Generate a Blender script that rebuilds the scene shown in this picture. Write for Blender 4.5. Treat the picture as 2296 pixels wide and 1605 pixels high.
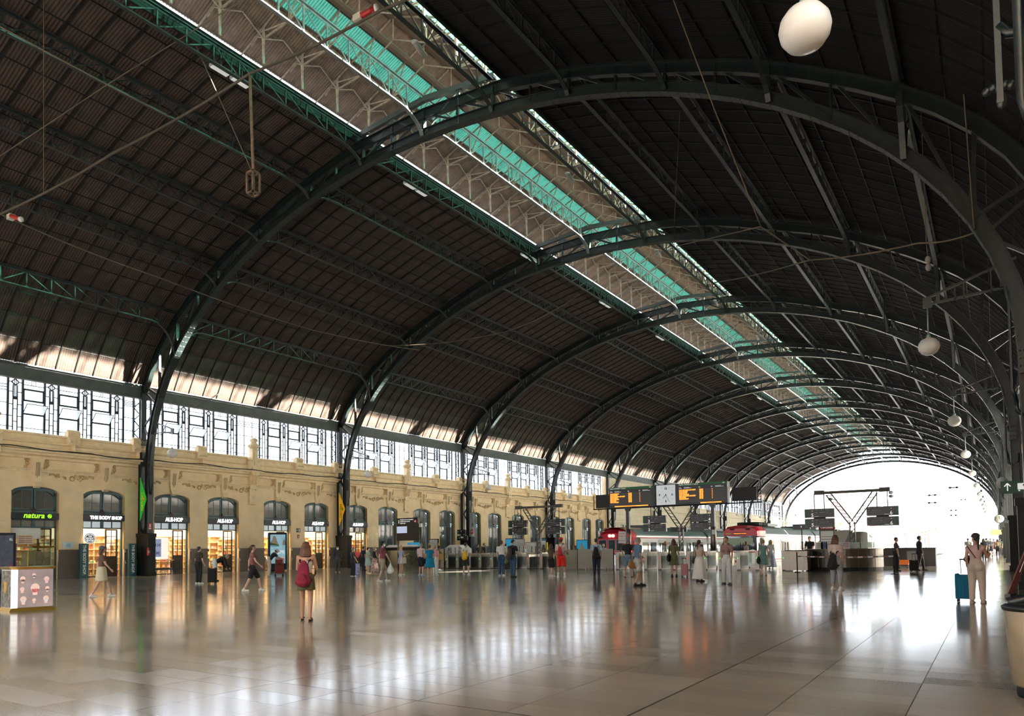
import bpy, math, random
from mathutils import Vector, Matrix, Euler
R = math.radians
random.seed(7)
for o in list(bpy.data.objects): bpy.data.objects.remove(o)
SC = bpy.context.scene
COL = SC.collection

# ------------------------------------------------------------------ camera
CAMH = 1.37
FPX, PPX, PPY, YAW, PITCH, ROLL = 1648.5, 1148.0, 1155.8, 0.58122, 0.0449, -0.01366
_f = Vector((-math.sin(YAW)*math.cos(PITCH), math.cos(YAW)*math.cos(PITCH), math.sin(PITCH)))
_r0 = Vector((math.cos(YAW), math.sin(YAW), 0)); _u0 = _r0.cross(_f)
_r = _r0*math.cos(ROLL)+_u0*math.sin(ROLL); _u = -_r0*math.sin(ROLL)+_u0*math.cos(ROLL)
cam = bpy.data.cameras.new('camera'); cam_o = bpy.data.objects.new('camera', cam); COL.objects.link(cam_o)
m = Matrix.Identity(4)
for i in range(3):
    m[i][0] = _r[i]; m[i][1] = _u[i]; m[i][2] = -_f[i]
m.translation = Vector((0, 0, CAMH)); cam_o.matrix_world = m
cam.sensor_width = 36; cam.lens = FPX*36/2296; cam.shift_x = 0; cam.shift_y = (PPY-802.5)/2296
cam.clip_end = 2000; cam.clip_start = .05
SC.camera = cam_o
SC.view_settings.view_transform = 'Standard'; SC.view_settings.look = 'None'
SC.view_settings.gamma = 1; SC.view_settings.use_curve_mapping = False
SC.view_settings.exposure = 1.6
# ------------------------------------------------------------------ sky and sun
W = bpy.data.worlds.new('World'); SC.world = W; W.use_nodes = True
nt = W.node_tree; bg = nt.nodes['Background']
tc = nt.nodes.new('ShaderNodeTexCoord'); sx = nt.nodes.new('ShaderNodeSeparateXYZ'); rp = nt.nodes.new('ShaderNodeValToRGB')
nt.links.new(tc.outputs['Generated'], sx.inputs[0]); nt.links.new(sx.outputs['Z'], rp.inputs[0]); nt.links.new(rp.outputs[0], bg.inputs[0])
rp.color_ramp.elements[0].position = 0; rp.color_ramp.elements[0].color = (.88, .94, 1, 1)
rp.color_ramp.elements[1].position = .9; rp.color_ramp.elements[1].color = (.72, .84, 1, 1)
bg.inputs[1].default_value = 2.1
sun = bpy.data.lights.new('sun', 'SUN'); sun.energy = 50; sun.angle = R(.6); sun.color = (1, .94, .84)
so = bpy.data.objects.new('sun', sun); COL.objects.link(so)
so.rotation_euler = Vector((-1, -.3, -.368)).to_track_quat('-Z', 'Y').to_euler()
SC.cycles.max_bounces = 8; SC.cycles.diffuse_bounces = 5; SC.cycles.transparent_max_bounces = 12
SC.cycles.glossy_bounces = 4; SC.cycles.caustics_reflective = False; SC.cycles.caustics_refractive = False
SC.cycles.sample_clamp_indirect = 6

# ------------------------------------------------------------------ helpers
def at(px, py, Y=None, X=None, Z=None):
    """point of the place seen at a photo pixel, on the plane Y=, X= or Z= (default the floor)"""
    d = _f+_r*((px-PPX)/FPX)-_u*((py-PPY)/FPX); o = Vector((0, 0, CAMH))
    if Y is not None: t = Y/d.y
    elif X is not None: t = X/d.x
    else: t = ((Z or 0)-CAMH)/d.z
    return o+d*t
_M = {}
def M(name, col=(.5, .5, .5), rough=.55, metal=0, var=0, vs=6, bump=0, bs=40, emit=0, spec=None, alpha=None, trans=0):
    if name in _M: return _M[name]
    m = bpy.data.materials.new(name); m.use_nodes = True; n = m.node_tree; b = n.nodes['Principled BSDF']
    c = tuple(col)+(1,)
    b.inputs['Base Color'].default_value = c; b.inputs['Roughness'].default_value = rough; b.inputs['Metallic'].default_value = metal
    if spec is not None: b.inputs['Specular IOR Level'].default_value = spec
    if emit:
        b.inputs['Emission Color'].default_value = c; b.inputs['Emission Strength'].default_value = emit
    if trans:
        b.inputs['Transmission Weight'].default_value = trans
    if var or bump:
        t = n.nodes.new('ShaderNodeTexCoord'); z = n.nodes.new('ShaderNodeTexNoise'); z.inputs['Scale'].default_value = vs; z.inputs['Detail'].default_value = 4
        n.links.new(t.outputs['Object'], z.inputs['Vector'])
        if var:
            r = n.nodes.new('ShaderNodeValToRGB'); r.color_ramp.elements[0].position = .3; r.color_ramp.elements[1].position = .7
            r.color_ramp.elements[0].color = tuple(max(0, x*(1-var)) for x in col)+(1,); r.color_ramp.elements[1].color = tuple(min(1, x*(1+var)) for x in col)+(1,)
            n.links.new(z.outputs['Fac'], r.inputs[0]); n.links.new(r.outputs[0], b.inputs['Base Color'])
        if bump:
            z2 = n.nodes.new('ShaderNodeTexNoise'); z2.inputs['Scale'].default_value = bs; n.links.new(t.outputs['Object'], z2.inputs['Vector'])
            u = n.nodes.new('ShaderNodeBump'); u.inputs['Strength'].default_value = bump; u.inputs['Distance'].default_value = .02
            n.links.new(z2.outputs['Fac'], u.inputs['Height']); n.links.new(u.outputs[0], b.inputs['Normal'])
    _M[name] = m; return m
def glassM(name, col=(1, 1, 1), fac=.12, rough=.02, body=None, bfac=0):
    """thin pane: lets light straight through, reflects a little; body adds a milky share"""
    if name in _M: return _M[name]
    m = bpy.data.materials.new(name); m.use_nodes = True; n = m.node_tree; n.nodes.clear()
    o = n.nodes.new('ShaderNodeOutputMaterial'); t = n.nodes.new('ShaderNodeBsdfTransparent'); g = n.nodes.new('ShaderNodeBsdfGlossy')
    t.inputs[0].default_value = tuple(col)+(1,); g.inputs['Roughness'].default_value = rough
    mx = n.nodes.new('ShaderNodeMixShader'); mx.inputs[0].default_value = fac
    n.links.new(t.outputs[0], mx.inputs[1]); n.links.new(g.outputs[0], mx.inputs[2]); last = mx
    if body:
        d = n.nodes.new('ShaderNodeBsdfTranslucent'); d.inputs[0].default_value = tuple(body)+(1,)
        d2 = n.nodes.new('ShaderNodeBsdfDiffuse'); d2.inputs[0].default_value = tuple(body)+(1,)
        a = n.nodes.new('ShaderNodeMixShader'); a.inputs[0].default_value = .5; n.links.new(d.outputs[0], a.inputs[1]); n.links.new(d2.outputs[0], a.inputs[2])
        m2 = n.nodes.new('ShaderNodeMixShader'); m2.inputs[0].default_value = bfac; n.links.new(mx.outputs[0], m2.inputs[1]); n.links.new(a.outputs[0], m2.inputs[2]); last = m2
    n.links.new(last.outputs[0], o.inputs[0]); _M[name] = m; return m

class MB:
    def __init__(s): s.v = []; s.f = []; s.m = []; s.sm = []
    def _add(s, vs, fs, mi=0, sm=False):
        b = len(s.v); s.v += [tuple(v) for v in vs]; s.f += [tuple(i+b for i in f) for f in fs]; s.m += [mi]*len(fs); s.sm += [sm]*len(fs); return s
    BOXF = [(0, 3, 2, 1), (4, 5, 6, 7), (0, 1, 5, 4), (1, 2, 6, 5), (2, 3, 7, 6), (3, 0, 4, 7)]
    def box(s, x0, x1, y0, y1, z0, z1, mi=0, T=None):
        vs = [Vector(p) for p in ((x0, y0, z0), (x1, y0, z0), (x1, y1, z0), (x0, y1, z0), (x0, y0, z1), (x1, y0, z1), (x1, y1, z1), (x0, y1, z1))]
        if T: vs = [T @ v for v in vs]
        return s._add(vs, MB.BOXF, mi)
    def frus(s, c, z0, z1, a, b, mi=0):
        """square frustum: a=(hx,hy) half size at z0, b at z1"""
        x, y = c; vs = [(x-a[0], y-a[1], z0), (x+a[0], y-a[1], z0), (x+a[0], y+a[1], z0), (x-a[0], y+a[1], z0), (x-b[0], y-b[1], z1), (x+b[0], y-b[1], z1), (x+b[0], y+b[1], z1), (x-b[0], y+b[1], z1)]
        return s._add(vs, MB.BOXF, mi)
    def bar(s, p, q, w=.05, h=None, mi=0, side=None):
        p = Vector(p); q = Vector(q); h = h or w; d = (q-p)
        if d.length < 1e-6: return s
        d.normalize(); a = Vector(side) if side else (Vector((0, 0, 1)) if abs(d.z) < .95 else Vector((0, 1, 0)))
        e = d.cross(a).normalized()*w/2; g = e.cross(d).normalized()*h/2
        vs = [p-e-g, p+e-g, p+e+g, p-e+g, q-e-g, q+e-g, q+e+g, q-e+g]
        return s._add(vs, MB.BOXF, mi)
    def tube(s, pts, r, n=6, mi=0, r2=None, cap=True):
        pts = [Vector(p) for p in pts]; vs = []; fs = []; L = len(pts)
        for i, p in enumerate(pts):
            d = (pts[min(i+1, L-1)]-pts[max(i-1, 0)]).normalized(); a = Vector((0, 0, 1)) if abs(d.z) < .9 else Vector((0, 1, 0))
            e = d.cross(a).normalized(); g = e.cross(d).normalized(); rr = r if r2 is None else r+(r2-r)*i/max(1, L-1)
            vs += [p+e*rr*math.cos(2*math.pi*k/n)+g*rr*math.sin(2*math.pi*k/n) for k in range(n)]
        for i in range(L-1):
            for k in range(n):
                a = i*n+k; b = i*n+(k+1) % n; fs.append((a, a+n, b+n, b))
        if cap: fs += [tuple(range(n)), tuple(reversed(range((L-1)*n, L*n)))]
        return s._add(vs, fs, mi, n > 4)
    def lathe(s, prof, n=16, c=(0, 0, 0), mi=0, sx=1, sy=1, sm=True):
        vs = []; fs = []; L = len(prof)
        for r, z in prof: vs += [(c[0]+r*sx*math.cos(2*math.pi*k/n), c[1]+r*sy*math.sin(2*math.pi*k/n), c[2]+z) for k in range(n)]
        for i in range(L-1):
            for k in range(n):
                a = i*n+k; b = i*n+(k+1) % n; fs.append((a, b, b+n, a+n))
        fs += [tuple(reversed(range(n))), tuple(range((L-1)*n, L*n))]
        return s._add(vs, fs, mi, sm)
    def ball(s, c, rx, ry=None, rz=None, n=12, mi=0, T=None):
        ry = ry or rx; rz = rz or rx; k = max(4, n//2)
        prof = [(math.sin(math.pi*i/k), -math.cos(math.pi*i/k)) for i in range(k+1)]; prof[0] = (.02, -1); prof[-1] = (.02, 1)
        b = MB(); b.lathe(prof, n, mi=mi); vs = [Vector((v[0]*rx, v[1]*ry, v[2]*rz)) for v in b.v]
        if T: vs = [T @ v for v in vs]
        vs = [v+Vector(c) for v in vs]
        return s._add(vs, b.f, mi, True)
    def cap(s, p, q, r1, r2=None, n=10, mi=0, sy=1):
        """tapered capsule, closed"""
        p = Vector(p); q = Vector(q); r2 = r1 if r2 is None else r2; d = (q-p); L = d.length
        if L < 1e-5: return s.ball(p, r1, n=n, mi=mi)
        d.normalize(); a = Vector((0, 1, 0)) if abs(d.y) < .9 else Vector((1, 0, 0)); e = a.cross(d).normalized(); g = d.cross(e).normalized()
        rings = [(-r1*math.cos(t), r1*math.sin(t)) for t in (.12, .6, 1.1, 1.57)]+[(L-r2*math.cos(t), r2*math.sin(t)) for t in (1.57, 2.04, 2.54, 3.02)]
        vs = []; fs = []
        for h, r in rings: vs += [p+d*h+e*r*math.cos(2*math.pi*k/n)+g*r*sy*math.sin(2*math.pi*k/n) for k in range(n)]
        for i in range(len(rings)-1):
            for k in range(n):
                x = i*n+k; y = i*n+(k+1) % n; fs.append((x, y, y+n, x+n))
        fs += [tuple(reversed(range(n))), tuple(range((len(rings)-1)*n, len(rings)*n))]
        return s._add(vs, fs, mi, True)
    def prism(s, poly, a0, a1, ax='y', mi=0, sm=False):
        """extrude 2D polygon: ax='y' poly=(x,z); 'x' poly=(y,z); 'z' poly=(x,y)"""
        def P(u, v, t): return (u, t, v) if ax == 'y' else ((t, u, v) if ax == 'x' else (u, v, t))
        n = len(poly); vs = [P(u, v, a0) for u, v in poly]+[P(u, v, a1) for u, v in poly]
        fs = [tuple(range(n)), tuple(reversed(range(n, 2*n)))]+[(i, i+n, (i+1) % n+n, (i+1) % n) for i in range(n)]
        b = len(s.v); s.v += vs; s.f += [tuple(i+b for i in f) for f in fs]; s.m += [mi]*len(fs); s.sm += [False, False]+[sm]*n; return s
    def sweep(s, path, y0, y1, d0, d1, mi=0, sm=False):
        """band along a path of (x,z): from y0 to y1 across, from d0 to d1 along the outward normal"""
        n = len(path); vs = []; fs = []
        for i, (x, z) in enumerate(path):
            a = path[max(i-1, 0)]; b = path[min(i+1, n-1)]; tx, tz = b[0]-a[0], b[1]-a[1]; l = math.hypot(tx, tz); nx, nz = -tz/l, tx/l
            vs += [(x+nx*d0, y0, z+nz*d0), (x+nx*d0, y1, z+nz*d0), (x+nx*d1, y1, z+nz*d1), (x+nx*d1, y0, z+nz*d1)]
        for i in range(n-1):
            for k in range(4):
                a = i*4+k; b = i*4+(k+1) % 4; fs.append((a, b, b+4, a+4))
        fs += [(3, 2, 1, 0), tuple(range((n-1)*4, n*4))]
        return s._add(vs, fs, mi, sm)
    def mesh(s, name, mats):
        me = bpy.data.meshes.new(name); me.from_pydata(s.v, [], s.f)
        for m in (mats if isinstance(mats, (list, tuple)) else [mats]): me.materials.append(m)
        me.polygons.foreach_set('material_index', s.m); me.polygons.foreach_set('use_smooth', s.sm); me.update(); return me
    def build(s, name, mats, parent=None, world=False, kind=None, label=None, loc=None):
        if world and parent is not None:
            L = parent.location; s.v = [(v[0]-L[0], v[1]-L[1], v[2]-L[2]) for v in s.v]
        o = bpy.data.objects.new(name, s.mesh(name, mats)); COL.objects.link(o)
        if parent: o.parent = parent
        if kind: o['kind'] = kind
        if label: o['label'] = label
        if loc: o.location = loc
        return o
def thing(name, label, cat, loc=(0, 0, 0), rz=0, group=None, kind=None):
    o = bpy.data.objects.new(name, None); COL.objects.link(o); o.empty_display_size = .1; o.location = loc; o.rotation_euler = (0, 0, rz)
    if kind: o['kind'] = kind
    else: o['label'] = label; o['category'] = cat
    if group: o['group'] = group
    return o
def tag(o, label, cat, group=None):
    o['label'] = label; o['category'] = cat
    if group: o['group'] = group
    return o
def inst(name, me, parent=None, loc=(0, 0, 0), rot=(0, 0, 0), kind=None, scale=None):
    o = bpy.data.objects.new(name, me); COL.objects.link(o); o.parent = parent; o.location = loc; o.rotation_euler = rot
    if kind: o['kind'] = kind
    if scale: o.scale = scale
    return o
def copy_tree(o, parent=None):
    c = o.copy(); COL.objects.link(c); c.parent = parent
    for ch in list(o.children): copy_tree(ch, c)
    return c
# shapes that need evaluating (fused bodies, lettering) are finished together in a side scene at the end
SIDE = bpy.data.scenes.new('side'); JOBS = []
def fused(mb, name, mat, parent, voxel=.015, smooth=4, label=None):
    o = bpy.data.objects.new(name, mb.mesh(name, mat)); SIDE.collection.objects.link(o)
    r = o.modifiers.new('r', 'REMESH'); r.mode = 'VOXEL'; r.voxel_size = voxel; r.use_smooth_shade = True
    if smooth:
        q = o.modifiers.new('s', 'SMOOTH'); q.factor = .5; q.iterations = smooth
    JOBS.append((o, name, mat, parent, None, None, label)); return o
def text(s, size, mat, parent, loc, rot=(R(90), 0, 0), name='lettering', ext=.005, align='CENTER', bold=0, sx=1, shear=0, font_off=0):
    cu = bpy.data.curves.new(name, 'FONT'); cu.body = s; cu.size = size; cu.extrude = ext; cu.align_x = align; cu.align_y = 'CENTER'; cu.offset = bold; cu.shear = shear; cu.resolution_u = 2
    cu.materials.append(mat)
    o = bpy.data.objects.new(name, cu); SIDE.collection.objects.link(o); JOBS.append((o, name, mat, parent, loc, (rot, sx), None)); return o
def finish():
    SIDE.view_layers[0].update(); dg = SIDE.view_layers[0].depsgraph
    for o, name, mat, parent, loc, rs, label in JOBS:
        me = bpy.data.meshes.new_from_object(o.evaluated_get(dg)); me.name = name
        if not me.materials: me.materials.append(mat)
        n = bpy.data.objects.new(name, me); COL.objects.link(n); n.parent = parent
        if loc is not None: n.location = loc
        if rs: n.rotation_euler = rs[0]; n.scale = (rs[1], 1, 1)
        if label: n['label'] = label
        d = o.data; bpy.data.objects.remove(o)
        if d.users == 0: (bpy.data.meshes if isinstance(d, bpy.types.Mesh) else bpy.data.curves).remove(d)
    bpy.data.scenes.remove(SIDE)
FX = (R(90), 0, R(90))      # lettering that faces +X
FY = (R(90), 0, 0)          # lettering that faces -Y
# ------------------------------------------------------------------ the train shed: measures
CX = -21.44; D1 = 25.67; S = 16.586; NK = range(-1, 11)
def RY(k): return D1+S*k
XW = -44.8; XR = 2*CX-XW      # facade planes left and right
iron = M('green_painted_iron', (.007, .013, .012), .38, .0, var=.35, vs=3, spec=.6)
iron2 = M('grey_green_iron', (.012, .019, .018), .42, .0, var=.3, vs=4, spec=.6)
dark = M('black_iron', (.007, .009, .009), .55, spec=.3)
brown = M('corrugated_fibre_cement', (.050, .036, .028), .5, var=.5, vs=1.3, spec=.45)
brown_shade = M('sooty_boards', (.004, .003, .0025), .85, var=.4, vs=1.5)  # roof brown darkened so the shade of the right slope is painted in
cream = M('cream_truss_iron', (.33, .27, .2), .6, var=.3, vs=5)
green = glassM('green_translucent_sheet', (.05, .25, .17), .02, .4, body=(.035, .19, .12), bfac=.93)
def streaks(m):
    n = m.node_tree; A = n.nodes.new; t = A('ShaderNodeTexCoord'); w = A('ShaderNodeTexWave'); w.wave_type = 'BANDS'; w.bands_direction = 'Y'; w.inputs['Scale'].default_value = 2.42*2*3.1416/6.2832/1.0; w.inputs['Distortion'].default_value = 1.2; w.inputs['Detail'].default_value = 2
    z = A('ShaderNodeTexNoise'); z.inputs['Scale'].default_value = 1.7; z.inputs['Detail'].default_value = 5
    n.links.new(t.outputs['Object'], w.inputs['Vector']); n.links.new(t.outputs['Object'], z.inputs['Vector'])
    mu = A('ShaderNodeMath'); mu.operation = 'MULTIPLY'; n.links.new(w.outputs['Fac'], mu.inputs[0]); n.links.new(z.outputs['Fac'], mu.inputs[1])
    r = A('ShaderNodeValToRGB'); r.color_ramp.elements[0].position = .08; r.color_ramp.elements[1].position = .5
    r.color_ramp.elements[0].color = (.004, .035, .022, 1); r.color_ramp.elements[1].color = (.06, .21, .14, 1); n.links.new(mu.outputs[0], r.inputs[0])
    for q in n.nodes:
        if q.bl_idname in ('ShaderNodeBsdfTranslucent', 'ShaderNodeBsdfDiffuse'): n.links.new(r.outputs[0], q.inputs[0])
streaks(green)
yellow = M('yellow_ochre_plaster', (.92, .71, .45), .8, var=.07, vs=1.5)
yellowp = M('yellow_moulding', (.90, .71, .45), .75, var=.1, vs=3)
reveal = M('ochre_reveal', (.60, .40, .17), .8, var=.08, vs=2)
stone = M('grey_brown_granite', (.17, .135, .115), .55, var=.25, vs=22)
teal = M('teal_painted_wood', (.085, .155, .17), .42, var=.12, vs=6)
tealb = M('blue_teal_painted_wood', (.03, .085, .12), .42)
pane_d = glassM('grey_window_glass', (.5, .5, .5), .3, .08, body=(.22, .22, .21), bfac=.7)
pane_c = glassM('clear_glass', (.97, .98, 1), .06, .03)
white = M('white_paint', (.8, .8, .8), .5)
# roof profile, half of it: (distance from the axis, height)
RP0 = [(23.1, 12.0), (22.5, 13.1), (21.2, 14.65), (19.4, 16.1), (17.1, 17.5), (14.6, 18.75), (11.3, 19.95), (8.1, 21.0), (4.3, 21.8)]
def resample(pts, n):
    L = [0]
    for a, b in zip(pts, pts[1:]): L.append(L[-1]+math.dist(a, b))
    out = []
    def cr(i, t):
        p0 = pts[max(i-1, 0)]; p1 = pts[i]; p2 = pts[i+1]; p3 = pts[min(i+2, len(pts)-1)]
        return tuple(.5*((2*p1[j])+(-p0[j]+p2[j])*t+(2*p0[j]-5*p1[j]+4*p2[j]-p3[j])*t*t+(-p0[j]+3*p1[j]-3*p2[j]+p3[j])*t**3) for j in (0, 1))
    for k in range(n+1):
        s = L[-1]*k/n; i = max(j for j in range(len(L)-1) if L[j] <= s+1e-9); out.append(cr(i, min(1, (s-L[i])/(L[i+1]-L[i]))))
    return out
RP = resample(RP0, 16)
def low(n=40):
    """lower chord of an arch: straight legs, elliptical head; from the left foot to the right foot"""
    p = [(-22.17, z) for z in (0, 1.5, 3, 4.5, 5.8)]
    for i in range(n+1):
        t = math.pi-math.pi*i/n; p.append((22.17*math.cos(t), 6.68+13.68*math.sin(t)))
    return p+[(22.17, z) for z in (5.8, 4.5, 3, 1.5, 0)]
LOWP = low()
def lowz(x): return 6.68+13.68*math.sqrt(max(0, 1-(x/22.17)**2))
def lowx(z): return 22.17*math.sqrt(max(0, 1-((z-6.68)/13.68)**2)) if z > 6.68 else 22.17
def roofz(x):
    x = abs(x)
    if x <= 4.3: return 21.8+.25*(1-x/4.3)
    for a, b in zip(RP, RP[1:]):
        if b[0] <= x <= a[0]: return a[1]+(b[1]-a[1])*(a[0]-x)/(a[0]-b[0])
    return 12
# ------------------------------------------------------------------ floor
def floor_mat():
    m = bpy.data.materials.new('polished_granite_floor'); m.use_nodes = True; n = m.node_tree; b = n.nodes['Principled BSDF']; A = n.nodes.new; Lk = n.links.new
    g = A('ShaderNodeNewGeometry'); sp = A('ShaderNodeSeparateXYZ'); Lk(g.outputs['Position'], sp.inputs[0])
    def math_(op, a, v=None, w=None):
        q = A('ShaderNodeMath'); q.operation = op; q.use_clamp = False
        for i, z in enumerate((a, v, w)):
            if z is None: continue
            if isinstance(z, (int, float)): q.inputs[i].default_value = z
            else: Lk(z, q.inputs[i])
        return q.outputs[0]
    ux = math_('MULTIPLY_ADD', sp.outputs[0], 1/.95, .65/.95); uy = math_('MULTIPLY_ADD', sp.outputs[1], 1/.387, -5.16/.387)
    cx = math_('FLOOR', ux); cy = math_('FLOOR', uy); cv = A('ShaderNodeCombineXYZ'); Lk(cx, cv.inputs[0]); Lk(cy, cv.inputs[1])
    wn = A('ShaderNodeTexWhiteNoise'); Lk(cv.outputs[0], wn.inputs['Vector'])
    ns = A('ShaderNodeTexNoise'); ns.inputs['Scale'].default_value = 90; ns.inputs['Detail'].default_value = 2; Lk(g.outputs['Position'], ns.inputs['Vector'])
    nl = A('ShaderNodeTexNoise'); nl.inputs['Scale'].default_value = .35; Lk(g.outputs['Position'], nl.inputs['Vector'])
    v = math_('MULTIPLY_ADD', wn.outputs['Value'], .16, .86); v = math_('MULTIPLY_ADD', ns.outputs['Fac'], .5, math_('ADD', v, -.25)); v = math_('MULTIPLY_ADD', nl.outputs['Fac'], .3, math_('ADD', v, -.15))
    def joint(u, w, every=1):
        q = math_('MULTIPLY', u, 1/every); f = math_('SUBTRACT', q, math_('ROUND', q)); a = math_('ABSOLUTE', f); return math_('LESS_THAN', a, w/every)
    j = math_('MAXIMUM', joint(ux, .006), joint(uy, .010)); j2 = math_('MAXIMUM', joint(math_('ADD', ux, 2), .012, 4), joint(uy, .028, 10))
    v = math_('MULTIPLY', v, math_('SUBTRACT', 1, math_('MULTIPLY', j, .3))); v = math_('MULTIPLY', v, math_('SUBTRACT', 1, math_('MULTIPLY', j2, .6)))
    mc = A('ShaderNodeMix'); mc.data_type = 'RGBA'; mc.blend_type = 'MULTIPLY'; mc.inputs[0].default_value = 1; mc.inputs[6].default_value = (.30, .268, .225, 1)
    cc = A('ShaderNodeCombineColor'); [Lk(v, cc.inputs[i]) for i in range(3)]; Lk(cc.outputs[0], mc.inputs[7]); Lk(mc.outputs[2], b.inputs['Base Color'])
    rg = math_('MULTIPLY_ADD', wn.outputs['Value'], .04, .08); rg = math_('MULTIPLY_ADD', nl.outputs['Fac'], .06, rg); Lk(rg, b.inputs['Roughness'])
    b.inputs['Specular IOR Level'].default_value = .5
    return m
FM = floor_mat()
grout = M('floor_grout', (.08, .07, .06), .9)
PIT = (-12.3, -5.35, 60)     # the two empty tracks at right: x0, x1, y0
PY = 52.0
b = MB(); b.box(-50, 6, -10, PY, -.25, -.03)
STRIPS = ((-50, -30.2), (-24.2, -20.2), (-15.2, PIT[0]), (PIT[1], 6))
for q in STRIPS: b.box(q[0], q[1], PY, 195, -1.3, -.03)
b.box(PIT[0], PIT[1], PY, PIT[2], -1.3, -.03)
fl = b.build('floor', grout); fl['kind'] = 'structure'
slab = MB().box(0, .944, 0, .382, -.028, 0).mesh('floor_slab', FM)
NX0, NX1, NY0, NY1 = -9, 1, -2, 27      # slab indices built as real slabs; the nearest 300 are separate
near = sorted([(((-.65+.95*i+.47)+3.3)**2*.45+((5.16+.387*j+.2)-6.2)**2, i, j) for i in range(NX0, NX1) for j in range(NY0, NY1)])
rest = MB()
for q, (_, i, j) in enumerate(near):
    x = -.65+.95*i; y = 5.16+.387*j
    if q < 290: inst('floor_slab', slab, fl, (x+.003, y+.0025, 0))
    else: rest.box(x+.003, x+.947, y+.0025, y+.3845, -.028, 0)
x0, x1, y0, y1 = -.65+.95*NX0, -.65+.95*NX1, 5.16+.387*NY0, 5.16+.387*NY1
rest.build('paved_slabs', FM, fl, kind='stuff')
big = MB()
for a in ((-50, 6, -10, y0), (-50, x0, y0, y1), (x1, 6, y0, y1), (-50, 6, y1, PY)): big.box(*a, -.028, 0)
for q in STRIPS: big.box(q[0], q[1], PY, 195, -.028, 0)
big.box(PIT[0], PIT[1], PY, PIT[2], -.028, 0)
big.build('far_paving', FM, fl)
# ------------------------------------------------------------------ roof: corrugated sheets, rafters and purlin strips, bay by bay
def corr(w, l0, l1, n=8, amp=.022, ax=0):
    """corrugated sheet spanning w in y, from point l0 to l1 (x,z)"""
    mb = MB(); vs = []; fs = []; N = n*4
    dx, dz = l1[0]-l0[0], l1[1]-l0[1]; L = math.hypot(dx, dz); nx, nz = -dz/L, dx/L
    for i in range(N+1):
        h = amp*math.sin(i*math.pi/2+.4); y = w*i/N
        vs += [(l0[0]+nx*h, y, l0[1]+nz*h), (l1[0]+nx*h, y, l1[1]+nz*h)]
    for i in range(N): fs.append((2*i, 2*i+1, 2*i+3, 2*i+2))
    return mb._add(vs, fs, 0, True)
NS = 16; SW = S/NS
row = {}
for sgn in (-1, 1):
    for r in range(16):
        a, c = RP[r], RP[r+1]; o = .025*(r % 2)
        row[sgn, r] = corr(SW, (sgn*a[0]-sgn*.0, a[1]-.02), (sgn*c[0]*.998, c[1]+.035))
rm = {k: v.mesh('roof_sheet', brown if k[0] < 0 else brown_shade) for k, v in row.items()}
raft = {s: MB().sweep([(s*x, z) for x, z in (RP if s < 0 else RP)], -.022, .022, 0 if s > 0 else -.02, (.07 if s > 0 else -.09)).mesh('rafter', dark) for s in (-1, 1)}
purl = MB().box(-.015, .015, 0, S, -.045, 0).mesh('purlin', dark)
outr = M('roof_outer_skin', (.3, .28, .26), .9)
for k in range(-2, 10):
    for sgn in (-1, 1):
        base = MB().sweep([(sgn*x, z+.18) for x, z in RP], 0, S, 0, .05 if sgn < 0 else -.05)
        ce = base.build('ceiling', outr); ce['kind'] = 'structure'; ce.location = (CX, RY(k), 0)
        if sgn < 0 and -1 <= k <= 3:
            for r in range(16):
                for c in range(NS): inst('roof_sheet', rm[sgn, r], ce, (0, c*SW, 0))
        else:
            allb = MB()
            for r in range(16):
                q = row[sgn, r]
                for c in range(NS): allb._add([(v[0], v[1]+c*SW, v[2]) for v in q.v], q.f, 0, True)
            allb.build('roof_sheets', brown if sgn < 0 else brown_shade, ce, kind='stuff')
        for c in range(1, NS): inst('rafter', raft[sgn], ce, (0, c*SW, 0))
        for r in range(0, 17, 1): inst('purlin', purl, ce, (sgn*RP[r][0], 0, RP[r][1]-.03))
MB().box(-4.5, 4.5, 0, S, 22.0, 22.2).box(-5.2, 5.2, S-.1, S-.02, 21.5, 25.4).build('ceiling', outr, kind='structure', loc=(CX, RY(-2), 0))  # unseen plate and end panel, added to keep stray sun out
# ------------------------------------------------------------------ the arches
GX = [-19.46, -15.45, -11.72, -7.64, -3.9, 0.0, 3.9, 7.64, 11.72, 15.45, 19.46]      # where the lattice girders meet the arch
ords = ['nearest the camera, mostly behind it', 'first', 'second', 'third', 'fourth', 'fifth', 'sixth', 'seventh', 'eighth', 'ninth', 'tenth', 'eleventh and last']
rv = MB()
acc = 0; prev = None
for x, z in [(x, z) for x, z in low(150)]:
    if prev is not None:
        acc += math.dist(prev, (x, z))
        if acc > .2:
            acc = 0; tx, tz = x-prev[0], z-prev[1]; l = math.hypot(tx, tz); nx, nz = -tz/l, tx/l
            for yy in (-.13, -.07, .07, .13):
                rv.box(x-.018, x+.018, yy-.018, yy+.018, z-.018, z+.018)
    prev = (x, z)
rvm = rv.mesh('rivets', iron2)
def arch_parts():
    P = []
    lc = MB().sweep(LOWP, -.19, .19, 0, .03).sweep(LOWP, -.03, .03, .03, .42).sweep(LOWP, -.12, .12, .42, .45)
    P.append(('lower_chord', lc.mesh('lower_chord', iron2)))
    up = [(-23.05, 11.4)]+[(-x, z-.28) for x, z in RP]+[(0, 21.75)]+[(x, z-.28) for x, z in reversed(RP)]+[(23.05, 11.4)]
    P.append(('upper_chord', MB().sweep(up, -.15, .15, -.03, 0).sweep(up, -.03, .03, -.42, 0).sweep(up, -.13, .13, -.45, -.42).mesh('upper_chord', iron)))
    return P
AP = arch_parts()
post = lambda x, w=.09: MB().box(x-w/2, x+w/2, -w, w, lowz(x)+.2, roofz(x)-.4)
posts = {}
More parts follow.
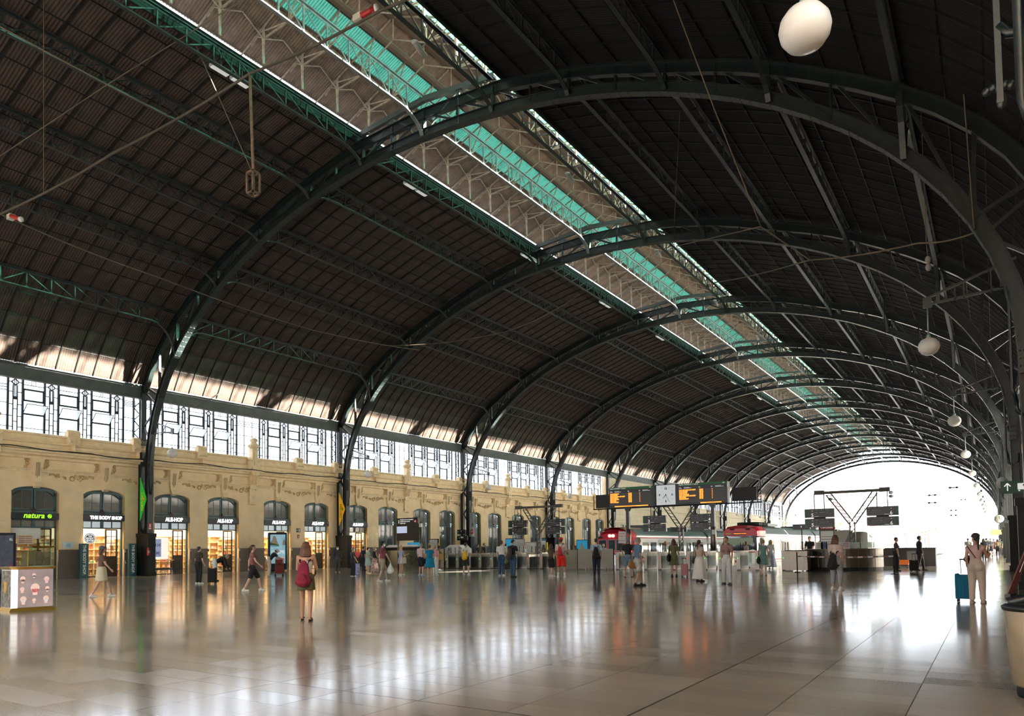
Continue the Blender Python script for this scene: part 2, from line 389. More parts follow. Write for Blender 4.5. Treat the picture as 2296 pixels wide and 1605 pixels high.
for x in GX+[-21.3, -17.4, -13.6, -9.7, -5.8, -1.95, 1.95, 5.8, 9.7, 13.6, 17.4, 21.3]: posts[x] = post(x, .10 if x in GX else .07).mesh('post', iron)
px_ = sorted(posts)
diag = []
for a, c in zip(px_, px_[1:]):
    if a < 0: p, q = (a, 0, lowz(a)+.3), (c, 0, roofz(c)-.5)
    else: p, q = (a, 0, roofz(a)-.5), (c, 0, lowz(c)+.3)
    diag.append(MB().bar(p, q, .07, .10).mesh('diagonal_brace', iron))
# legs: outer column, lacing between it and the inner leg
def leg_meshes(s):
    X = s*23.1; out = []
    out.append(('outer_column', MB().box(X-.14, X+.14, -.16, .16, 2.6, 11.5).box(X-.18, X+.18, -.2, .2, 11.0, 11.15).box(X-.10, X-.05, -.2, .2, 2.6, 11.0).mesh('outer_column', iron)))
    x2 = s*21.98
    pl = MB().box(min(X-s*-.18, x2), max(X-s*-.18, x2), -.24, .24, 0, 2.45)
    pl.box(min(X+s*.2, x2-s*.05), max(X+s*.2, x2-s*.05), -.28, .28, 0, .25).box(min(X+s*.2, x2-s*.05), max(X+s*.2, x2-s*.05), -.27, .27, 2.4, 2.62)
    out.append(('plinth', pl.mesh('plinth', dark)))
    z = 2.62; left = True
    while z < 10.6:
        z2 = z+1.12
        a = s*22.95 if left else s*(lowx(z)+.15); c = s*(lowx(z2)+.15) if left else s*22.95
        out.append(('lacing_bar', MB().bar((a, 0, z), (c, 0, z2), .10, .08, side=(0, 1, 0)).mesh('lacing_bar', iron))); z = z2; left = not left
    out.append(('bracket_arm', MB().bar((s*23.1, 0, 12.0), (s*(lowx(11.0)+.1), 0, 11.0), .16, .10).mesh('bracket_arm', iron)))
    out.append(('bracket_arm', MB().bar((s*(lowx(11)+.1), 0, 11.0), (s*21.4, 0, 14.2), .12, .10).mesh('bracket_arm', iron)))
    # gusset with bolts
    g = MB().box(s*22.17-.02, s*22.17+.3, -.21, -.19, 6.2, 7.1)
    for i in range(3):
        for j in range(3): g.ball((s*22.17+.05+.09*i, -.22, 6.4+.22*j), .028, n=6)
    out.append(('gusset_plate', g.mesh('gusset_plate', iron2)))
    return out
LG = {s: leg_meshes(s) for s in (-1, 1)}
# curved truss of the arch's tie below the lantern: straight light bars that frame the opening
tie = MB().bar((-4.0, 0, 21.9), (0, 0, 22.25), .2, .24).bar((0, 0, 22.25), (4.0, 0, 21.9), .2, .24).bar((-4.3, 0, 21.25), (4.3, 0, 21.25), .02, .02)
tie.bar((-2, 0, 20.4), (-2, 0, 22.0), .1).bar((2, 0, 20.4), (2, 0, 22.0), .1).bar((0, 0, 20.6), (2, 0, 22.0), .07).bar((0, 0, 20.6), (-2, 0, 22.0), .07).bar((2, 0, 22.0), (3.9, 0, 20.4), .07).bar((-2, 0, 22.0), (-3.9, 0, 20.4), .07)
tiem = tie.mesh('lantern_frame', M('frame_iron', (.06, .075, .07), .4))
for k in NK:
    t = thing('roof_arch', (('dark riveted iron roof arch spanning the hall, %s from the camera' % ords[k+1]) if k > -1 else 'dark riveted iron roof arch overhead, mostly out of the top of the frame'), 'arch', (CX, RY(k), 0), group='iron roof arches')
    for n, me in AP: inst(n, me, t)
    if k <= 2: inst('rivets', rvm, t, kind='stuff')
    for x in px_: inst('post', posts[x], t)
    for d in diag: inst('diagonal_brace', d, t)
    for s in (-1, 1):
        for n, me in LG[s]: inst(n, me, t)
    inst('lantern_frame', tiem, t)
# ------------------------------------------------------------------ lattice girders between the arches
NP = 14; PW = S/NP
def girder_meshes(x, deep):
    zt = (roofz(x)-.12 if abs(x) > .1 else 22.4); zl = lowz(x)+.1; zb = zt-deep
    top = MB().box(-.09, .09, .12, S-.12, zt-.05, zt).box(-.012, .012, .12, S-.12, zt-.15, zt)
    bot = MB(); pts = []
    for i in range(6):
        t = i/5; pts.append((.15+1.5*t*t**.5, zl+(zb-zl)*math.sin(t*math.pi/2)))
    path = pts+[(S-y, z) for y, z in reversed(pts)]
    for (ya, za), (yb, zb2) in zip(path, path[1:]): bot.bar((0, ya, za), (0, yb, zb2), .17, .05)
    me = [('top_chord', top.mesh('top_chord', iron2)), ('bottom_chord', bot.mesh('bottom_chord', iron2))]
    z1 = zb; wv = []
    for i in range(1, NP):
        wv.append(('strut', MB().box(-.03, .03, -.03, .03, z1, zt-.05).prism([(-.12, z1), (.12, z1), (0, z1+.16)], -.02, .02, 'x').prism([(-.12, zt-.05), (.12, zt-.05), (0, zt-.2)], -.02, .02, 'x').mesh('strut', iron2) if i == 1 else None, i*PW))
    dg1 = MB().bar((0, 0, z1+.06), (0, PW, zt-.1), .03, .05).mesh('lattice_bar', iron2); dg2 = MB().bar((0, 0, zt-.1), (0, PW, z1+.06), .03, .05).mesh('lattice_bar', iron2)
    if x == 0.0:
        for q in [m_[1] for m_ in me]+[wv[0][1], dg1, dg2]: q.materials[0] = M('sunlit_grey_iron', (.17, .19, .19), .45, var=.2, vs=4)  # iron paled to paint sunlight onto the middle girder
    return me, wv[0][1], dg1, dg2
dep = {19.46: .9, 15.45: .9, 11.72: .9, 7.64: .85, 3.9: .85, 0.0: 1.2}
GM = {x: girder_meshes(x, dep[abs(x)]) for x in GX}
pos_w = ['lowest', 'second lowest', 'third lowest', 'fourth lowest']
def which(i):
    if i < 4: return pos_w[i]+' lattice girder on the left roof slope'
    if i == 4: return 'lattice girder along the left skylight edge'
    if i == 5: return 'lattice girder down the middle of the skylight'
    if i == 6: return 'lattice girder along the right skylight edge'
    return pos_w[10-i]+' lattice girder on the dark right slope'
bayw = ['nearest bay', 'second bay', 'third bay', 'fourth bay', 'fifth bay', 'sixth bay', 'seventh bay', 'eighth bay', 'ninth bay', 'tenth bay', 'last bay']
for bi, k in enumerate(list(NK)[:-1]):
    for gi, x in enumerate(GX):
        me, st, d1, d2 = GM[x]
        t = thing('lattice_girder', '%s, %s from the camera' % (which(gi), bayw[bi]), 'girder', (CX+x, RY(k), 0), group='lattice girders running along the roof')
        for n, q in me: inst(n, q, t)
        if k <= 1:
            for i in range(1, NP):
                inst('strut', st, t, (0, i*PW, 0))
                if i < NP-1: inst('lattice_bar', d1 if i < NP/2 else d2, t, (0, i*PW, 0))
        else:
            a = MB()
            for i in range(1, NP):
                for q, o in ((st, i*PW), ((d1 if i < NP/2 else d2), i*PW)):
                    if q is not st and i == NP-1: continue
                    a._add([(v.co.x, v.co.y+o, v.co.z) for v in q.vertices], [tuple(p.vertices) for p in q.polygons])
            key = 'lat%s' % x
            if key not in _M: _M[key] = a.mesh('lattice', st.materials[0])
            inst('lattice', _M[key], t, kind='stuff')
# eaves girders on the columns
eg = MB().box(-.02, .02, 0, S, 11.12, 11.9).box(-.17, .17, 0, S, 11.86, 11.92).box(-.17, .17, 0, S, 11.08, 11.13)
eg2 = eg.mesh('eaves_girder', M('eaves_iron', (.085, .105, .095), .45, var=.2, vs=2))
shoe = MB().bar((0, 0, 11.95), (0, .0, 12.35), .05).bar((0, -.1, 11.95), (0, 0, 12.3), .03).bar((0, .1, 11.95), (0, 0, 12.3), .03).mesh('rafter_shoe', M('shoe_iron', (.25, .18, .14), .6))
for sd, sg in (('left', -1), ('right', 1)):
    for bi, k in enumerate(list(NK)[:-1]):
        o = inst('eaves_girder', eg2, None, (CX+sg*23.14, RY(k), 0)); tag(o, 'riveted plate girder under the %s eaves, in the %s' % (sd, bayw[bi]), 'girder', 'eaves girders')
        if sg < 0 and k < 4:
            for c in range(1, NS): inst('rafter_shoe', shoe, o, (.05, c*SW, 0))
# ------------------------------------------------------------------ lantern over the skylight
ZE, ZR, HE = 22.88, 25.05, 5.0
def lz(x): return ZR-(ZR-ZE)*abs(x)/HE
def truss():
    b = MB()
    for s in (-1, 1):
        b.bar((s*HE, 0, ZE-.1), (0, 0, ZR-.1), .05, .07)
        b.bar((s*3.5, 0, 21.8), (s*3.5, 0, lz(3.5)-.1), .08); b.tube([(s*3.5, 0, 22.5), (s*3.6, 0, 23.0), (s*4.0, 0, 23.2), (s*4.5, 0, lz(4.5)-.1)], .03, 5)
        b.bar((s*4.3, 0, 22.9), (s*3.3, 0, lz(3.3)-.12), .045).bar((s*3.5, 0, 22.9), (s*1.9, 0, 23.0), .055)
        b.bar((s*1.9, 0, 23.0), (s*2.6, 0, lz(2.6)-.1), .045).bar((s*1.9, 0, 23.0), (s*1.1, 0, lz(1.1)-.1), .045).bar((s*1.9, 0, 23.0), (0, 0, 23.9), .045).bar((s*1.9, 0, 23.0), (s*1.9, 0, lz(1.9)-.1), .045)
        b.bar((s*1.9, 0, 23.0), (s*3.9, 0, 23.3), .04)
    b.bar((0, 0, 23.9), (0, 0, ZR-.1), .05)
    return b.mesh('lantern_truss', cream)
tr = truss(); trl = MB()
fan = MB()
for s in (-1, 1):
    fan.bar((s*1.9, 0, 23.0), (s*2.6, SW, lz(2.6)-.1), .04).bar((s*3.5, 0, 22.9), (s*3.5, SW, lz(3.5)-.1), .04).bar((s*1.9, 0, 23.0), (s*2.6, -SW, lz(2.6)-.1), .04).bar((s*3.5, 0, 22.9), (s*3.5, -SW, lz(3.5)-.1), .04)
fan = fan.mesh('wind_brace', cream)
def corr2(x0, x1, amp=.035): return corr(SW, (x0, lz(x0)), (x1, lz(x1)), 8, amp)
bands = [(-5.0, -3.75, 0), (-3.75, -2.5, 0), (-2.5, -1.7, 1), (-1.7, -.9, 1), (-.9, 0, 0), (0, .9, 0), (.9, 1.95, 0), (1.95, 3.3, 1), (3.3, 4.6, 1)]
bm_ = [(corr2(a, c).mesh('green_sheet' if g else 'lantern_sheet', green if g else M('lantern_sheet_brown', (.22, .155, .115), .8, var=.3, vs=2)), g) for a, c, g in bands]
kerb = [MB().box(a, a+.12, 0, S, 21.6, 22.22 if a < 0 else 21.85).mesh('kerb_beam', dark) for a in (-4.42, 4.3)]
lb = MB()
for x in (-4.9, -3.6, -2.5, -1.2, 1.2, 2.5, 3.6, 4.55): lb.box(x-.025, x+.025, 0, S, lz(x)-.09, lz(x)-.04)
lb = lb.box(-.1, .1, 0, S, ZR-.22, ZR-.1).box(-1.0, -.8, 0, S, lz(.9)-.35, lz(.9)-.12).mesh('lantern_purlins', M('lantern_purlin_brown', (.12, .085, .06), .7))
for bi, k in enumerate(list(NK)[:-1]):
    t = thing('roof_lantern', 'raised ridge skylight of brown and green corrugated sheets, %s from the camera' % bayw[bi], 'skylight', (CX, RY(k), 0), group='roof lantern bays')
    [inst('kerb_beam', q, t) for q in kerb]; inst('lantern_purlins', lb, t)
    if k <= 2:
        for c in range(NS):
            for me, g in bm_: inst('green_sheet' if g else 'lantern_sheet', me, t, (0, c*SW, 0))
            if c % 2 == 0: inst('lantern_truss', tr, t, (0, c*SW, 0)); inst('wind_brace', fan, t, (0, c*SW, 0), kind='stuff')
    else:
        for nm, sel, mt in (('lantern_sheets', 0, _M['lantern_sheet_brown']), ('green_sheets', 1, green)):
            key = 'far'+nm
            if key not in _M:
                a = MB()
                for c in range(NS):
                    for me, g in bm_:
                        if bool(g) == bool(sel): a._add([(v.co.x, v.co.y+c*SW, v.co.z) for v in me.vertices], [tuple(p.vertices) for p in me.polygons], 0, True)
                _M[key] = a.mesh(nm, mt)
            inst(nm, _M[key], t, kind='stuff')
        for c in range(0, NS, 2): inst('lantern_truss', tr, t, (0, c*SW, 0))
# ------------------------------------------------------------------ left facade with its arched doorways
DOFF = [-6.1, -2.3, 2.3, 6.1]; DW = 1.235
def bc(k): return RY(k)+S/2     # middle of a bay
def archz(t): return 4.86+.36*math.sqrt(max(0, 1-(t/DW)**2)) if abs(t) < DW else 4.86
NARC = 14
def facade(sg, k0, k1, name):
    """wall with openings, thickness .5 behind plane; sg=-1 left"""
    X0 = XW if sg < 0 else XR; xb = X0+sg*.5
    xa, xc = min(X0, xb), max(X0, xb)
    mb = MB(); edges = [RY(k0)]
    doors = [bc(k)+d for k in range(k0, k1) for d in DOFF]
    y = RY(k0)
    for d in doors:
        mb.box(xa, xc, y, d-DW, 0, 6.15)
        for i in range(NARC):
            t0 = -DW+2*DW*i/NARC; t1 = -DW+2*DW*(i+1)/NARC
            za, zb = archz(t0), archz(t1)
            if i == 0: za = archz(t0+.02)
            if i == NARC-1: zb = archz(t1-.02)
            vs = [(x, d+t, z) for x in (xa, xc) for t, z in ((t0, za), (t1, zb), (t1, 6.15), (t0, 6.15))]
            mb._add(vs, [(0, 1, 2, 3), (7, 6, 5, 4), (0, 4, 5, 1), (2, 6, 7, 3)])
        y = d+DW
    mb.box(xa, xc, y, RY(k1), 0, 6.15)
    mb.box(xa, xc, RY(k0), RY(k1), 6.15, 8.2)
    return mb.build(name, yellow, kind='structure')
wl = facade(-1, -1, 4, 'wall_left'); wr = MB()
for k in range(-1, 10):
    for dy, hw in ((0, .9), (S/2, .55)): wr.box(XR, XR+.5, RY(k)+dy-hw, RY(k)+dy+hw, 0, 6.15)
wr.box(XR, XR+.5, -8, RY(1), 0, 6.15).box(XR, XR+.5, -8, RY(10), 6.15, 8.2); wr = wr.build('wall_right', yellow, kind='structure'); FILL_ARC = [(RY(k)+a, RY(k)+c) for k in range(1, 10) for a, c in ((.9, S/2-.55), (S/2+.55, S-.9))]
MB().box(XW-.5, XW, -8, RY(-1), 0, 8.2).build('wall_left_near', yellow, kind='structure')
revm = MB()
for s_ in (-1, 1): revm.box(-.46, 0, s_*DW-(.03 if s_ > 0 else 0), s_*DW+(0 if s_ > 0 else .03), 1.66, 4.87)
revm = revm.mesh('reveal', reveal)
# mouldings as one run each
def runy(prof, k0, k1, name, mat, sg=-1):
    """profile of (out, z) swept along y; out = distance into the hall from the facade"""
    X0 = XW if sg < 0 else XR
    return MB().prism([(X0-sg*o, z) for o, z in prof], RY(k0), RY(k1), 'y').build(name, mat, kind='structure')
for sg in (-1, 1):
    k0 = -1 if sg < 0 else 0; q = 0 if sg < 0 else 4
    runy([(0, 6.02), (.06, 6.02), (.10, 6.12), (.14, 6.14), (.14, 6.2), (0, 6.24)], k0, 4, 'trim_%d' % (1+q), yellowp, sg)
    runy([(0, 6.75), (.10, 6.78), (.14, 6.9), (.3, 6.98), (.34, 7.08), (.42, 7.12), (.42, 7.22), (0, 7.3)], k0, 4, 'trim_%d' % (2+q), yellowp, sg)
    runy([(0, 7.3), (.16, 7.3), (.16, 7.42), (.10, 7.46), (.10, 7.62), (.2, 7.66), (.2, 7.72), (.06, 7.76), (.06, 8.06), (.14, 8.1), (.14, 8.2), (0, 8.24)], k0, 4, 'trim_%d' % (3+q), yellowp, sg)
# stone dado, pier by pier
bl = thing('baseboard_left', '', '', (XW, 0, 0), kind='structure')
def dado(y0, y1, parent, sg=-1):
    L = y1-y0
    for nm, z0, z1, o in (('plinth_stone', 0, .78, .15), ('moulded_course', .78, .84, .27), ('moulded_course', .84, .98, .2), ('dado_stone', .98, 1.46, .06), ('capping_stone', 1.46, 1.58, .19), ('capping_stone', 1.58, 1.66, .1)):
        MB().box(-.01 if sg < 0 else -o, o if sg < 0 else .01, y0-(.02 if z1 < 1 else 0), y1+(.02 if z1 < 1 else 0), z0, z1).build(nm, stone, parent)
ds = [bc(k)+d for k in range(-1, 4) for d in DOFF]
for i, (a, c) in enumerate(zip(ds, ds[1:])):
    if a > RY(4): break
    dado(a+DW, c-DW, bl)
dado(RY(-1), ds[0]-DW, bl)
# relief: console over each door, scrolls, garlands
def tor(b, c, r, w, a0=0, a1=6.283, n=10, mi=0):
    pts = [(c[0], c[1]+r*math.cos(a0+(a1-a0)*i/n), c[2]+r*math.sin(a0+(a1-a0)*i/n)) for i in range(n+1)]
    b.tube(pts, w, 4, mi); return b
con = MB()
con.prism([(0, 5.1), (.16, 5.1), (.22, 5.16), (.22, 5.3), (.12, 5.42), (.13, 6.0), (.2, 6.55), (.3, 6.78), (0, 6.78)], -.2, .2, 'y')
con = MB(); zz = [(5.12, .16, .14), (5.22, .24, .17), (5.36, .22, .18), (5.5, .13, .2), (6.0, .15, .25), (6.5, .22, .3), (6.76, .3, .34)]
for (z0, o0, w0), (z1, o1, w1) in zip(zz, zz[1:]):
    con._add([(0, -w0, z0), (o0, -w0, z0), (o0, w0, z0), (0, w0, z0), (0, -w1, z1), (o1, -w1, z1), (o1, w1, z1), (0, w1, z1)], MB.BOXF)
gro = M('shadowed_groove', (.45, .33, .17), .9)
for i in (-1, 0, 1):
    con._add([(.16, .09*i-.012, 5.8-(.1 if i == 0 else 0)), (.18, .09*i-.012, 5.8-(.1 if i == 0 else 0)), (.18, .09*i+.012, 5.8-(.1 if i == 0 else 0)), (.16, .09*i+.012, 5.8-(.1 if i == 0 else 0)), (.25, .09*i-.012, 6.55), (.275, .09*i-.012, 6.55), (.275, .09*i+.012, 6.55), (.25, .09*i+.012, 6.55)], MB.BOXF, 1)
conm = con.mesh('console', [yellowp, gro])
orn = M('ornament_plaster', (.58, .42, .22), .85, var=.25, vs=14)
scr = MB(); rr = random.Random(3)
for i in range(9):
    tor(scr, (.04, rr.uniform(-.1, .1), 6.3+.42*i/8), rr.uniform(.05, .09), .02, rr.uniform(0, 6), rr.uniform(3, 7)+3, 7)
scrm = scr.mesh('scroll_ornament', orn)
gar = MB(); rr = random.Random(5); tor(gar, (.05, 0, 5.78), .13, .035, n=14)
for i in range(46):
    y = rr.uniform(-1.25, 1.25); dp = .12+.34*max(0, 1-abs(y)/1.0)
    tor(gar, (.03, y, 6.0-rr.uniform(.02, dp)), rr.uniform(.03, .06), .018, rr.uniform(0, 6), rr.uniform(4, 10), 6)
garm = gar.mesh('garland', orn)
pil = MB()    # middle pier: corbel, fluted block, shaft and urn
for (z0, z1, o, w) in ((4.82, 4.98, .1, .26), (4.98, 5.1, .2, .28), (5.1, 5.9, .12, .24), (5.9, 6.02, .26, .3), (6.02, 6.2, .2, .26), (6.2, 6.9, .3, .22), (6.9, 7.2, .52, .32), (7.2, 7.3, .46, .36)): pil.box(0, o, -w, w, z0, z1)
for i in range(-2, 3): pil.tube([(.3+.2*j/5.0, .085*i, 6.25+.65*j/5) for j in range(6)], .03, 5)
for i in (-1, 0, 1): pil.ball((.2, .16*i, 4.8), .07, n=8)
pilm = pil.mesh('corbel', yellowp)
fin = MB(); fin.box(.02, .42, -.24, .24, 7.3, 8.75).box(.36, .46, -.1, .1, 7.6, 8.6).box(0, .5, -.28, .28, 7.3, 7.42).box(0, .46, -.27, .27, 8.7, 8.8)
fin.lathe([(.2, 8.8), (.34, 8.86), (.38, 9.0), (.3, 9.18), (.22, 9.24), (.2, 9.3)], 12, (.23, 0, 0)).lathe([(.16, 9.3), (.28, 9.36), (.3, 9.46), (.24, 9.56), (.1, 9.62)], 12, (.23, 0, 0))
for i in range(12):
    a = i*math.pi/6; tor(fin, (.23+.33*math.cos(a), .33*math.sin(a), 9.0), .08, .025, n=6)
fin.ball((.3, -.36, 8.05), .16, n=8).ball((.3, .36, 8.05), .16, n=8).box(.1, .4, -.46, .46, 7.3, 7.9)
finm = fin.mesh('finial_post', yellowp)
blk = MB().box(-.05, .4, -.3, .3, 7.7, 8.12).box(-.08, .36, -.34, .34, 8.12, 8.5).box(-.02, .42, -.04, .04, 7.3, 7.7)
tor(blk, (.38, 0, 8.32), .1, .04); tor(blk, (.38, -.2, 8.32), .07, .03); tor(blk, (.38, .2, 8.32), .07, .03)
for i in range(-2, 3): blk.ball((.42, .13*i, 7.9), .055, n=6)
blk.tube([(.2, -.34, 8.5), (.2, .34, 8.5)], .1, 8)
blkm = blk.mesh('scroll_block', yellowp)
for sg, k0 in ((-1, -1),):
    par = wl if sg < 0 else wr; X0 = XW if sg < 0 else XR; rz = 0 if sg < 0 else math.pi
    for k in range(k0, 4):
        c = bc(k)
        for d in DOFF:
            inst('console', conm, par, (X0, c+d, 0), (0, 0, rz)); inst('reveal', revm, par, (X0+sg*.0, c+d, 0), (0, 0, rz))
            for e in (-.52, .52): inst('scroll_ornament', scrm, par, (X0, c+d+e, 0), (0, 0, rz))
        for d in (-4.2, 4.2, -8.2, -.95+.05, ): inst('garland', garm, par, (X0, c+d, 0), (0, 0, rz))
        inst('corbel', pilm, par, (X0, c, 0), (0, 0, rz)); inst('finial_post', finm, par, (X0, c, 0), (0, 0, rz))
        for d in (-4.15, 4.15, -8.0, 8.0): inst('scroll_block', blkm, par, (X0, c+d, 0), (0, 0, rz))
# long black cable lying along the cornice
cb = MB(); cb.tube([(XW+.5, -6+i*1.05, 7.26+.05*math.sin(i*1.7)+.04*math.sin(i*.6)) for i in range(95)], .028, 5)
tag(cb.build('electric_cable', dark), 'black cable lying in waves along the top of the yellow cornice', 'cable')
# ------------------------------------------------------------------ doors
def arc_pts(r0, off, n=12, z0=0):
    return [(t, archz(t)-off) for t in [(-r0+2*r0*i/n) for i in range(n+1)]]
XD = -.34      # leaf plane behind the facade
def fanframe():
    b = MB(); w = .09
    for s_ in (-1, 1): b.box(XD, XD+.12, s_*DW-(w if s_ > 0 else 0), s_*DW+(0 if s_ > 0 else w), 0, 4.87)
    p = arc_pts(DW-.01, 0)
    for (a, za), (c, zc) in zip(p, p[1:]):
        b._add([(x, y, z) for x in (XD, XD+.12) for y, z in ((a, za), (c, zc), (c, zc-w*1.3), (a, za-w*1.3))], MB.BOXF)
    b.box(XD, XD+.16, -DW, DW, 3.73, 3.82).box(XD, XD+.22, -DW, DW, 3.82, 3.86)
    for s_ in (-1, 1):
        y0, y1 = (.03, DW-.1) if s_ > 0 else (-DW+.1, -.03)
        b.box(XD+.02, XD+.09, y0, y1, 3.9, 4.0).box(XD+.02, XD+.09, s_*.03-(.0 if s_ > 0 else .08), s_*.03+(.08 if s_ > 0 else 0), 3.9, 5.1).box(XD+.02, XD+.09, s_*(DW-.1)-(.08 if s_ > 0 else 0), s_*(DW-.1)+(0 if s_ > 0 else .08), 3.9, 4.72)
        q = [(s_*(.1+i*.105), 5.07-.05*(i/9.5)**2-.27*max(0, (i-5)/4.5)**2.2) for i in range(10)]
        for (a, za), (c, zc) in zip(q, q[1:]): b._add([(x, y, z) for x in (XD+.02, XD+.09) for y, z in ((a, za-.07), (c, zc-.07), (c, zc+.07), (a, za+.07))], MB.BOXF)
        b.box(XD+.03, XD+.07, s_*.58-.016, s_*.58+.016, 4.0, 5.0).box(XD+.03, XD+.07, y0, y1, 4.45, 4.48)
    return b.mesh('fanlight_frame', teal)
fanm = fanframe()
fan_pane = []
for s_ in (-1, 1):
    for i, (ya, yb) in enumerate(((.1, .565), (.595, 1.06))):
        fan_pane.append(MB().box(XD+.045, XD+.055, min(s_*ya, s_*yb), max(s_*ya, s_*yb), 3.99, 4.45).mesh('pane', pane_d))
        zt = 5.02 if i == 0 else 4.78
        fan_pane.append(MB().prism([(s_*ya, 4.48), (s_*yb, 4.48), (s_*yb, zt-(.12 if i else .02)), (s_*(ya+.2), zt+(.1 if i else 0)), (s_*ya, 5.0 if i == 0 else 4.97)], XD+.045, XD+.055, 'x').mesh('pane', pane_d))
star = MB(); sp = []
for i in range(10):
    r = .17 if i % 2 == 0 else .07; a = math.pi/2+i*math.pi/5; sp.append((r*math.cos(a), 3.88+r*math.sin(a)))
star.prism(sp, XD+.16, XD+.22, 'x'); tor(star, (XD+.18, -.06, 3.9), .15, .012, 1.8, 4.2)
starm = star.mesh('star_ornament', M('dark_red_star', (.07, .022, .025), .5))
def leafgrid(y0, y1, z0, z1, ny, rows, fr=.07, x=XD):
    b = MB(); b.box(x, x+.06, y0, y0+fr, z0, z1).box(x, x+.06, y1-fr, y1, z0, z1).box(x, x+.06, y0, y1, z1-fr, z1).box(x, x+.06, y0, y1, z0, z0+fr)
    panes = []
    zs = [z0+fr]+list(rows)+[z1-fr]
    for z in rows: b.box(x+.01, x+.05, y0+fr, y1-fr, z-.018, z+.018)
    for i in range(1, ny):
        y = y0+fr+(y1-y0-2*fr)*i/ny; b.box(x+.01, x+.05, y-.016, y+.016, z0+fr, z1-fr)
    for a, c in zip(zs, zs[1:]):
        for i in range(ny):
            ya = y0+fr+(y1-y0-2*fr)*i/ny; yb = y0+fr+(y1-y0-2*fr)*(i+1)/ny; panes.append((ya+.01, yb-.01, a+.01, c-.01))
    return b, panes
trans_pane = M('lit_transom_glass', (.62, .72, .78), .3, emit=.12)
def transom():
    b = MB(); b.box(XD, XD+.1, -DW, DW, 3.33, 3.4).box(XD, XD+.12, -DW, DW, 2.9, 2.97).box(XD, XD+.1, -.09, .09, 2.97, 3.33)
    for y in (-DW+.05, -.6, .6, DW-.05): b.box(XD+.02, XD+.07, y-.03, y+.03, 2.97, 3.33)
    return b.mesh('transom_bar', tealb)
trm = transom()
trp = [MB().box(XD+.03, XD+.045, a, c, 2.97, 3.33).mesh('pane', trans_pane) for a, c in ((-DW+.08, -.63), (-.57, -.09), (.09, .57), (.63, DW-.08))]
trd = [MB().box(XD+.03, XD+.045, a, c, 2.97, 3.33).mesh('pane', pane_d) for a, c in ((-DW+.08, -.63), (-.57, -.09), (.09, .57), (.63, DW-.08))]
# folded open leaf of a shop door, against the right jamb
def open_leaf():
    b, p = leafgrid(.35, 1.1, 0, 2.9, 2, (1.65, 2.05, 2.45), .08, XD-.25); b.box(XD-.25, XD-.2, .42, 1.03, .05, 1.25)
    for z0, z1 in ((.12, .55), (.65, .95), (1.0, 1.2)): b.box(XD-.2, XD-.18, .5, .95, z0, z1)
    return b, p
ob, op = open_leaf(); obm = ob.mesh('door_leaf', M('dark_brown_wood', (.06, .045, .035), .5, var=.2, vs=5)); opm = [MB().box(XD-.22, XD-.215, *q).mesh('pane', pane_c) for q in op[2:]]
cl = []
for y0, y1 in ((-DW+.09, -.01), (.01, DW-.09)):
    b, p = leafgrid(y0, y1, 0, 3.7, 2, (1.0, 1.75, 2.2, 2.65, 3.05), .1); b.box(XD+.01, XD+.05, y0, y1, 0, .98).box(XD+.05, XD+.07, y0+.18, y1-.18, .2, .85)
    cl.append((b.mesh('door_leaf', teal), [MB().box(XD+.025, XD+.03, *q).mesh('pane', pane_d) for q in p[2:]]))
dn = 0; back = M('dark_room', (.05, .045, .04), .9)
shopname = {(-1, 2): 'natura', (-1, 3): 'THE BODY SHOP', (0, 0): 'ALE-HOP', (0, 1): 'ALE-HOP', (0, 2): 'ALE-HOP', (0, 3): 'ALE-HOP', (1, 0): 'ALE-HOP'}
signm = M('dark_blue_fascia', (.012, .018, .03), .4); lit = M('lit_white_letters', (1, 1, 1), .5, emit=.8); litg = M('lit_green_letters', (.35, 1, .02), .5, emit=.45)
ordn = ['first', 'second', 'third', 'fourth', 'fifth', 'sixth', 'seventh']; sn = 0
for k in range(-1, 4):
    for di, d in enumerate(DOFF):
        dn += 1; t = thing('door_%d' % dn, '', '', (XW, bc(k)+d, 0), kind='structure')
        inst('fanlight_frame', fanm, t); inst('star_ornament', starm, t)
        for me in fan_pane: inst('pane', me, t)
        shop = shopname.get((k, di))
        if shop:
            inst('transom_bar', trm, t)
            for me in (trd if shop == 'natura' or k == 1 else trp): inst('pane', me, t)
            lf = inst('door_leaf', obm, t)
            for me in opm: inst('pane', me, lf)
            f = thing('shop_sign', 'dark fascia sign reading %s over the %s shop door from the left' % (shop, ordn[sn]), 'sign', (XW, bc(k)+d, 3.37)); sn += 1
            MB().box(-.2, .04, -DW+.01, DW-.01, 0, .36).box(.035, .045, -DW+.01, DW-.01, .34, .36).build('fascia', signm, f)
            if shop == 'natura':
                text('natura', .42, litg, f, (.05, -.1, .2), FX, bold=.006, shear=.25); 
                g = MB(); tor(g, (.055, .72, .19), .1, .015, n=16); g.ball((.05, .7, .2), .02, .06, .05, n=8).ball((.05, .76, .16), .02, .035, .04, n=8); g.build('globe_emblem', litg, f)
            else: text(shop, .27 if 'BODY' in shop else .34, lit, f, (.05, .1, .18), FX, bold=.014, sx=.92 if 'BODY' in shop else .88)
        else:
            for i, (me, ps) in enumerate(cl):
                lf = inst('door_leaf', me, t)
                for p in ps: inst('pane', p, lf)
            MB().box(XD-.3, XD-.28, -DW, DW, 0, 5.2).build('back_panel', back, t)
        if shop: MB().box(XD-.05, XD-.03, -DW, DW, 3.4, 5.2).build('back_panel', back, t)
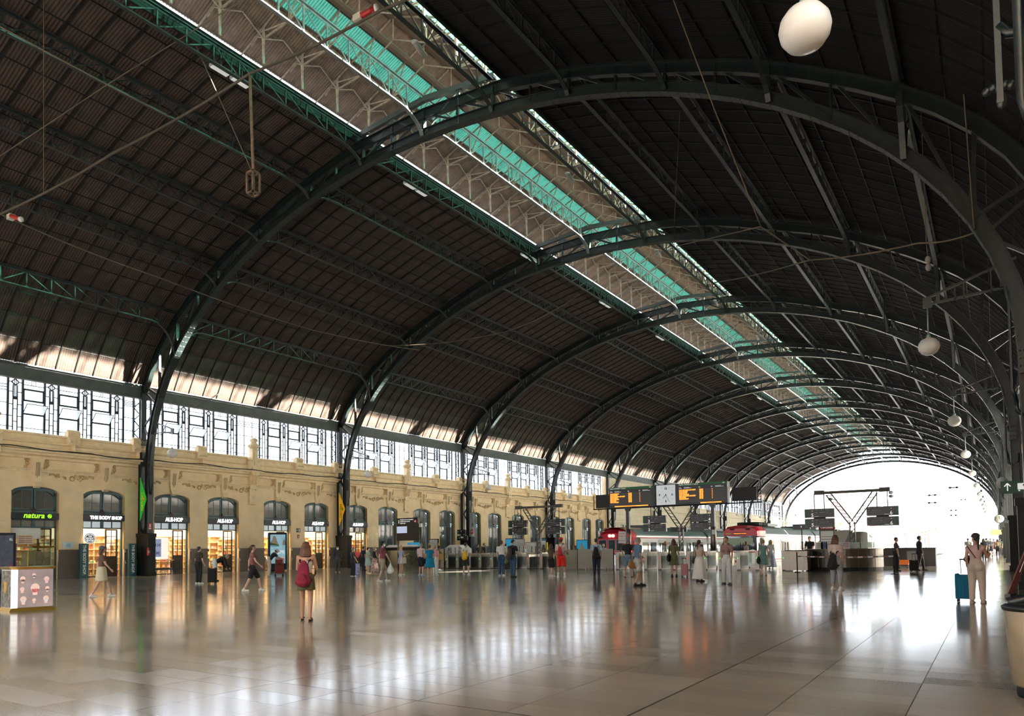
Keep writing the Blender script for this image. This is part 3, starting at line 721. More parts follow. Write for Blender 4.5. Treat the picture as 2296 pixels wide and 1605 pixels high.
# ------------------------------------------------------------------ glazed bands above the parapet
XG = -45.2
lead = M('window_iron', (.018, .026, .03), .5)
offs = [-6.6, -4.72, -2.86]     # left edges of casement panels, one side; strips between
def win_meshes():
    D = {}
    b = MB(); D['mullion'] = MB().box(-.05, .05, -.055, .055, 8.15, 11.2).mesh('mullion', lead)
    # strip with diamond, centred at 0, width .75
    for y in (-.11, .11): b.box(-.02, .02, y-.028, y+.028, 8.15, 10.85)
    for y in (-.045, .045): b.box(-.02, .02, y-.018, y+.018, 10.15, 11.2)
    b.box(-.03, .03, -.13, .13, 10.02, 10.2)
    for a, c in (((-.2, 11.0), (0, 11.2)), ((0, 11.2), (.2, 11.0)), ((.2, 11.0), (0, 10.8)), ((0, 10.8), (-.2, 11.0)), ((-.2, 11.0), (-.37, 11.0)), ((.2, 11.0), (.37, 11.0))): b.bar((0,)+a, (0,)+c, .045, .045)
    tor(b, (0, 0, 11.0), .13, .024, n=12)
    for z in (10.45, 9.75, 9.1, 8.5): b.box(-.02, .02, -.37, -.12, z-.024, z+.024).box(-.02, .02, .12, .37, z-.024, z+.024)
    for z in (9.5, 8.8): b.box(-.02, .02, -.12, .12, z-.024, z+.024)
    D['leading'] = b.mesh('leading', lead)
    D['strip_pane'] = MB().box(-.004, .004, -.36, .36, 8.15, 11.2).mesh('pane', pane_c)
    c = MB(); W = .535
    for y in (-.1, 0, .1): c.box(-.02, .02, y-.012, y+.012, 10.95, 11.2)
    for z, h in ((10.93, .02), (9.27, .03), (8.5, .02)): c.box(-.02, .02, -W, W, z-h, z+h)
    D['bars'] = c.mesh('glazing_bars', lead)
    f = MB(); f.box(-.03, .03, -W, W, 10.62, 10.72).box(-.03, .03, -W, W, 10.0, 10.1).box(-.03, .03, W-.07, W, 10.0, 10.72).box(-.03, .03, -W, -W+.07, 10.0, 10.72)
    D['casement'] = f.mesh('casement', lead); D['cpane'] = MB().box(-.004, .004, -W+.06, W-.06, 10.1, 10.62).mesh('pane', pane_c)
    D['lower_pane'] = MB().box(-.004, .004, -W, W, 8.15, 9.27).mesh('pane', pane_c)
    h = MB(); 
    for a, c2 in (((-W, 0), (W, 0)), ((-W, .68), (W, .68)), ((-W, 0), (-W, .68)), ((W, 0), (W, .68))): h.bar((0, a[0], a[1]), (0, c2[0], c2[1]), .035, .03)
    D['hopper'] = h.mesh('hopper_frame', lead); D['hpane'] = MB().box(-.004, .004, -W+.02, W-.02, .02, .66).mesh('pane', glassM('milky_hopper_glass', (.9, .93, .95), .05, .1, body=(.85, .9, .92), bfac=.55))
    m = MB()
    for y in (-.33, .33): m.box(-.015, .015, y-.024, y+.024, 8.15, 11.2)
    for z in (10.8, 10.65, 10.5, 9.8, 9.1, 8.5): m.box(-.015, .015, -.98, .98, z-.02, z+.02)
    D['mid'] = m.mesh('leading', lead); D['mid_pane'] = MB().box(-.004, .004, -.97, .97, 8.15, 11.2).mesh('pane', pane_c)
    e = MB()
    for z in (10.95, 10.85, 10.75, 10.65, 9.9, 9.1, 8.5): e.box(-.015, .015, -.42, .42, z-.02, z+.02)
    D['end'] = e.mesh('leading', lead); D['end_pane'] = MB().box(-.004, .004, -.42, .42, 8.15, 11.2).mesh('pane', pane_c)
    tl = MB()
    for y in (-.22, .22): tl.box(-.06, .06, y-.05, y+.05, 8.15, 11.3)
    z = 8.2; s_ = 1
    while z < 11: tl.bar((0, -.2*s_, z), (0, .2*s_, z+.4), .05); z += .4; s_ = -s_
    D['post'] = tl.mesh('lattice_post', lead)
    return D
WD = win_meshes(); frost = glassM('frosted_fill_glass', (1, 1, 1), .05, .3, body=(.72, .72, .70), bfac=.92)  # frosted panes added to spread the sun as soft fill from the right
def frosty(me):
    key = 'fr'+me.name
    if key not in _M: _M[key] = me.copy(); _M[key].materials[0] = frost
    return _M[key]
rnd = random.Random(11)
wn = 0
for sg, ks in ((-1, [-2, -1, 0, 1, 2, 3, 6, 7, 8, 9]), (1, [-2]+list(range(1, 10)))):
    X0 = XG if sg < 0 else 2*CX-XG
    pf_ = frosty if sg > 0 else (lambda q: q)
    for k in ks:
        wn += 1; t = thing('window_%d' % wn, '', '', (X0, bc(k), 0), kind='structure')
        for y in (-.98, .98, 1.72, -1.72, 2.86, -2.86, 3.6, -3.6, 4.72, -4.72, 5.47, -5.47, 6.6, -6.6, 7.4, -7.4): inst('mullion', WD['mullion'], t, (0, y, 0))
        for y in (-1.35, 1.35, 3.23, -3.23, 5.1, -5.1, 7.0, -7.0): inst('leading', WD['leading'], t, (0, y, 0)); inst('pane', pf_(WD['strip_pane']), t, (0, y, 0))
        inst('leading', WD['mid'], t); inst('pane', pf_(WD['mid_pane']), t)
        for y in (-7.8, 7.8): inst('leading', WD['end'], t, (0, y, 0)); inst('pane', pf_(WD['end_pane']), t, (0, y, 0))
        for y in (-6.035, -4.165+.0, -2.29, 2.29, 4.16, 6.035):
            inst('glazing_bars', WD['bars'], t, (0, y, 0)); inst('pane', pf_(WD['lower_pane']), t, (0, y, 0))
            ca = inst('casement', WD['casement'], t, (0, y, 0)); inst('pane', pf_(WD['cpane']), ca)
            shut = (k == 0 and abs(y-2.29) < .1); ang = 0 if shut or sg > 0 else (44+rnd.uniform(-4, 4))
            ho = inst('hopper_frame', WD['hopper'], t, (0, y, 9.32), (0, R(ang)*(-sg), 0)); inst('pane', pf_(WD['hpane']), ho)
        inst('lattice_post', WD['post'], t, (0, S/2-.02, 0))
for i, (ya, yb) in enumerate(FILL_ARC):  # unseen arcade glazing, added to glow as fill on the left wall
    t = thing('window_%d' % (160+i), '', '', (XR+.25, ya, 0), kind='structure'); n_ = 5
    for j in range(n_):
        for z0, z1 in ((.1, 2.9), (3.0, 6.1)): MB().box(-.005, .005, (yb-ya)*j/n_+.04, (yb-ya)*(j+1)/n_-.04, z0, z1).build('pane', frost, t)
    for j in range(n_+1): MB().box(-.05, .05, (yb-ya)*j/n_-.04, (yb-ya)*j/n_+.04, 0, 6.15).build('mullion', lead, t)
    MB().box(-.05, .05, 0, yb-ya, 2.9, 3.0).build('transom', lead, t)
MB().box(XR+.2, XR+.5, RY(-1), RY(1), 8.2, 11.2).build('wall_right_upper', brown_shade, kind='structure')  # dark wall added to hide the glowing window bays at the right edge
# plain plaster storeys farther down the hall
cream_w = M('pale_cream_plaster', (.72, .64, .48), .8, var=.08, vs=1.5)
far = MB()
def wall_holes(mb, xa, xc, y0, y1, z0, z1, holes):
    """holes: list of (ya,yb,za,zb) sharing rows"""
    rows = sorted({(h[2], h[3]) for h in holes}); z = z0
    for za, zb in rows:
        mb.box(xa, xc, y0, y1, z, za); y = y0
        for h in sorted(h for h in holes if (h[2], h[3]) == (za, zb)):
            mb.box(xa, xc, y, h[0], za, zb); y = h[1]
        mb.box(xa, xc, y, y1, za, zb); z = zb
    mb.box(xa, xc, y0, y1, z, z1)
    return mb
hol = [(y, y+1.3, 2.6, 4.6) for y in [RY(4)+1.5+i*2.77 for i in range(42)]]+[(y, y+1.2, 8.4, 9.8) for y in [RY(4)+2.0+i*4.1 for i in range(8)]]+[(RY(6)+1+i*2.5, RY(6)+2.6+i*2.5, 8.4, 9.8) for i in range(0)]
wall_holes(far, XW-.5, XW, RY(4), RY(6), 0, 11.1, [h for h in hol if h[1] < RY(6)-.3]).build('wall_left_far', cream_w, kind='structure')
far = MB(); wall_holes(far, XW-.5, XW, RY(6), RY(10), 0, 8.15, [h for h in hol if RY(6)+.3 < h[0] and h[1] < RY(10)-.3 and h[3] < 8]).build('wall_left_end', cream_w, kind='structure')
MB().box(XW-.45, XW+.12, RY(4)-.5, RY(4)+.5, 0, 11.1).box(XW-.45, XW+.2, RY(4)-.6, RY(4)+.6, 6.8, 7.3).build('trim_9', yellow, kind='structure')
for z0, z1, o in ((7.0, 7.3, .3), (4.85, 4.95, .1), (5.2, 5.4, .15), (6.0, 6.1, .1), (8.0, 8.2, .2)):
    MB().box(XW, XW+o, RY(4), RY(10), z0, z1).build('trim_10', cream_w, kind='structure')
ww = MB(); ww.box(-.2, -.16, .05, 1.25, 2.6, 4.6, 1)
for z in (2.6, 3.2, 3.9, 4.55): ww.box(-.15, -.1, 0, 1.3, z, z+.06)
for y in (0, .62, 1.24): ww.box(-.15, -.1, y, y+.06, 2.6, 4.6)
for i in range(7): ww.box(.02, .06, .05+.19*i, .09+.19*i, 2.5, 3.1)
ww.box(0, .12, -.05, 1.35, 2.45, 2.52).box(0, .08, 0, 1.3, 3.08, 3.12)
wwm = ww.mesh('window_unit', [tealb, M('bright_grey_pane', (.35, .42, .5), .15, spec=.8)])
for i, h in enumerate([h for h in hol if h[3] < 8 and h[1] < RY(10)-.3]):
    o = inst('window_%d' % (60+i), wwm, None, (XW, h[0], 0)); o['kind'] = 'structure'
wv = MB().box(-.2, -.16, 0, 1.2, 8.4, 9.8, 1).box(-.12, -.06, .57, .63, 8.4, 9.8).box(-.12, -.06, 0, 1.2, 9.1, 9.15).mesh('window_unit', [tealb, _M['bright_grey_pane']])
for i, h in enumerate([h for h in hol if h[3] > 8 and h[1] < RY(6)-.3]):
    o = inst('window_%d' % (120+i), wv, None, (XW, h[0], 0)); o['kind'] = 'structure'
# wall behind the camera with tall windows, as on the street side
wb = MB(); wall_holes(wb, -50, 6, -8.3, -7.8, 0, 0.1, [])
wb = MB()
def wallx(mb, y0, y1, x0, x1, z0, z1, holes):
    x = x0; zs = holes[0][2], holes[0][3]
    mb.box(x0, x1, y0, y1, z0, zs[0]).box(x0, x1, y0, y1, zs[1], z1)
    for h in holes: mb.box(x, h[0], y0, y1, *zs); x = h[1]
    mb.box(x, x1, y0, y1, *zs); return mb
wallx(wb, -8.3, -7.8, -47, 4, 0, 9, [(-44+i*4.5, -41.2+i*4.5, 1, 7.5) for i in range(10)]).build('wall_back', yellow, kind='structure')
wt = MB(); wt.box(-44.8, 2, -8.3, -7.8, 9, 24)
wt.build('wall_back_gable', yellow, kind='structure')
# ------------------------------------------------------------------ shop rooms behind the doors
swarm = M('shop_wall_warm', (.85, .78, .66), .8); sfl = M('shop_floor_tan', (.42, .3, .17), .4); shelf_m = M('pale_wood_shelf', (.72, .55, .34), .5, var=.1)
shopdoors = [(-1, 2), (-1, 3), (0, 0), (0, 1), (0, 2), (0, 3), (1, 0)]
whichs = ['leftmost shop', 'second shop from the left', 'third shop from the left', 'fourth shop from the left', 'fifth shop from the left', 'sixth shop from the left', 'seventh shop']
pc = [(.7, .12, .1), (.85, .65, .3), (.15, .35, .5), (.85, .82, .75), (.25, .45, .2), (.75, .35, .5), (.9, .5, .12), (.35, .2, .12), (.9, .85, .6)]
pm = [M('product_colour_%s' % n, c, .5) for n, c in zip(('red', 'sand', 'blue', 'white', 'leaf', 'pink', 'orange', 'cocoa', 'straw'), pc)]
rp_ = random.Random(21)
bot = [MB().lathe([(.04, 0), (.045, .02), (.045, .15), (.02, .19), (.02, .23)], 8).mesh('bottle', q) for q in pm]
bxs = [MB().box(-.07, .07, -.06, .06, 0, .15).box(-.072, .072, -.062, .062, .11, .13).mesh('carton', q) for q in pm]
bag = [MB().frus((0, 0), 0, .2, (.07, .05), (.06, .03)).tube([(-.03, 0, .2), (-.02, 0, .27), (.02, 0, .27), (.03, 0, .2)], .006, 4).mesh('pouch', q) for q in pm]
levels = ['the bottom', 'the second', 'the third', 'the fourth', 'the fifth', 'the top']
def ptag(o, me, where):
    c_ = me.materials[0].name.split('_')[-1]; n = me.name.split('.')[0]; l = '%s %s %s' % (c_, n, where.replace(', behind the second column', '')); tag(o, l, 'product', l)
lampm = M('ceiling_spot_glow', (1, .88, .7), .5, emit=5)
ROOMD = 2.7
for i, (k, di) in enumerate(shopdoors):
    c = bc(k)+DOFF[di]; y0, y1 = c-1.88, c+1.88; x0, x1 = XW-.5-ROOMD, XW-.5
    dimd = i == 0
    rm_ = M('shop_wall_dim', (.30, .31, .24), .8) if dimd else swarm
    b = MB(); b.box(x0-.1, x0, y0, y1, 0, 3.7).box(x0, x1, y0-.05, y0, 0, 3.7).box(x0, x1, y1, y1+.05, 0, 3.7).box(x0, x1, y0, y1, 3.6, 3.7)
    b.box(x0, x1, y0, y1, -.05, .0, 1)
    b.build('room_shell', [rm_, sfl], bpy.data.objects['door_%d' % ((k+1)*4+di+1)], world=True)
    cl_ = thing('ceiling_spotlight', 'track of small round spotlights on the ceiling of the %s' % whichs[i], 'ceiling light', (x0+1.5, c, 3.6), group='shop ceiling lights')
    for qy in (-1.1, 0, 1.1):
        for qx in (-1.0, 0, .9): MB().lathe([(.06, 0), (.1, -.05), (.1, -.09)], 10, (qx, qy, 0)).build('spot', lampm if not dimd or qx == 0 else white, cl_)
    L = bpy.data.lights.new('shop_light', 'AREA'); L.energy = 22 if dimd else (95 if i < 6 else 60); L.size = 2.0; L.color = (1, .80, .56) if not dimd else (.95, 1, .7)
    lo = bpy.data.objects.new('shop_light', L); COL.objects.link(lo); lo.parent = cl_; lo.location = (.2, 0, -.12)
    def unit(xa, ya, w, h, rz, nm, label, nsh=6, side=None):
        t = thing('shelf_unit', label, 'shelf', (xa, ya, 0), rz)
        MB().box(0, .03, 0, w, 0, h).build('back_board', shelf_m, t)
        for z in [h*j/nsh for j in range(nsh+1)]: MB().box(0, .36, 0, w, z, z+.03).build('shelf', shelf_m, t)
        for y in [w*j/4 for j in range(5)]: MB().box(0, .35, y-.015, y+.015, 0, h).build('upright', shelf_m, t)
        return t
    unit(x0+.02, y0+.1, 3.55, 2.5, 0, '', 'pale wooden shelves of goods along the back of the %s' % whichs[i])
    unit(x0+.42, y1-.03, 2.2, 2.3, R(-90), '', 'pale wooden shelves along the far side wall of the %s' % whichs[i])
    for j in range(6):
        for q in range(9):
            if rp_.random() < .12 or (q % 2 and j % 2 and i > 2): continue
            me = rp_.choice((bot, bxs, bag))[rp_.randrange(9)]
            o = inst(me.name.split('.')[0], me, None, (x0+.22, y0+.27+q*.4+rp_.uniform(-.05, .05), 2.5*j/6+.03), (0, 0, rp_.uniform(-.3, .3)))
            ptag(o, me, 'on %s back shelf of the %s' % (levels[j], whichs[i]))
    for j in range(6):
        for q in range(5):
            me = rp_.choice((bot, bxs, bag))[rp_.randrange(9)]
            ptag(inst(me.name.split('.')[0], me, None, (x0+.6+q*.42, y1-.22, 2.3*j/6+.03)), me, 'on %s side shelf of the %s' % (levels[j], whichs[i]))
    # island display in the doorway
    t = thing('display_table', 'low wooden display stand with goods inside the doorway of the %s' % whichs[i], 'display', (x1-.9, c-.3, 0))
    MB().box(-.4, .4, -.6, .6, .8, .84).build('table_top', shelf_m, t); MB().box(-.36, .36, -.55, .55, .1, .14).build('lower_shelf', shelf_m, t)
    for a in (-.36, .36):
        for e in (-.55, .55): MB().box(a-.02, a+.02, e-.02, e+.02, 0, .8).build('leg', shelf_m, t)
    for q in range(8):
        me = rp_.choice((bot, bxs, bag))[rp_.randrange(9)]
        ptag(inst(me.name.split('.')[0], me, None, (x1-.9+rp_.choice((-.2, .2)), c-.82+.15*q, .84)), me, 'on the display stand in the %s' % whichs[i])
# floor threshold strips are part of the floor; roller shutter and notice of the first shop
t = thing('roller_shutter', 'half lowered white roller shutter in the leftmost shop doorway', 'shutter', (XW-.42, bc(-1)+2.3, 2.3))
for j in range(6): MB().box(-.02, .02, -1.15, .45, .1*j, .1*j+.096).build('slat', white, t)
t = thing('paper_notice', 'cream paper notice with lines of red lettering hanging in the leftmost shop doorway', 'notice', (XW-.3, bc(-1)+1.95, 1.98))
MB().box(-.005, .005, -.42, .42, 0, .52).build('sheet', M('cream_paper', (.8, .74, .6), .8), t)
for j in range(4): text('REBAJAS REBAJAS', .085, M('red_print', (.6, .08, .06), .7), t, (.01, 0, .44-.11*j), FX)
# round hanging sign and the two totems of the second shop
def blk_sign():
    t = thing('hanging_shop_sign', 'round black and white sign reading THE BODY SHOP hanging in the second doorway', 'sign', (XW+.12, bc(-1)+5.2, 2.32))
    b = MB(); b.v = []; n = 32
    MB().prism([(.33*math.cos(2*math.pi*i/n), .33*math.sin(2*math.pi*i/n)) for i in range(n)], -.03, .03, 'x').build('disc', M('sign_white', (.85, .87, .9), .4, emit=.25), t)
    MB().prism([(.30*math.cos(2*math.pi*i/n), .30*math.sin(2*math.pi*i/n)) for i in range(n)], .03, .035, 'x').build('dark_ring', signm, t)
    MB().prism([(.27*math.cos(2*math.pi*i/n), .27*math.sin(2*math.pi*i/n)) for i in range(n)], .035, .038, 'x').build('pale_ring', _M['sign_white'], t)
    MB().prism([(.245*math.cos(2*math.pi*i/n), .235*math.sin(2*math.pi*i/n)-.01) for i in range(n)], .038, .042, 'x').build('dark_core', signm, t)
    for j, s_ in enumerate(('THE', 'BODY', 'SHOP')): text(s_, .155 if j else .12, _M['sign_white'], t, (.047, 0, .12-.13*j), FX, bold=.004)
    MB().tube([(0, 0, .33), (0, 0, .52)], .012).build('hanger', dark, t)
blk_sign()
totm = M('teal_totem', (.02, .10, .12), .45)
for nm, px in (('left', 181), ('right', 288)):
    p = at(px, 1298, X=XW+.45); t = thing('totem_sign', 'tall narrow teal totem reading THE BODY SHOP, on the %s of the second shop door' % nm, 'sign', (XW+.5, bc(-1)+DOFF[3]+(-1.42 if nm == 'left' else 1.46), 0), group='teal totems')
    MB().box(-.08, .08, -.24, .24, .02, 2.0).box(-.14, .14, -.26, .26, 0, .03).build('panel', totm, t)
    text('THE BODY SHOP.', .24, M('totem_letters', (.85, .88, .88), .5), t, (.085, 0, 1.05), (R(0), R(90), 0), bold=.006, sx=.93)
# wall map, exit and extinguisher signs, extinguisher
t = thing('framed_map', 'small framed pale blue map on the yellow wall left of the totem', 'map', (XW+.02, bc(-1)+4.05, 1.72)); MB().box(0, .03, -.32, .32, 0, .4).build('frame', white, t); MB().box(.03, .034, -.28, .28, .04, .36).build('sheet', M('map_paper', (.75, .85, .86), .6), t); MB().prism([(-.12, .1), (.1, .08), (.14, .3), (-.05, .32), (-.13, .2)], .034, .037, 'x').build('city_area', M('map_blue', (.35, .65, .75), .6), t)
redm = M('signal_red', (.55, .02, .02), .4); grm = M('exit_green', (.0, .055, .025), .4)
def plate(name, label, loc, w, h, col, rz=0, cat='sign', marks=()):
    t = thing(name, label, cat, loc, rz); MB().box(0, .012, -w/2, w/2, -h/2, h/2).build('plate', col, t)
    for (a, c, e, f) in marks: MB().box(.012, .016, a, c, e, f).build('mark', white, t)
    return t
yc = bc(0)+4.25
plate('exit_sign', 'green running man exit sign on the pier between the third and fourth matching shop signs', (XW+.01, yc, 3.0), .38, .3, grm, marks=((.02, .14, -.1, .1), (-.14, -.03, -.02, .02), (-.14, -.1, -.05, .05)))
plate('extinguisher_sign', 'red and white fire extinguisher sign below the exit sign on the pier', (XW+.01, yc, 2.5), .2, .34, redm, marks=((-.04, .04, -.05, .08), (-.1, .1, -.17, -.1)))
ex = M('extinguisher_red', (.6, .02, .02), .25)
def exting(loc, label):
    t = thing('fire_extinguisher', label, 'extinguisher', loc); MB().lathe([(.08, 0), (.085, .03), (.085, .4), (.06, .47), (.03, .5)], 14).build('cylinder', ex, t)
    MB().box(-.03, .05, -.02, .02, .5, .56).tube([(.04, 0, .54), (.12, 0, .45), (.11, 0, .2), (.1, 0, .08)], .014).build('valve_and_hose', dark, t); MB().box(.08, .087, -.05, .05, .15, .32).build('paper_label', white, t)
lx = CX-22.05
plate('extinguisher_sign', 'red and white fire extinguisher sign on the first left arch leg', (lx+.25, D1-.22, 3.05), .26, .38, redm, R(-90), marks=((-.05, .05, -.06, .12), (-.11, .11, -.18, -.11)))
exting((lx+.3, D1-.36, 1.25), 'red fire extinguisher hanging on the first left arch leg')
plate('extinguisher_sign', 'small red fire sign on the third left arch leg', (lx+.2, RY(2)-.22, 3.1), .3, .45, redm, R(-90), marks=((-.05, .05, -.06, .12),))
# triangular banners on the column lacing
def tri(k, col, lc, label, tx):
    t = thing('triangular_banner', label, 'banner', (CX-22.55, RY(k)-.2, 0))
    MB().prism([(-.42, 3.4), (.28, 4.75), (-.42, 6.1)], -.02, .02, 'y').build('banner_sheet', col, t)
    text(tx, .42, lc, t, (-.2, -.025, 4.6), (R(90), R(-90), 0), align='CENTER', sx=.95); 
    b = MB(); 
    for i in range(8): a = i*math.pi/4; b.bar((.02, -.03, 4.75), (.02+.13*math.cos(a), -.03, 4.75+.16*math.sin(a)), .02)
    b.ball((.02, -.03, 4.75), .06, .02, .06).build('sun_emblem', lc if k else M('emblem_orange', (.9, .45, .02), .5), t)
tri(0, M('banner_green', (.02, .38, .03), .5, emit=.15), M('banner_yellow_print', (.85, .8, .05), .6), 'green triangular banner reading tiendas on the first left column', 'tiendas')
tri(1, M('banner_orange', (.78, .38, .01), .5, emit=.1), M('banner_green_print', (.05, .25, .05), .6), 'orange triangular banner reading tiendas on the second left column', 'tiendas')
# ------------------------------------------------------------------ globe lamps on brackets
globe = M('opal_glass', (.72, .69, .65), .3)
gl = MB().lathe([(.03, -.265), (.12, -.25), (.21, -.2), (.28, -.1), (.3, 0), (.28, .1), (.21, .2), (.1, .255), (.05, .27), (.04, .32)], 28).mesh('globe', globe)
rod = MB().tube([(0, 0, .28), (0, 0, 1.25)], .02).lathe([(.07, .28), (.05, .36), (.02, .4)], 12).mesh('rod', M('rod_steel', (.35, .4, .4), .35, metal=.6))
def bracket(s):
    b = MB(); e = s*2.3
    b.bar((0, 0, 1.3), (e*.82, 0, 1.42), .05, .07).bar((0, 0, 1.5), (e, 0, 2.25), .05, .07).box(-.12*1, .12, -.04, .04, 1.2, 1.52)
    for f in (.32, .42, .72, .82):
        b.bar((e*f, 0, 1.3+.12*f), (e*f, 0, 1.5+.75*f), .035); b.ball((e*f, 0, 1.3+.1*f), .05, n=6)
    b.tube([(e*.8, 0, 1.42), (e*.88, 0, 1.4), (e*.9, 0, 1.3), (e*.9, 0, -1.6), (e*.93, 0, -1.9)], .045)
    b.bar((e*.9, 0, 1.3), (e, 0, 1.3), .05, .1)
    b.tube([(e*.93, 0, -1.9), (e*.93, 0, -2.2), (e*1.0, 0, -2.4), (e*1.1, 0, -2.2), (e*1.12, 0, -1.8)], .06)
    return b.mesh('bracket', iron)
brm = {s: bracket(s) for s in (-1, 1)}
for s, X in ((1, -1.5), (-1, -41.35)):
    for k in (NK if s > 0 else range(0, 11)):
        nm = ['nearest, high above the camera' if s > 0 else '', 'first', 'second', 'third', 'fourth', 'fifth', 'sixth', 'seventh', 'eighth', 'ninth', 'tenth', 'eleventh'][k+1]
        t = thing('globe_lamp', 'white globe lamp on %s bracket along the %s arch legs' % ('the '+nm.replace(', high above the camera', ' high') , 'right' if s > 0 else 'left'), 'lamp', (X-(.0 if k >= 0 else .185), RY(k), 7.38 if k >= 0 else 7.53), group='globe lamps on the %s' % ('right' if s > 0 else 'left'))
        inst('globe', gl, t); inst('rod', rod, t); inst('bracket', brm[s], t)
# twin strip lights under the left edge of the skylight and spotlights on its right edge
stl = M('strip_housing', (.62, .66, .66), .4); stp = M('strip_diffuser', (.8, .86, .84), .3, emit=.1)
spl = M('spot_housing', (.30, .29, .27), .5)
stn = 'nearest second third fourth fifth sixth seventh eighth ninth tenth eleventh twelfth thirteenth fourteenth'.split()
for bi in range(14):
    t = thing('strip_light', 'twin white strip light under the left skylight edge, %s from the camera' % stn[bi], 'light', (CX-4.15, 18.3+11.6*bi, 20.9), group='strip lights')
    for y in (-.85, .1):
        MB().box(-.16, .16, y, y+.8, 0, .12).build('housing', stl, t); MB().box(-.13, .13, y+.04, y+.76, -.03, 0).build('diffuser', stp, t)
    for y in (-.5, 0, .5): MB().box(.1, .13, y-.015, y+.015, .1, 1.0).build('hanger', iron2, t)
    t = thing('spotlight', 'grey cylindrical spotlight by the right skylight edge, %s from the camera' % stn[bi], 'light', (CX+3.4, 21.4+12.1*bi, 20.8), group='cylindrical spotlights')
    MB().tube([(0, -.3, .12), (0, .3, -.1)], .11, 12).build('barrel', spl, t); MB().lathe([(.14, 0), (.14, .03)], 12, (0, -.32, .13)).build('rim', stl, t); MB().tube([(0, 0, 0), (.5, 0, .3)], .03).build('arm', spl, t)
# ropes, cables, hanging pole and cameras of the old suspended rig
rope = M('old_rope', (.16, .12, .08), .9); rope2 = M('dusty_cable', (.10, .085, .065), .9)
def cable(pts, r, label, mat=rope2, sag=0, name='cable', cat='cable'):
    P = []
    for a, c in zip(pts, pts[1:]):
        a, c = Vector(a), Vector(c)
        for i in range(12): q = a.lerp(c, i/12); q.z -= sag*math.sin(math.pi*i/12); P.append(q)
    P.append(Vector(pts[-1])); return tag(MB().tube(P, r, 5, mat and 0).build(name, mat), label, cat, 'overhead cables')
Yc = 17.0
A_ = at(0, 480, Y=12.5); B_ = at(560, 165, Y=Yc); C_ = at(850, 25, Y=Yc)
cable([at(-60, 500, Y=12), A_, at(250, 345, Y=14.5), B_, C_, at(1000, -60, Y=Yc)], .05, 'thick twisted overhead cable crossing the upper left of the hall up to the skylight', sag=.12)
cable([at(0, 350, Y=13), at(240, 190, Y=15), at(560, -10, Y=Yc)], .022, 'thin straight rope crossing the upper left corner above the thick cable', rope)
cable([at(0, 60, Y=10), at(240, 190, Y=13), at(380, 262, Y=15)], .022, 'thin rope slanting down along the upper left girders', rope)
cable([at(425, 70, Y=Yc), at(565, 385, Y=Yc)], .02, 'thin guy rope running down to the foot of the hanging pole', rope)
t = thing('hanging_pole', 'brown vertical pole with an empty box frame at its foot, hanging from the thick cable', 'pole', tuple(B_))
pe = at(568, 388, Y=Yc)-B_; MB().tube([(0, 0, 0), pe], .055, 8).build('pole', M('rusty_brown', (.22, .14, .09), .8, var=.2), t)
b = MB(); x, z = pe.x, pe.z
for a in (-.17, .17):
    for c in (-.15, .15): b.box(x+a-.03, x+a+.03, c-.03, c+.03, z-.78, z)
for zz in (z, z-.78): b.box(x-.2, x+.2, -.18, -.12, zz-.03, zz+.03).box(x-.2, x+.2, .12, .18, zz-.03, zz+.03).box(x-.2, x-.14, -.18, .18, zz-.03, zz+.03).box(x+.14, x+.2, -.18, .18, zz-.03, zz+.03)
b.build('box_frame', _M['rusty_brown'], t); MB().tube([(x, 0, z+.02), (x-.1, 0, z-.05), (x-.13, 0, z-.2)], .02).build('hook', rope2, t)
def rig(px, py, Y, label, s=1):
    p = at(px, py, Y=Y); t = thing('cable_pulley', label, 'pulley', tuple(p))
    MB().box(-.28*s, .02*s, -.12*s, .12*s, -.1*s, .1*s).build('pale_block', M('pale_block', (.6, .57, .48), .6), t)
    MB().tube([(.0, -.05, 0), (.42*s, .12*s, -.2*s if py > 300 else .16*s)], .09*s, 10).build('red_roller', M('red_roller', (.5, .03, .03), .4), t)
    e = Vector((.42*s, .12*s, -.2*s if py > 300 else .16*s)); MB().tube([e, e+Vector((.07*s, .02*s, 0))], .115*s, 12).build('white_flange', white, t)
rig(28, 485, 12.7, 'red and white pulley on the thick cable at the left edge of the photo', .9)
rig(812, 38, Yc, 'red and white pulley hanging under the skylight at the top of the photo', 1.1)
cable([at(0, 480, Y=12.5), at(350, 620, Y=18), at(700, 740, Y=27), at(940, 785, Y=36)], .03, 'long thin cable sloping down in front of the left roof slope', sag=.1)
cable([at(385, 935, Y=D1), at(530, 852, Y=33), at(760, 790, Y=45)], .018, 'thin wire rising from the first left arch leg past a small bracket', sag=.3)
cable([at(870, 775, Y=40), at(1130, 745, Y=40), at(1300, 660, Y=40)], .03, 'pale cable slung across the third arch', rope, sag=.25)
cable([at(1510, 0, Y=22), at(1600, 240, Y=23), at(1706, 508, Y=26)], .022, 'pale rope falling from the top edge across the dark right roof slope', rope)
cable([at(1706, 508, Y=26), at(1816, 583, Y=27)], .022, 'short pale rope continuing down right from the rope junction', rope)
cable([at(1706, 508, Y=26), at(1515, 552, Y=42)], .022, 'pale rope running left from the rope junction towards the second arch', rope)
cable([at(1600, 634, Y=46), at(1816, 583, Y=32), at(2060, 545, Y=27), at(2190, 520, Y=D1)], .028, 'long pale rope sloping up to the first right arch leg', rope, sag=.1)
cable([at(2143, -20, Y=D1-.5), at(2184, 512, Y=D1-.3)], .022, 'rope hanging nearly upright beside the first right arch leg', rope)
cable([at(98, -10, Y=9.5), at(98, 430, Y=9.5)], .010, 'very thin plumb line near the left edge of the photo', rope)
cable([at(1531, 125, Y=30), at(1512, 500, Y=30)], .012, 'very thin dark plumb line in front of the right roof slope', rope2)
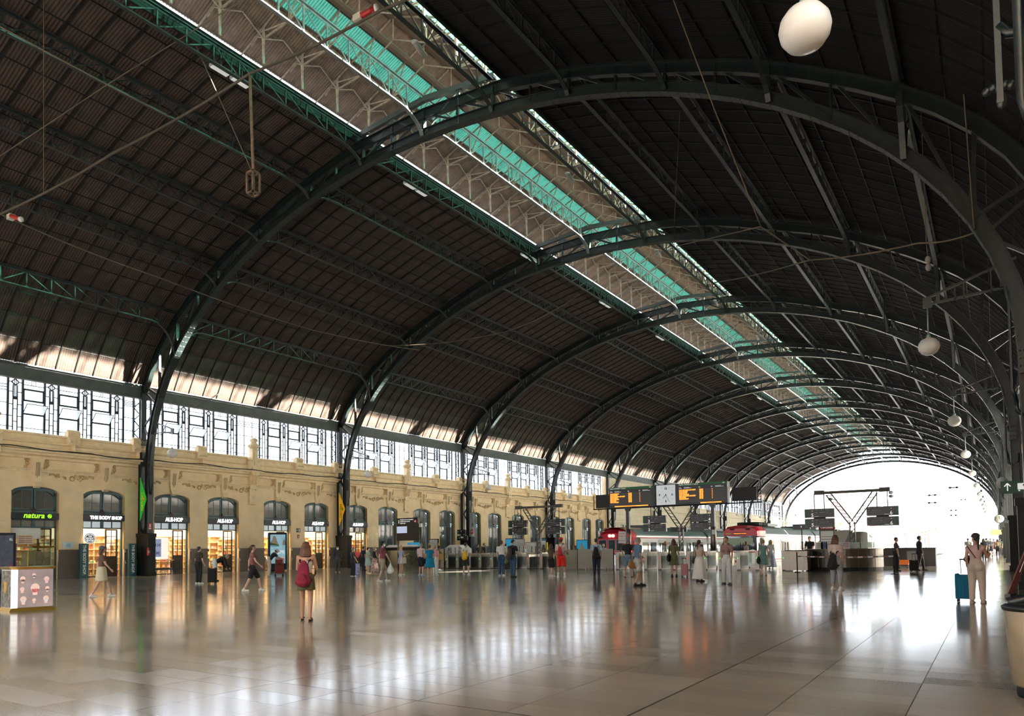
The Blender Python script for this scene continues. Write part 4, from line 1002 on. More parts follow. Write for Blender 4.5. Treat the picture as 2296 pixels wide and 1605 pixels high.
t = thing('hanging_weights', 'two small pale weights hanging on a short line before the dark right slope', 'weight', tuple(at(2077, 545, Y=27))); MB().tube([(0, 0, roofz(t.location.x-CX)-t.location.z), (0, 0, 0), (.02, 0, -.55)], .012).build('line', rope, t)
for z in (-.55, -.8): MB().ball((.03, 0, z), .09, .09, .13).build('weight', M('pale_weight', (.35, .3, .27), .7), t)
# near iron fittings of the right leg (top right corner)
t = thing('iron_bracket', 'dark scrolled iron bracket hanging in the top right corner of the photo', 'bracket', tuple(at(2232, 40, Y=9.3)))
b = MB(); b.box(-.02, .04, -.03, .03, -.95, .5).tube([(.02, 0, -.1), (.1, 0, -.22), (.25, 0, -.26), (.42, 0, -.18), (.5, 0, 0)], .045, 8)
b.build('arm', iron, t); b = MB()
for i in range(5): b.ball((-.11+.055*i, 0, -.78+.02*(i % 2)), .045, .03, .05, n=8)
b.ball((.02, 0, -.92), .05, .03, .1, n=8).build('scroll_leaf', iron, t)
# ------------------------------------------------------------------ departure board on its posts
BY = 42.5
blk = M('board_black', (.012, .012, .012), .35); bgreen = M('board_green', (.0, .14, .03), .4); led = M('orange_led', (1, .26, .03), .5, emit=.75); slat = M('board_slat', (.07, .06, .05), .35); wht = M('white_print', (.75, .75, .75), .5, emit=.2)
t = thing('departure_board', 'long black departure board with orange lettering and a square white clock, on two posts', 'board', (-16.64, BY, 0))
MB().box(-3.78, -.68, -.15, .35, 3.86, 5.12).build('left_panel', blk, t); MB().box(.72, 3.75, -.15, .35, 3.86, 5.12).build('right_panel', blk, t); MB().box(-.68, .72, -.1, .35, 3.86, 5.14).build('clock_housing', blk, t)
rowtxt = {-1: ['16:30 CASTELLO', '16:45 XATIVA', "16:52 L'ALCUDIA DE CRESP", '17:00 GANDIA', '17:05 CASTELLO', '17:10 UTIEL', '17:15 MOIXENT'], 1: ["16:31 L'ALCUDIA DE CRESP", '16:40 GANDIA', '16:48 XATIVA', '16:55 CASTELLO', "17:01 L'ALCUDIA DE CRESP", '17:12 UTIEL', '17:20 MOIXENT']}
for s, x0 in ((-1, -3.75), (1, .8)):
    MB().box(x0, x0+2.9, -.17, -.15, 4.98, 5.12).build('green_header', bgreen, t)
    text('Salidas / SORTIDES  Y andenes' if s < 0 else 'Llegadas / ARRIBADES  Y andenes', .085, wht, t, (x0+.05, -.175, 5.05), FY, align='LEFT'); text('adif', .09, wht, t, (x0+2.75, -.175, 5.05), FY)
    for c, w_ in ((.05, .18), (.35, .45), (1.25, .12), (2.0, .1), (2.25, .5)): MB().box(x0+c, x0+c+w_, -.155, -.15, 4.83, 4.85).box(x0+c, x0+c+w_*.7, -.155, -.15, 4.88, 4.895).build('column_heading', wht, t)
    for j in range(9):
        z = 4.72-.088*j; MB().box(x0+.03, x0+2.85, -.16, -.15, z-.032, z+.032).build('row_strip', slat, t)
        if j < 7:
            text(rowtxt[s][j], .085, led, t, (x0+.05, -.165, z), FY, align='LEFT', bold=.007, sx=1.0)
            text(('R%d C%d' % (j+1, j % 3+1)), .085, led, t, (x0+1.42, -.165, z), FY, bold=.008); MB().box(x0+2.05, x0+2.09, -.165, -.16, z-.02, z+.02).build('platform_light', led, t)
    MB().box(x0+(.35 if s < 0 else 1.35), x0+2.6, -.165, -.155, 3.9, 3.96).build('running_text', led, t)
    text('  *  '.join(['ATENCIO ALS TRENS'] if s > 0 else ['PROXIM TREN  VIA 2  BENVINGUTS']), .05, M('led_dark', (.25, .08, .0), .5), t, (x0+(1.45 if s < 0 else 1.95), -.168, 3.93), FY)
ck = M('clock_white', (.72, .78, .82), .4, emit=.12); cb_ = M('clock_black', (.01, .01, .01), .5)
cf = MB().box(-.6, .6, -.14, -.1, 3.9, 5.1).build('clock_face', ck, t)
for i in range(60):
    if i % 5: MB().ball((.47*math.sin(i*math.pi/30), -.145, 4.5+.47*math.cos(i*math.pi/30)), .008, .004, .008, n=5).build('minute_mark', cb_, cf) if i % 5 == 0 else None
    else: MB().box(-.01, .01, -.146, -.14, -.02, .02).build('hour_mark', cb_, cf, loc=(.5*math.sin(i*math.pi/30), 0, 4.5+.5*math.cos(i*math.pi/30)))
for s_, x, z in (('12', 0, .38), ('3', .4, 0), ('6', 0, -.38), ('9', -.4, 0)): text(s_, .17, cb_, cf, (x, -.147, 4.5+z), FY, bold=.008)
def hand(a, L, w, nm): MB().bar((-.06*math.sin(a), -.15, 4.5-.06*math.cos(a)), (L*math.sin(a), -.15, 4.5+L*math.cos(a)), w, .006, side=(0, 1, 0)).build(nm, cb_, cf)
hand(R(222), .27, .03, 'hour_hand'); hand(R(152), .46, .02, 'minute_hand'); MB().ball((0, -.155, 4.5), .035, .01, .035, n=10).build('hand_boss', cb_, cf)
MB().box(-4.85, -3.78, .1, .3, 3.9, 4.75).build('left_extension', M('side_board_black', (.02, .02, .022), .6), t); MB().box(3.95, 5.35, .1, .3, 3.95, 4.72).build('right_extension', _M['side_board_black'], t)
b = MB()
for x in (-5.0, 5.4, 5.58): b.box(x-.02, x+.02, .1, .14, 3.86, 4.75)
for i in range(5): b.box(5.4, 5.58, .1, .13, 3.95+.18*i, 3.98+.18*i)
b.box(-5.1, 5.6, .2, .3, 3.8, 3.87).box(-5.0, -4.85, .1, .13, 4.6, 4.63).build('gantry_rail', dark, t)
steel = M('brushed_steel', (.13, .115, .10), .35, metal=.9, var=.08, vs=8)
for x in (-2.62, 2.8):
    MB().box(x-.1, x+.1, 0, .2, 2.4, 3.9).frus((x, .1), 3.6, 3.88, (.1, .1), (.22, .12)).build('post', iron, t); MB().lathe([(.17, 0), (.17, 2.45), (.14, 2.5)], 20, (x, .1, 0)).build('steel_sleeve', steel, t)
plate('extinguisher_sign', 'small red and white sign on the left steel sleeve under the departure board', (-19.26+.06, BY-.1, 2.1), .16, .2, redm, R(-90)); plate('extinguisher_sign', 'red and white sign on the right steel sleeve under the departure board', (-13.84+.06, BY-.1, 2.18), .18, .26, white, R(-90))
# Y-shaped gantries with platform panels
def gantry(x, nums, label, dark_=True):
    t = thing('platform_gantry', label, 'gantry', (x, BY+(.15 if nums[0] != 3 else .75), 0))
    gm = M('gantry_iron', (.075, .065, .05), .5, var=.2)
    b = MB(); b.box(-.14, -.09, -.1, .1, 0, 2.55).box(.09, .14, -.1, .1, 0, 2.55)
    for i in range(7): b.bar((-.12, 0, .3+.32*i), (.12, 0, .62+.32*i), .04)
    b.build('post', gm, t)
    for s in (-1, 1):
        b = MB(); p = Vector((s*.05, 0, 2.5)); q = Vector((s*1.15, 0, 4.1)); n_ = Vector((.1, 0, -.07*s))
        b.bar(p-n_*s, q-n_*s, .06).bar(p+n_*s, q+n_*s, .06)
        for i in range(8): b.bar(p.lerp(q, i/8)-n_*s, p.lerp(q, (i+1)/8)+n_*s, .03)
        b.build('arm', gm, t)
    MB().box(-1.8, 1.8, -.08, .08, 4.1, 4.24).box(-1.85, -1.35, -.1, .1, 4.08, 4.3).box(1.35, 1.85, -.1, .1, 4.08, 4.3).build('cross_beam', gm, t)
    return t
pnl = {}
def panel(x, num, side, z0=2.30, w=1.5, label=''):
    t = thing('platform_display', label, 'sign', (x, BY-(.05 if num not in (3, 4) else -.6), z0)); g = -1 if side == 'L' else 1
    for j, z in enumerate((0, .53)):
        cs = MB().box(-w/2, w/2, -.1, .1, z, z+.47).build('casing', blk, t); gx = -w/2 if g < 0 else w/2-.1
        MB().box(gx, gx+.1, -.105, -.1, z, z+.47).build('green_edge', bgreen, cs)
        nx = -w/2+.4 if g < 0 else w/2-.34
        text(str(num), .26, wht, cs, (nx, -.106, z+.12), FY, bold=.004); text('via', .06, wht, cs, (nx, -.106, z+.36), FY); MB().box(nx+.1 if g < 0 else nx-.32, nx+.32 if g < 0 else nx-.1, -.105, -.1, z+.05, z+.065).build('underline', wht, cs)
        tx0 = -w/2+.55 if g < 0 else -w/2+.05
        for dx, L_, zz in ((0, .14, .4), (.3, .12, .4), (.5, .2, .4), (0, .1, .27), (.2, .3, .27), (.55, .12, .27)): MB().box(tx0+dx, tx0+dx+L_, -.104, -.1, z+zz-.012, z+zz+.012).build('small_print', M('dim_print', (.35, .35, .33), .5), cs)
        for zz in (.17, .07): MB().box(tx0, tx0+.85, -.104, -.1, z+zz-.02, z+zz+.02).build('display_slot', slat, cs)
    for dx in (-.25, .25): MB().tube([(dx, 0, 1.0), (dx, 0, 1.82)], .022).build('hanger', dark, t)
    MB().box(-.3, .3, -.03, .03, .47, .53).build('link_bar', dark, t)
gantry(-25.85, (1, 2), 'iron Y-shaped gantry carrying the displays of platforms 1 and 2'); gantry(-16.05, (3, 4), 'iron Y-shaped gantry standing under the big departure board'); gantry(-6.35, (5, 6), 'iron Y-shaped gantry carrying the displays of platforms 5 and 6, before the open arch')
for x, n_, sd in ((-27.4, 1, 'L'), (-24.4, 2, 'R'), (-17.68, 3, 'L'), (-14.6, 4, 'R'), (-7.93, 5, 'L'), (-4.86, 6, 'R')): panel(x, n_, sd, label={1: 'double display of platform 1, hanging left of the leftmost iron gantry', 2: 'double display of platform 2, hanging right of the leftmost iron gantry', 3: 'double display of platform 3, below the left half of the departure board', 4: 'double display of platform 4, below the right half of the departure board', 5: 'double display of platform 5, in the bright arch left of its gantry', 6: 'double display of platform 6, in the bright arch right of its gantry'}[n_])
# ------------------------------------------------------------------ ticket gates
GY = 41.6
gcab = MB().box(-.11, .11, 0, 1.6, .06, 1.02).box(-.13, .13, -.02, 1.62, 1.02, 1.08).mesh('cabinet', M('gate_steel', (.30, .265, .225), .35, metal=.6, var=.1, vs=9))
gsd = MB().box(.11, .125, .12, 1.5, .1, .82).box(-.125, -.11, .12, 1.5, .1, .82).box(-.1, .1, .02, 1.58, 0, .06).box(.125, .13, .4, .6, .6, .64).box(.125, .13, .8, 1.1, .6, .64).mesh('dark_side_panel', M('gate_dark', (.03, .025, .022), .35))
gfr = MB().box(.07, .10, -.012, 0, .08, 1.0).mesh('bright_edge', M('bright_edge', (.8, .8, .8), .3))
ggl = MB().box(-.01, .01, .5, .52, 1.08, 1.5).box(-.01, .01, 1.0, 1.02, 1.08, 1.5).box(.13, .52, .77, .79, .25, 1.0).mesh('glass_flap', glassM('gate_glass', (.75, .8, .78), .15, .05))
gst = MB().tube([(0, .5, 1.08), (0, .5, 1.52)], .025).tube([(0, 1.0, 1.08), (0, 1.0, 1.52)], .025).mesh('rail_post', dark)
lg = M('gate_green_light', (.02, .8, .12),   .5, emit=.8); lr_ = M('gate_red_light', (.6, .01, .01), .5, emit=.7)
dot = {c: MB().lathe([(.0301, 0), (.03, .01)], 10).mesh('indicator', m_) for c, m_ in (('g', lg), ('r', lr_))}
gx_ = [(1002, 'g'), (1025, 'g'), (1052, 'g'), (1076, 'g'), (1102, 'g'), (1130, 'r'), (1156, 'r'), (1184, 'r'), (1213, 'r'), (1240, 'r'), (1273, 'r'), (1384, 'r'), (1415, 'r'), (1447, 'r'), (1479, 'r'), (1511, 'r'), (1543, 'r'), (1582, 'g'), (1616, 'g'), (1656, 'g'), (1698, 'g'), (1758, 'g')]
ng = 0; nths = 'first second third fourth fifth sixth seventh eighth ninth tenth eleventh twelfth thirteenth fourteenth fifteenth sixteenth seventeenth eighteenth nineteenth twentieth twenty-first twenty-second'.split()
for px, c in gx_:
    ng += 1; x = at(px, 1275, Y=GY-(.0 if px < 1300 else .9)).x
    t = thing('ticket_gate', 'steel ticket gate with a %s light, %s gate from the left' % ('green' if c == 'g' else 'dark red', nths[ng-1]), 'gate', (x, GY-(.0 if px < 1300 else .9), 0), group='ticket gates')
    inst('cabinet', gcab, t); inst('dark_side_panel', gsd, t); inst('bright_edge', gfr, t); inst('glass_flap', ggl, t); inst('rail_post', gst, t)
    inst('indicator', dot[c], t, (-.02, -.012, .68), (R(90), 0, 0))
    if px > 1500 or px < 0: pass
fg = M('frosted_screen', (.36, .33, .28), .4, var=.05)
def screen(x0, x1, y, z1, label, mat=fg, name='glass_screen', z0=.06):
    t = thing(name, label, 'screen', ((x0+x1)/2, y, 0)); w = (x1-x0)/2
    n_ = max(1, int(w/1.0))
    for i in range(n_): MB().box(-w+2*w*i/n_+.01, -w+2*w*(i+1)/n_-.01, 0, .03, z0, z1).build('panel', mat, t)
    MB().box(-w, w, -.02, .05, 0, z0).build('base_rail', steel, t)
    for s in (-w, w): MB().box(s-.02, s+.02, -.02, .05, 0, z1+.03).build('end_post', dark, t)
screen(at(1297, 1277, Y=41).x, at(1378, 1277, Y=41).x, 40.9, 1.28, 'frosted waist-high glass screen in the middle of the gate row')
screen(at(945, 1275, Y=42.6).x, at(1000, 1275, Y=42.6).x, 42.4, 1.42, 'grey waist-high screen left of the first ticket gate')
screen(at(1240, 1275, Y=41).x, at(1292, 1277, Y=41).x, 41.3, 1.25, 'clear glass screen with a steel post left of the frosted screen', glassM('screen_glass', (.6, .65, .6), .2, .1, body=(.35, .35, .3), bfac=.45))
screen(at(850, 1274, Y=42).x, at(942, 1274, Y=42).x, 42.9, 1.35, 'green tinted glass screen behind the information display', glassM('green_screen_glass', (.35, .45, .38), .2, .1, body=(.2, .24, .17), bfac=.5))
b = MB(); b.box(-.45, .45, 0, .9, 0, 1.05); b.box(-.46, .46, -.01, .91, 1.05, 1.09)
t = thing('steel_cabinet', 'wide steel cabinet with small plate, right of the last ticket gate', 'cabinet', (at(1800, 1280, Y=40).x-.12, 39.9, 0)); MB().box(-.72, .38, 0, .9, .05, 1.05).build('body', _M['gate_steel'], t); MB().box(-.74, .4, -.02, .92, 1.05, 1.09).build('top', dark, t); MB().box(.2, .36, -.01, 0, .6, .72).build('plate', white, t)
# ------------------------------------------------------------------ round information desk
cx_ = at(1893, 1281, Y=41).x
t = thing('information_desk', 'curved stainless steel information desk with a dark worktop and pale glass screens', 'desk', (cx_-.2, 42.2, 0))
def arcwall(r0, r1, z0, z1, a0, a1, n, nm, mat):
    b = MB()
    for i in range(n):
        p = [(r*math.cos(a), r*math.sin(a)) for r, a in ((r0, a0+(a1-a0)*i/n), (r1, a0+(a1-a0)*i/n), (r1, a0+(a1-a0)*(i+1)/n), (r0, a0+(a1-a0)*(i+1)/n))]
        b.prism(p, z0, z1, 'z', 0, False)
    b.build(nm, mat, t)
a0, a1 = R(180), R(360)
for i in range(6): arcwall(1.86, 1.9, .18, 1.1, a0+(a1-a0)*i/6+.004, a0+(a1-a0)*(i+1)/6-.004, 5, 'steel_panel', steel)
arcwall(1.8, 1.87, 0, .18, a0, a1, 24, 'plinth', dark); arcwall(1.3, 1.96, 1.1, 1.14, a0, a1, 24, 'worktop', M('desk_top', (.18, .14, .1), .3))
pg = M('pale_green_glass', (.45, .56, .52), .2, var=.03)
for i in range(4): arcwall(1.8, 1.82, 1.16, 1.46, R(262+i*22), R(282+i*22), 5, 'glass_screen', pg)
for i, (px, w_, h_, mt) in enumerate(((1838, .35, .35, 'white'), (1848, .3, .35, 'blue'), (1862, .4, .34, 'white'), (1897, .4, .33, 'pink'))):
    p = at(px, 1225, Y=40.35); o = thing('taped_poster', ['small white notice at the left end of the curved desk', 'small dark blue notice on the curved desk', 'small white notice between the blue and the pink one on the curved desk', 'small pinkish notice on the curved desk'][i], 'notice', (p.x, 40.28, 1.14)); MB().box(-w_/2, w_/2, 0, .01, 0, h_).build('sheet', M('notice_'+mt, {'white': (.7, .7, .7), 'blue': (.1, .16, .35), 'pink': (.65, .5, .55)}[mt], .6), o)
    for j in range(3): MB().box(-w_*.35, w_*.35, -.004, 0, h_*.25+j*.08, h_*.25+j*.08+.02).build('print_line', dark, o)
t = thing('ticket_machine', 'grey ticket machine with a sloped screen behind the curved desk, under the gantry', 'machine', (at(1915, 1220, Y=43.4).x, 43.6, 0)); b = MB(); b.box(-1.0, -.1, 0, .6, 0, 2.1).build('cabinet', M('machine_beige', (.5, .47, .4), .5), t)
b = MB(); b._add([(-.45, -.3, 1.45), (.35, -.3, 1.45), (.35, .3, 1.45), (-.45, .3, 1.45), (-.25, -.05, 2.0), (.35, -.05, 2.0), (.35, .3, 2.0), (-.25, .3, 2.0)], MB.BOXF); b.box(-.4, .35, -.1, .3, 0, 1.45).build('console', M('machine_grey', (.25, .25, .23), .4), t); MB().box(.35, .65, 0, .5, 0, 2.0).build('side_cabinet', M('machine_pale', (.62, .66, .62), .4), t)
for nm, px, w_ in (('tall maroon headed notice board reading Cercanias behind the desk', 1855, .75),):
    p = at(px, 1220, Y=46); t = thing('notice_board', nm, 'notice board', (p.x, 46, 0)); MB().box(-.42, .42, 0, .1, 0, 2.5).build('frame', M('board_frame_green', (.1, .13, .12), .4), t); MB().box(-.34, .34, -.02, 0, .9, 2.15).build('sheet', white, t); MB().box(-.45, .45, -.03, .1, 2.22, 2.5).build('header', M('maroon', (.3, .03, .04), .5), t); text('Cercanias', .17, wht, t, (0, -.04, 2.36), FY)
    for j in range(5): MB().box(-.28, .28, -.025, -.02, 1.2+.15*j, 1.24+.15*j).build('print_line', M('dim_print2', (.3, .3, .3), .5), t)
# queue barrier with striped tape
tpm = M('tape_white', (.7, .7, .7), .5); tpd = M('tape_red_grey', (.25, .08, .08), .5)
bp = [at(1788, 1282), at(1897, 1284), at(2005, 1284), Vector((at(1975, 1278).x, 41.5, 0))]
bp = [Vector((at(1788, 1283).x, at(1788, 1283).y, 0)), Vector((at(2006, 1287).x, at(2006, 1287).y, 0)), Vector((-4.6, 44.0, 0))]
for i, p in enumerate(bp):
    t = thing('barrier_post', ['black queue barrier post with a red cap before the steel cabinet', 'slim dark barrier post standing alone right of the curved desk', 'dark barrier post behind the right end of the curved desk'][i], 'barrier post', tuple(p)); MB().lathe([(.16, 0), (.16, .02), (.04, .04)], 16).build('base', dark, t); MB().tube([(0, 0, .03), (0, 0, .95)], .03, 8).build('pole', dark, t); MB().lathe([(.04, .95), (.045, 1.0), (.02, 1.03)], 10).build('cap', redm if i == 0 else dark, t)
t = thing('barrier_tape', 'red and white striped tape stretched between the queue barrier posts before the curved desk', 'tape', tuple(bp[0]+Vector((0, 0, .8))))
pts = [bp[0], bp[1], bp[2]]
for a, c in zip(pts, pts[1:]):
    n_ = 20
    for i in range(n_):
        p = a.lerp(c, i/n_)-bp[0]; q = a.lerp(c, (i+1)/n_)-bp[0]; dz = lambda f: -.05*math.sin(math.pi*f)
        MB().bar(p+Vector((0, 0, dz(i/n_))), q+Vector((0, 0, dz((i+1)/n_))), .004, .06).build('tape_stripe', tpm if i % 2 else tpd, t)
# dark kiosk counter behind, orange trolley
t = thing('kiosk_counter', 'dark low kiosk counter beyond the curved desk, beside the tracks', 'counter', (-4.9+.6, 50, 0)); MB().box(-2.0, 1.3, 0, 1, 0, 1.05).build('body', M('kiosk_dark', (.025, .02, .022), .5), t); MB().box(-2.05, 1.35, -.05, 1.05, 1.05, 1.1).build('worktop', dark, t); MB().box(-.2, .7, -.02, 0, .1, .9).build('front_panel', M('kiosk_grey', (.12, .11, .11), .4), t)
t = thing('luggage_cart', 'small orange trolley parked behind the barrier post right of the desk', 'cart', (-4.35, 46.4, 0)); b = MB(); b.box(-.25, .25, -.2, .2, .18, .22).box(-.25, .25, .16, .2, .22, .45).build('orange_tray', M('orange', (.75, .22, .04), .5), t)
for a in (-.2, .2):
    for c in (-.15, .15): MB().tube([(a-.02, c, .07), (a+.02, c, .07)], .07, 10).build('wheel', dark, t)
# ------------------------------------------------------------------ information display near the left gates
t = thing('information_display', 'black information screen on two steel posts reading attention lines, before the gates', 'display', (at(912, 1275, Y=40).x, 40.2, 0))
w_ = 1.02; MB().box(-w_, w_, -.12, .1, 2.05, 3.15).build('screen_case', blk, t); MB().box(-w_+.03, -.02, -.13, -.12, 2.6, 3.08).build('lit_screen', M('lit_timetable', (.45, .52, .7), .4, emit=.25), t)
for j in range(5): MB().box(-w_+.05, -.04, -.134, -.13, 2.66+.08*j, 2.665+.08*j).build('table_line', M('table_line', (.2, .25, .4), .5), t)
MB().box(-w_, w_, -.16, .1, 3.15, 3.68).build('header', blk, t); MB().box(-w_, -w_+.12, -.165, -.16, 3.15, 3.68).build('green_edge', bgreen, t)
text('i', .36, wht, t, (-w_+.26, -.165, 3.42), FY, bold=.01)
for j, s_ in enumerate(('Proximo tren a la estacion', 'Pròxim tren a la via', 'Next train')): text(s_, .115, wht, t, (-w_+.4, -.165, 3.56-.13*j), FY, align='LEFT', bold=.003)
b = MB(); n_ = 16; b.prism([(.8+.12*math.cos(i*2*math.pi/n_), 3.42+.12*math.sin(i*2*math.pi/n_)) for i in range(n_)], -.17, -.16, 'y').build('red_emblem', redm, t); MB().box(.76, .84, -.176, -.17, 3.38, 3.46).build('emblem_core', wht, t)
for x in (-w_+.05, w_+.12): MB().tube([(x, 0, 0), (x, 0, 3.0)], .07, 10).build('post', steel, t)
MB().box(-w_+.05, w_+.1, -.03, .03, 1.55, 1.62).build('crossbar', steel, t); MB().box(w_+.02, w_+.24, -.05, .1, 3.0, 3.25).build('junction_box', white, t)
# small hanging direction signs by the third column
for i, (px, py, w_, lb_) in enumerate(((1035, 1192, 1.0, 'upper'), (1037, 1206, 1.25, 'lower'))):
    p = at(px, py, Y=57.2); t = thing('direction_sign', 'small dark hanging direction sign before the third left column, the %s of two' % lb_, 'sign', tuple(p)); MB().box(-w_/2, w_/2, -.06, .06, -.22, .2).build('casing', blk, t); MB().box(-w_/2, -w_/2+.08, -.065, -.06, -.22, .2).build('green_edge', bgreen, t); text('WC' if i else 'i', .2, wht, t, (0, -.065, .05), FY); text('<-', .16, wht, t, (-.35, -.065, 0), FY); cx2, cy2 = CX-23.1-p.x, RY(2)-57.2; MB().tube([(0, 0, .2), (0, 0, .6), (cx2, cy2, .6)], .03).build('hanger_arm', dark, t)
MB_ = None
# freestanding boards behind the gates and advert panels
def stand(px, py0, Y, w_, h, face, label, frame=dark, header=None, txt=None, rz=0, sides=None):
    p = at(px, py0, Y=Y); t = thing('poster_stand', label, 'poster', (p.x, Y, 0), rz); z1 = p.z; MB().box(-w_/2-.05, w_/2+.05, 0, .12, .05, z1).build('frame', frame, t); MB().box(-w_/2, w_/2, -.01, 0, max(.1, z1-h), z1-.06).build('poster_sheet', face, t); MB().box(-w_/2, w_/2, -.15, .25, 0, .05).build('base', dark, t)
    if header: MB().box(-w_/2, w_/2, -.015, -.01, z1-.22, z1-.06).build('header', header, t)
    if txt:
        for j in range(txt): MB().box(-w_*.38, w_*(.38 if j % 3 else .1), -.014, -.01, z1-.32-.11*j, z1-.29-.11*j).build('print_line', M('dim_print2', (.3, .3, .3), .5), t)
    if sides:
        for s in (-1, 1): MB().box(s*(w_/2+.1)-.04, s*(w_/2+.1)+.04, 0, .1, .05, z1-.35).build('yellow_side', M('yellow_edge', (.8, .62, .03), .5), t)
    return t
paper = M('poster_paper', (.62, .63, .62), .5)
stand(972, 1208, 47, .85, 1.5, paper, 'white printed board with yellow sides behind the grey screen', txt=8, sides=1)
stand(1213, 1206, 50, .85, 1.6, paper, 'printed board with blue header and yellow sides between platforms 1 and 2', header=M('blue_header', (.04, .2, .35), .5), txt=9, sides=1)
stand(1189, 1215, 48, .8, 1.2, paper, 'grey framed printed board left of the blue headed board', frame=M('grey_frame', (.3, .28, .26), .5), txt=6)
stand(1165, 1208, 52, .85, 1.3, paper, 'grey framed timetable case right of the blue advert', frame=M('grey_frame', (.3, .28, .26), .5), txt=5)
adb = M('advert_blue', (.02, .3, .55), .4, emit=.15)
for px, py, Y, lb in ((1146, 1207, 54, 'blue lit advert case beside the timetable case behind the gates'), (1305, 1210, 62, 'small blue lit advert case standing before the far yellow piers')):
    t = stand(px, py, Y, 1.1, 1.9, adb, lb, frame=M('navy_frame', (.01, .03, .06), .4)); MB().prism([(-.3, 1.2), (.3, 1.2), (.1, 1.6), (-.05, 1.9)], -.016, -.011, 'y').build('picture', M('advert_sand', (.55, .5, .35), .5), t)
t = thing('blue_advert', 'bright blue advert panel behind the information display', 'advert', (at(929, 1225, Y=47).x, 47, 0)); MB().box(-.75, .55, 0, .1, .6, 2.0).build('panel', adb, t); MB().prism([(-.1, 1.45), (.25, 1.45), (.12, 1.75)], -.01, 0, 'y').build('picture', _M['advert_sand'], t); MB().box(-.7, -.65, 0, .1, 0, .6).box(.45, .5, 0, .1, 0, .6).build('leg', dark, t)
# parked electric carts under pale tops (left of the gates)
t = thing('covered_counter', 'black topped counter with white covers behind the green glass screen', 'counter', (at(895, 1240, Y=45).x, 45, 0)); MB().box(-1.55, 1.5, 0, .8, 0, 1.6).build('body', dark, t); MB().prism([(-1.5, 1.6), (-.05, 1.6), (-.3, 1.78), (-1.2, 1.8)], .05, .75, 'y').build('white_cover', white, t); MB().prism([(.05, 1.6), (1.5, 1.6), (1.3, 1.78), (.4, 1.8)], .05, .75, 'y').build('white_cover', white, t)
t = thing('white_cart', 'small white rounded cart behind the screen left of the first gate', 'cart', (at(1000, 1232, Y=47).x, 48, 0)); MB().prism([(-1.6, .3), (1.0, .3), (.95, 1.4), (.5, 1.75), (-.4, 1.75), (-.9, 1.5), (-1.5, 1.3)], 0, 1.2, 'y').build('body', white, t)
for x in (-1.1, .6): MB().tube([(x, -.05, .28), (x, .1, .28)], .28, 14).build('wheel', dark, t)
# access notice on a stick, bins, ticket validators
t = thing('access_notice', 'white notice reading ACCESO TRENES on a pole with a red flag before the red train', 'notice', (at(1392, 1215, Y=44).x, 44, 0)); MB().tube([(0, .02, 0), (0, .02, 1.9)], .02).build('pole', steel, t); MB().box(-.27, .27, -.01, .01, 1.62, 2.4, 0, Matrix.Rotation(R(3), 4, 'Y')).build('board', white, t)
for j, s_ in enumerate(('ACCESO', 'TRENES A.B', 'i', 'REGIONALES')): text(s_, .1, _M['red_print'], t, (.11, -.02, 2.24-.15*j), FY)
MB().box(.1, .45, 0, .02, 1.5, 1.62).box(.1, .45, 0, .02, 1.25, 1.5).build('red_box', redm, t)
# Calpe advert pillar
pA = at(634, 1290, X=-43.2)
t = thing('advert_pillar', 'tall lit advert pillar showing a rocky coast and the word CALPE', 'advert', (-42.6, bc(0)+.55, 0)); t.rotation_euler = (0, 0, R(62))
ppl = at(582, 1210, X=-42.6)
MB().box(-.62, .62, 0, .22, .1, 2.75).build('case', M('pillar_case', (.005, .012, .02), .35), t); MB().box(-.66, -.62, 0, .2, .15, 2.7).build('blue_side', M('pillar_blue', (.01, .1, .3), .4), t); MB().box(-.45, .45, .02, .2, 0, .1).build('base', dark, t)
sk = M('poster_sky', (.32, .55, .68), .5, emit=.12, var=.2, vs=2); ps_ = MB().box(-.52, .52, -.01, 0, .55, 2.6).build('poster_sheet', sk, t)
MB().prism([(-.52, 1.85), (-.5, 2.1), (-.38, 2.22), (-.34, 2.45), (-.22, 2.52), (-.12, 2.4), (-.08, 2.15), (.02, 1.95), (.12, 1.83)], -.016, -.01, 'y').build('rock', M('poster_rock', (.34, .3, .24), .6, emit=.05, var=.3, vs=12), ps_)
MB().prism([(-.52, 1.83), (.08, 1.8), (0, 1.88), (-.3, 1.98), (-.52, 2.02)], -.02, -.016, 'y').build('green_slope', M('poster_green', (.10, .2, .07), .6), ps_); MB().box(-.52, .1, -.018, -.01, 1.74, 1.8).build('shore', M('poster_shore', (.1, .3, .38), .6, emit=.2), t)
MB().prism([(.32, 1.85), (.36, 2.15), (.45, 2.3), (.52, 2.1), (.52, 1.85)], -.016, -.01, 'y').build('rock', _M['poster_rock'], ps_); text('CALPE', .32, M('poster_white', (.9, .9, .9), .5, emit=.15), t, (0, -.02, 1.35), FY, bold=.004)
MB().prism([(-.2, .75), (.1, .95), (.4, 1.0), (.5, .8), (.3, .6)], -.016, -.01, 'y').build('pink_shape', M('poster_pink', (.7, .4, .35), .6, emit=.2), t)
# dark advert screen at the left edge
t = thing('advert_screen', 'dark advert screen with small white and red print at the left edge', 'advert', (-42.9, 17.25, 0), R(75)); MB().box(-.7, .62, 0, .2, .3, 2.55).build('case', M('pillar_case', (.005, .012, .02), .35), t); MB().box(-.62, .52, -.01, 0, .45, 2.42).build('screen', M('slate_screen', (.05, .06, .08), .3, emit=.15, var=.3), t); MB().box(.6, .66, 0, .2, .3, 2.0).build('purple_side', M('purple_edge', (.08, .04, .14), .4), t); text('EL', .16, wht, t, (.42, -.015, 2.2), FY); text('CO', .16, redm, t, (.4, -.015, .85), FY); MB().box(-.5, .5, .05, .15, 0, .3).build('base', dark, t)
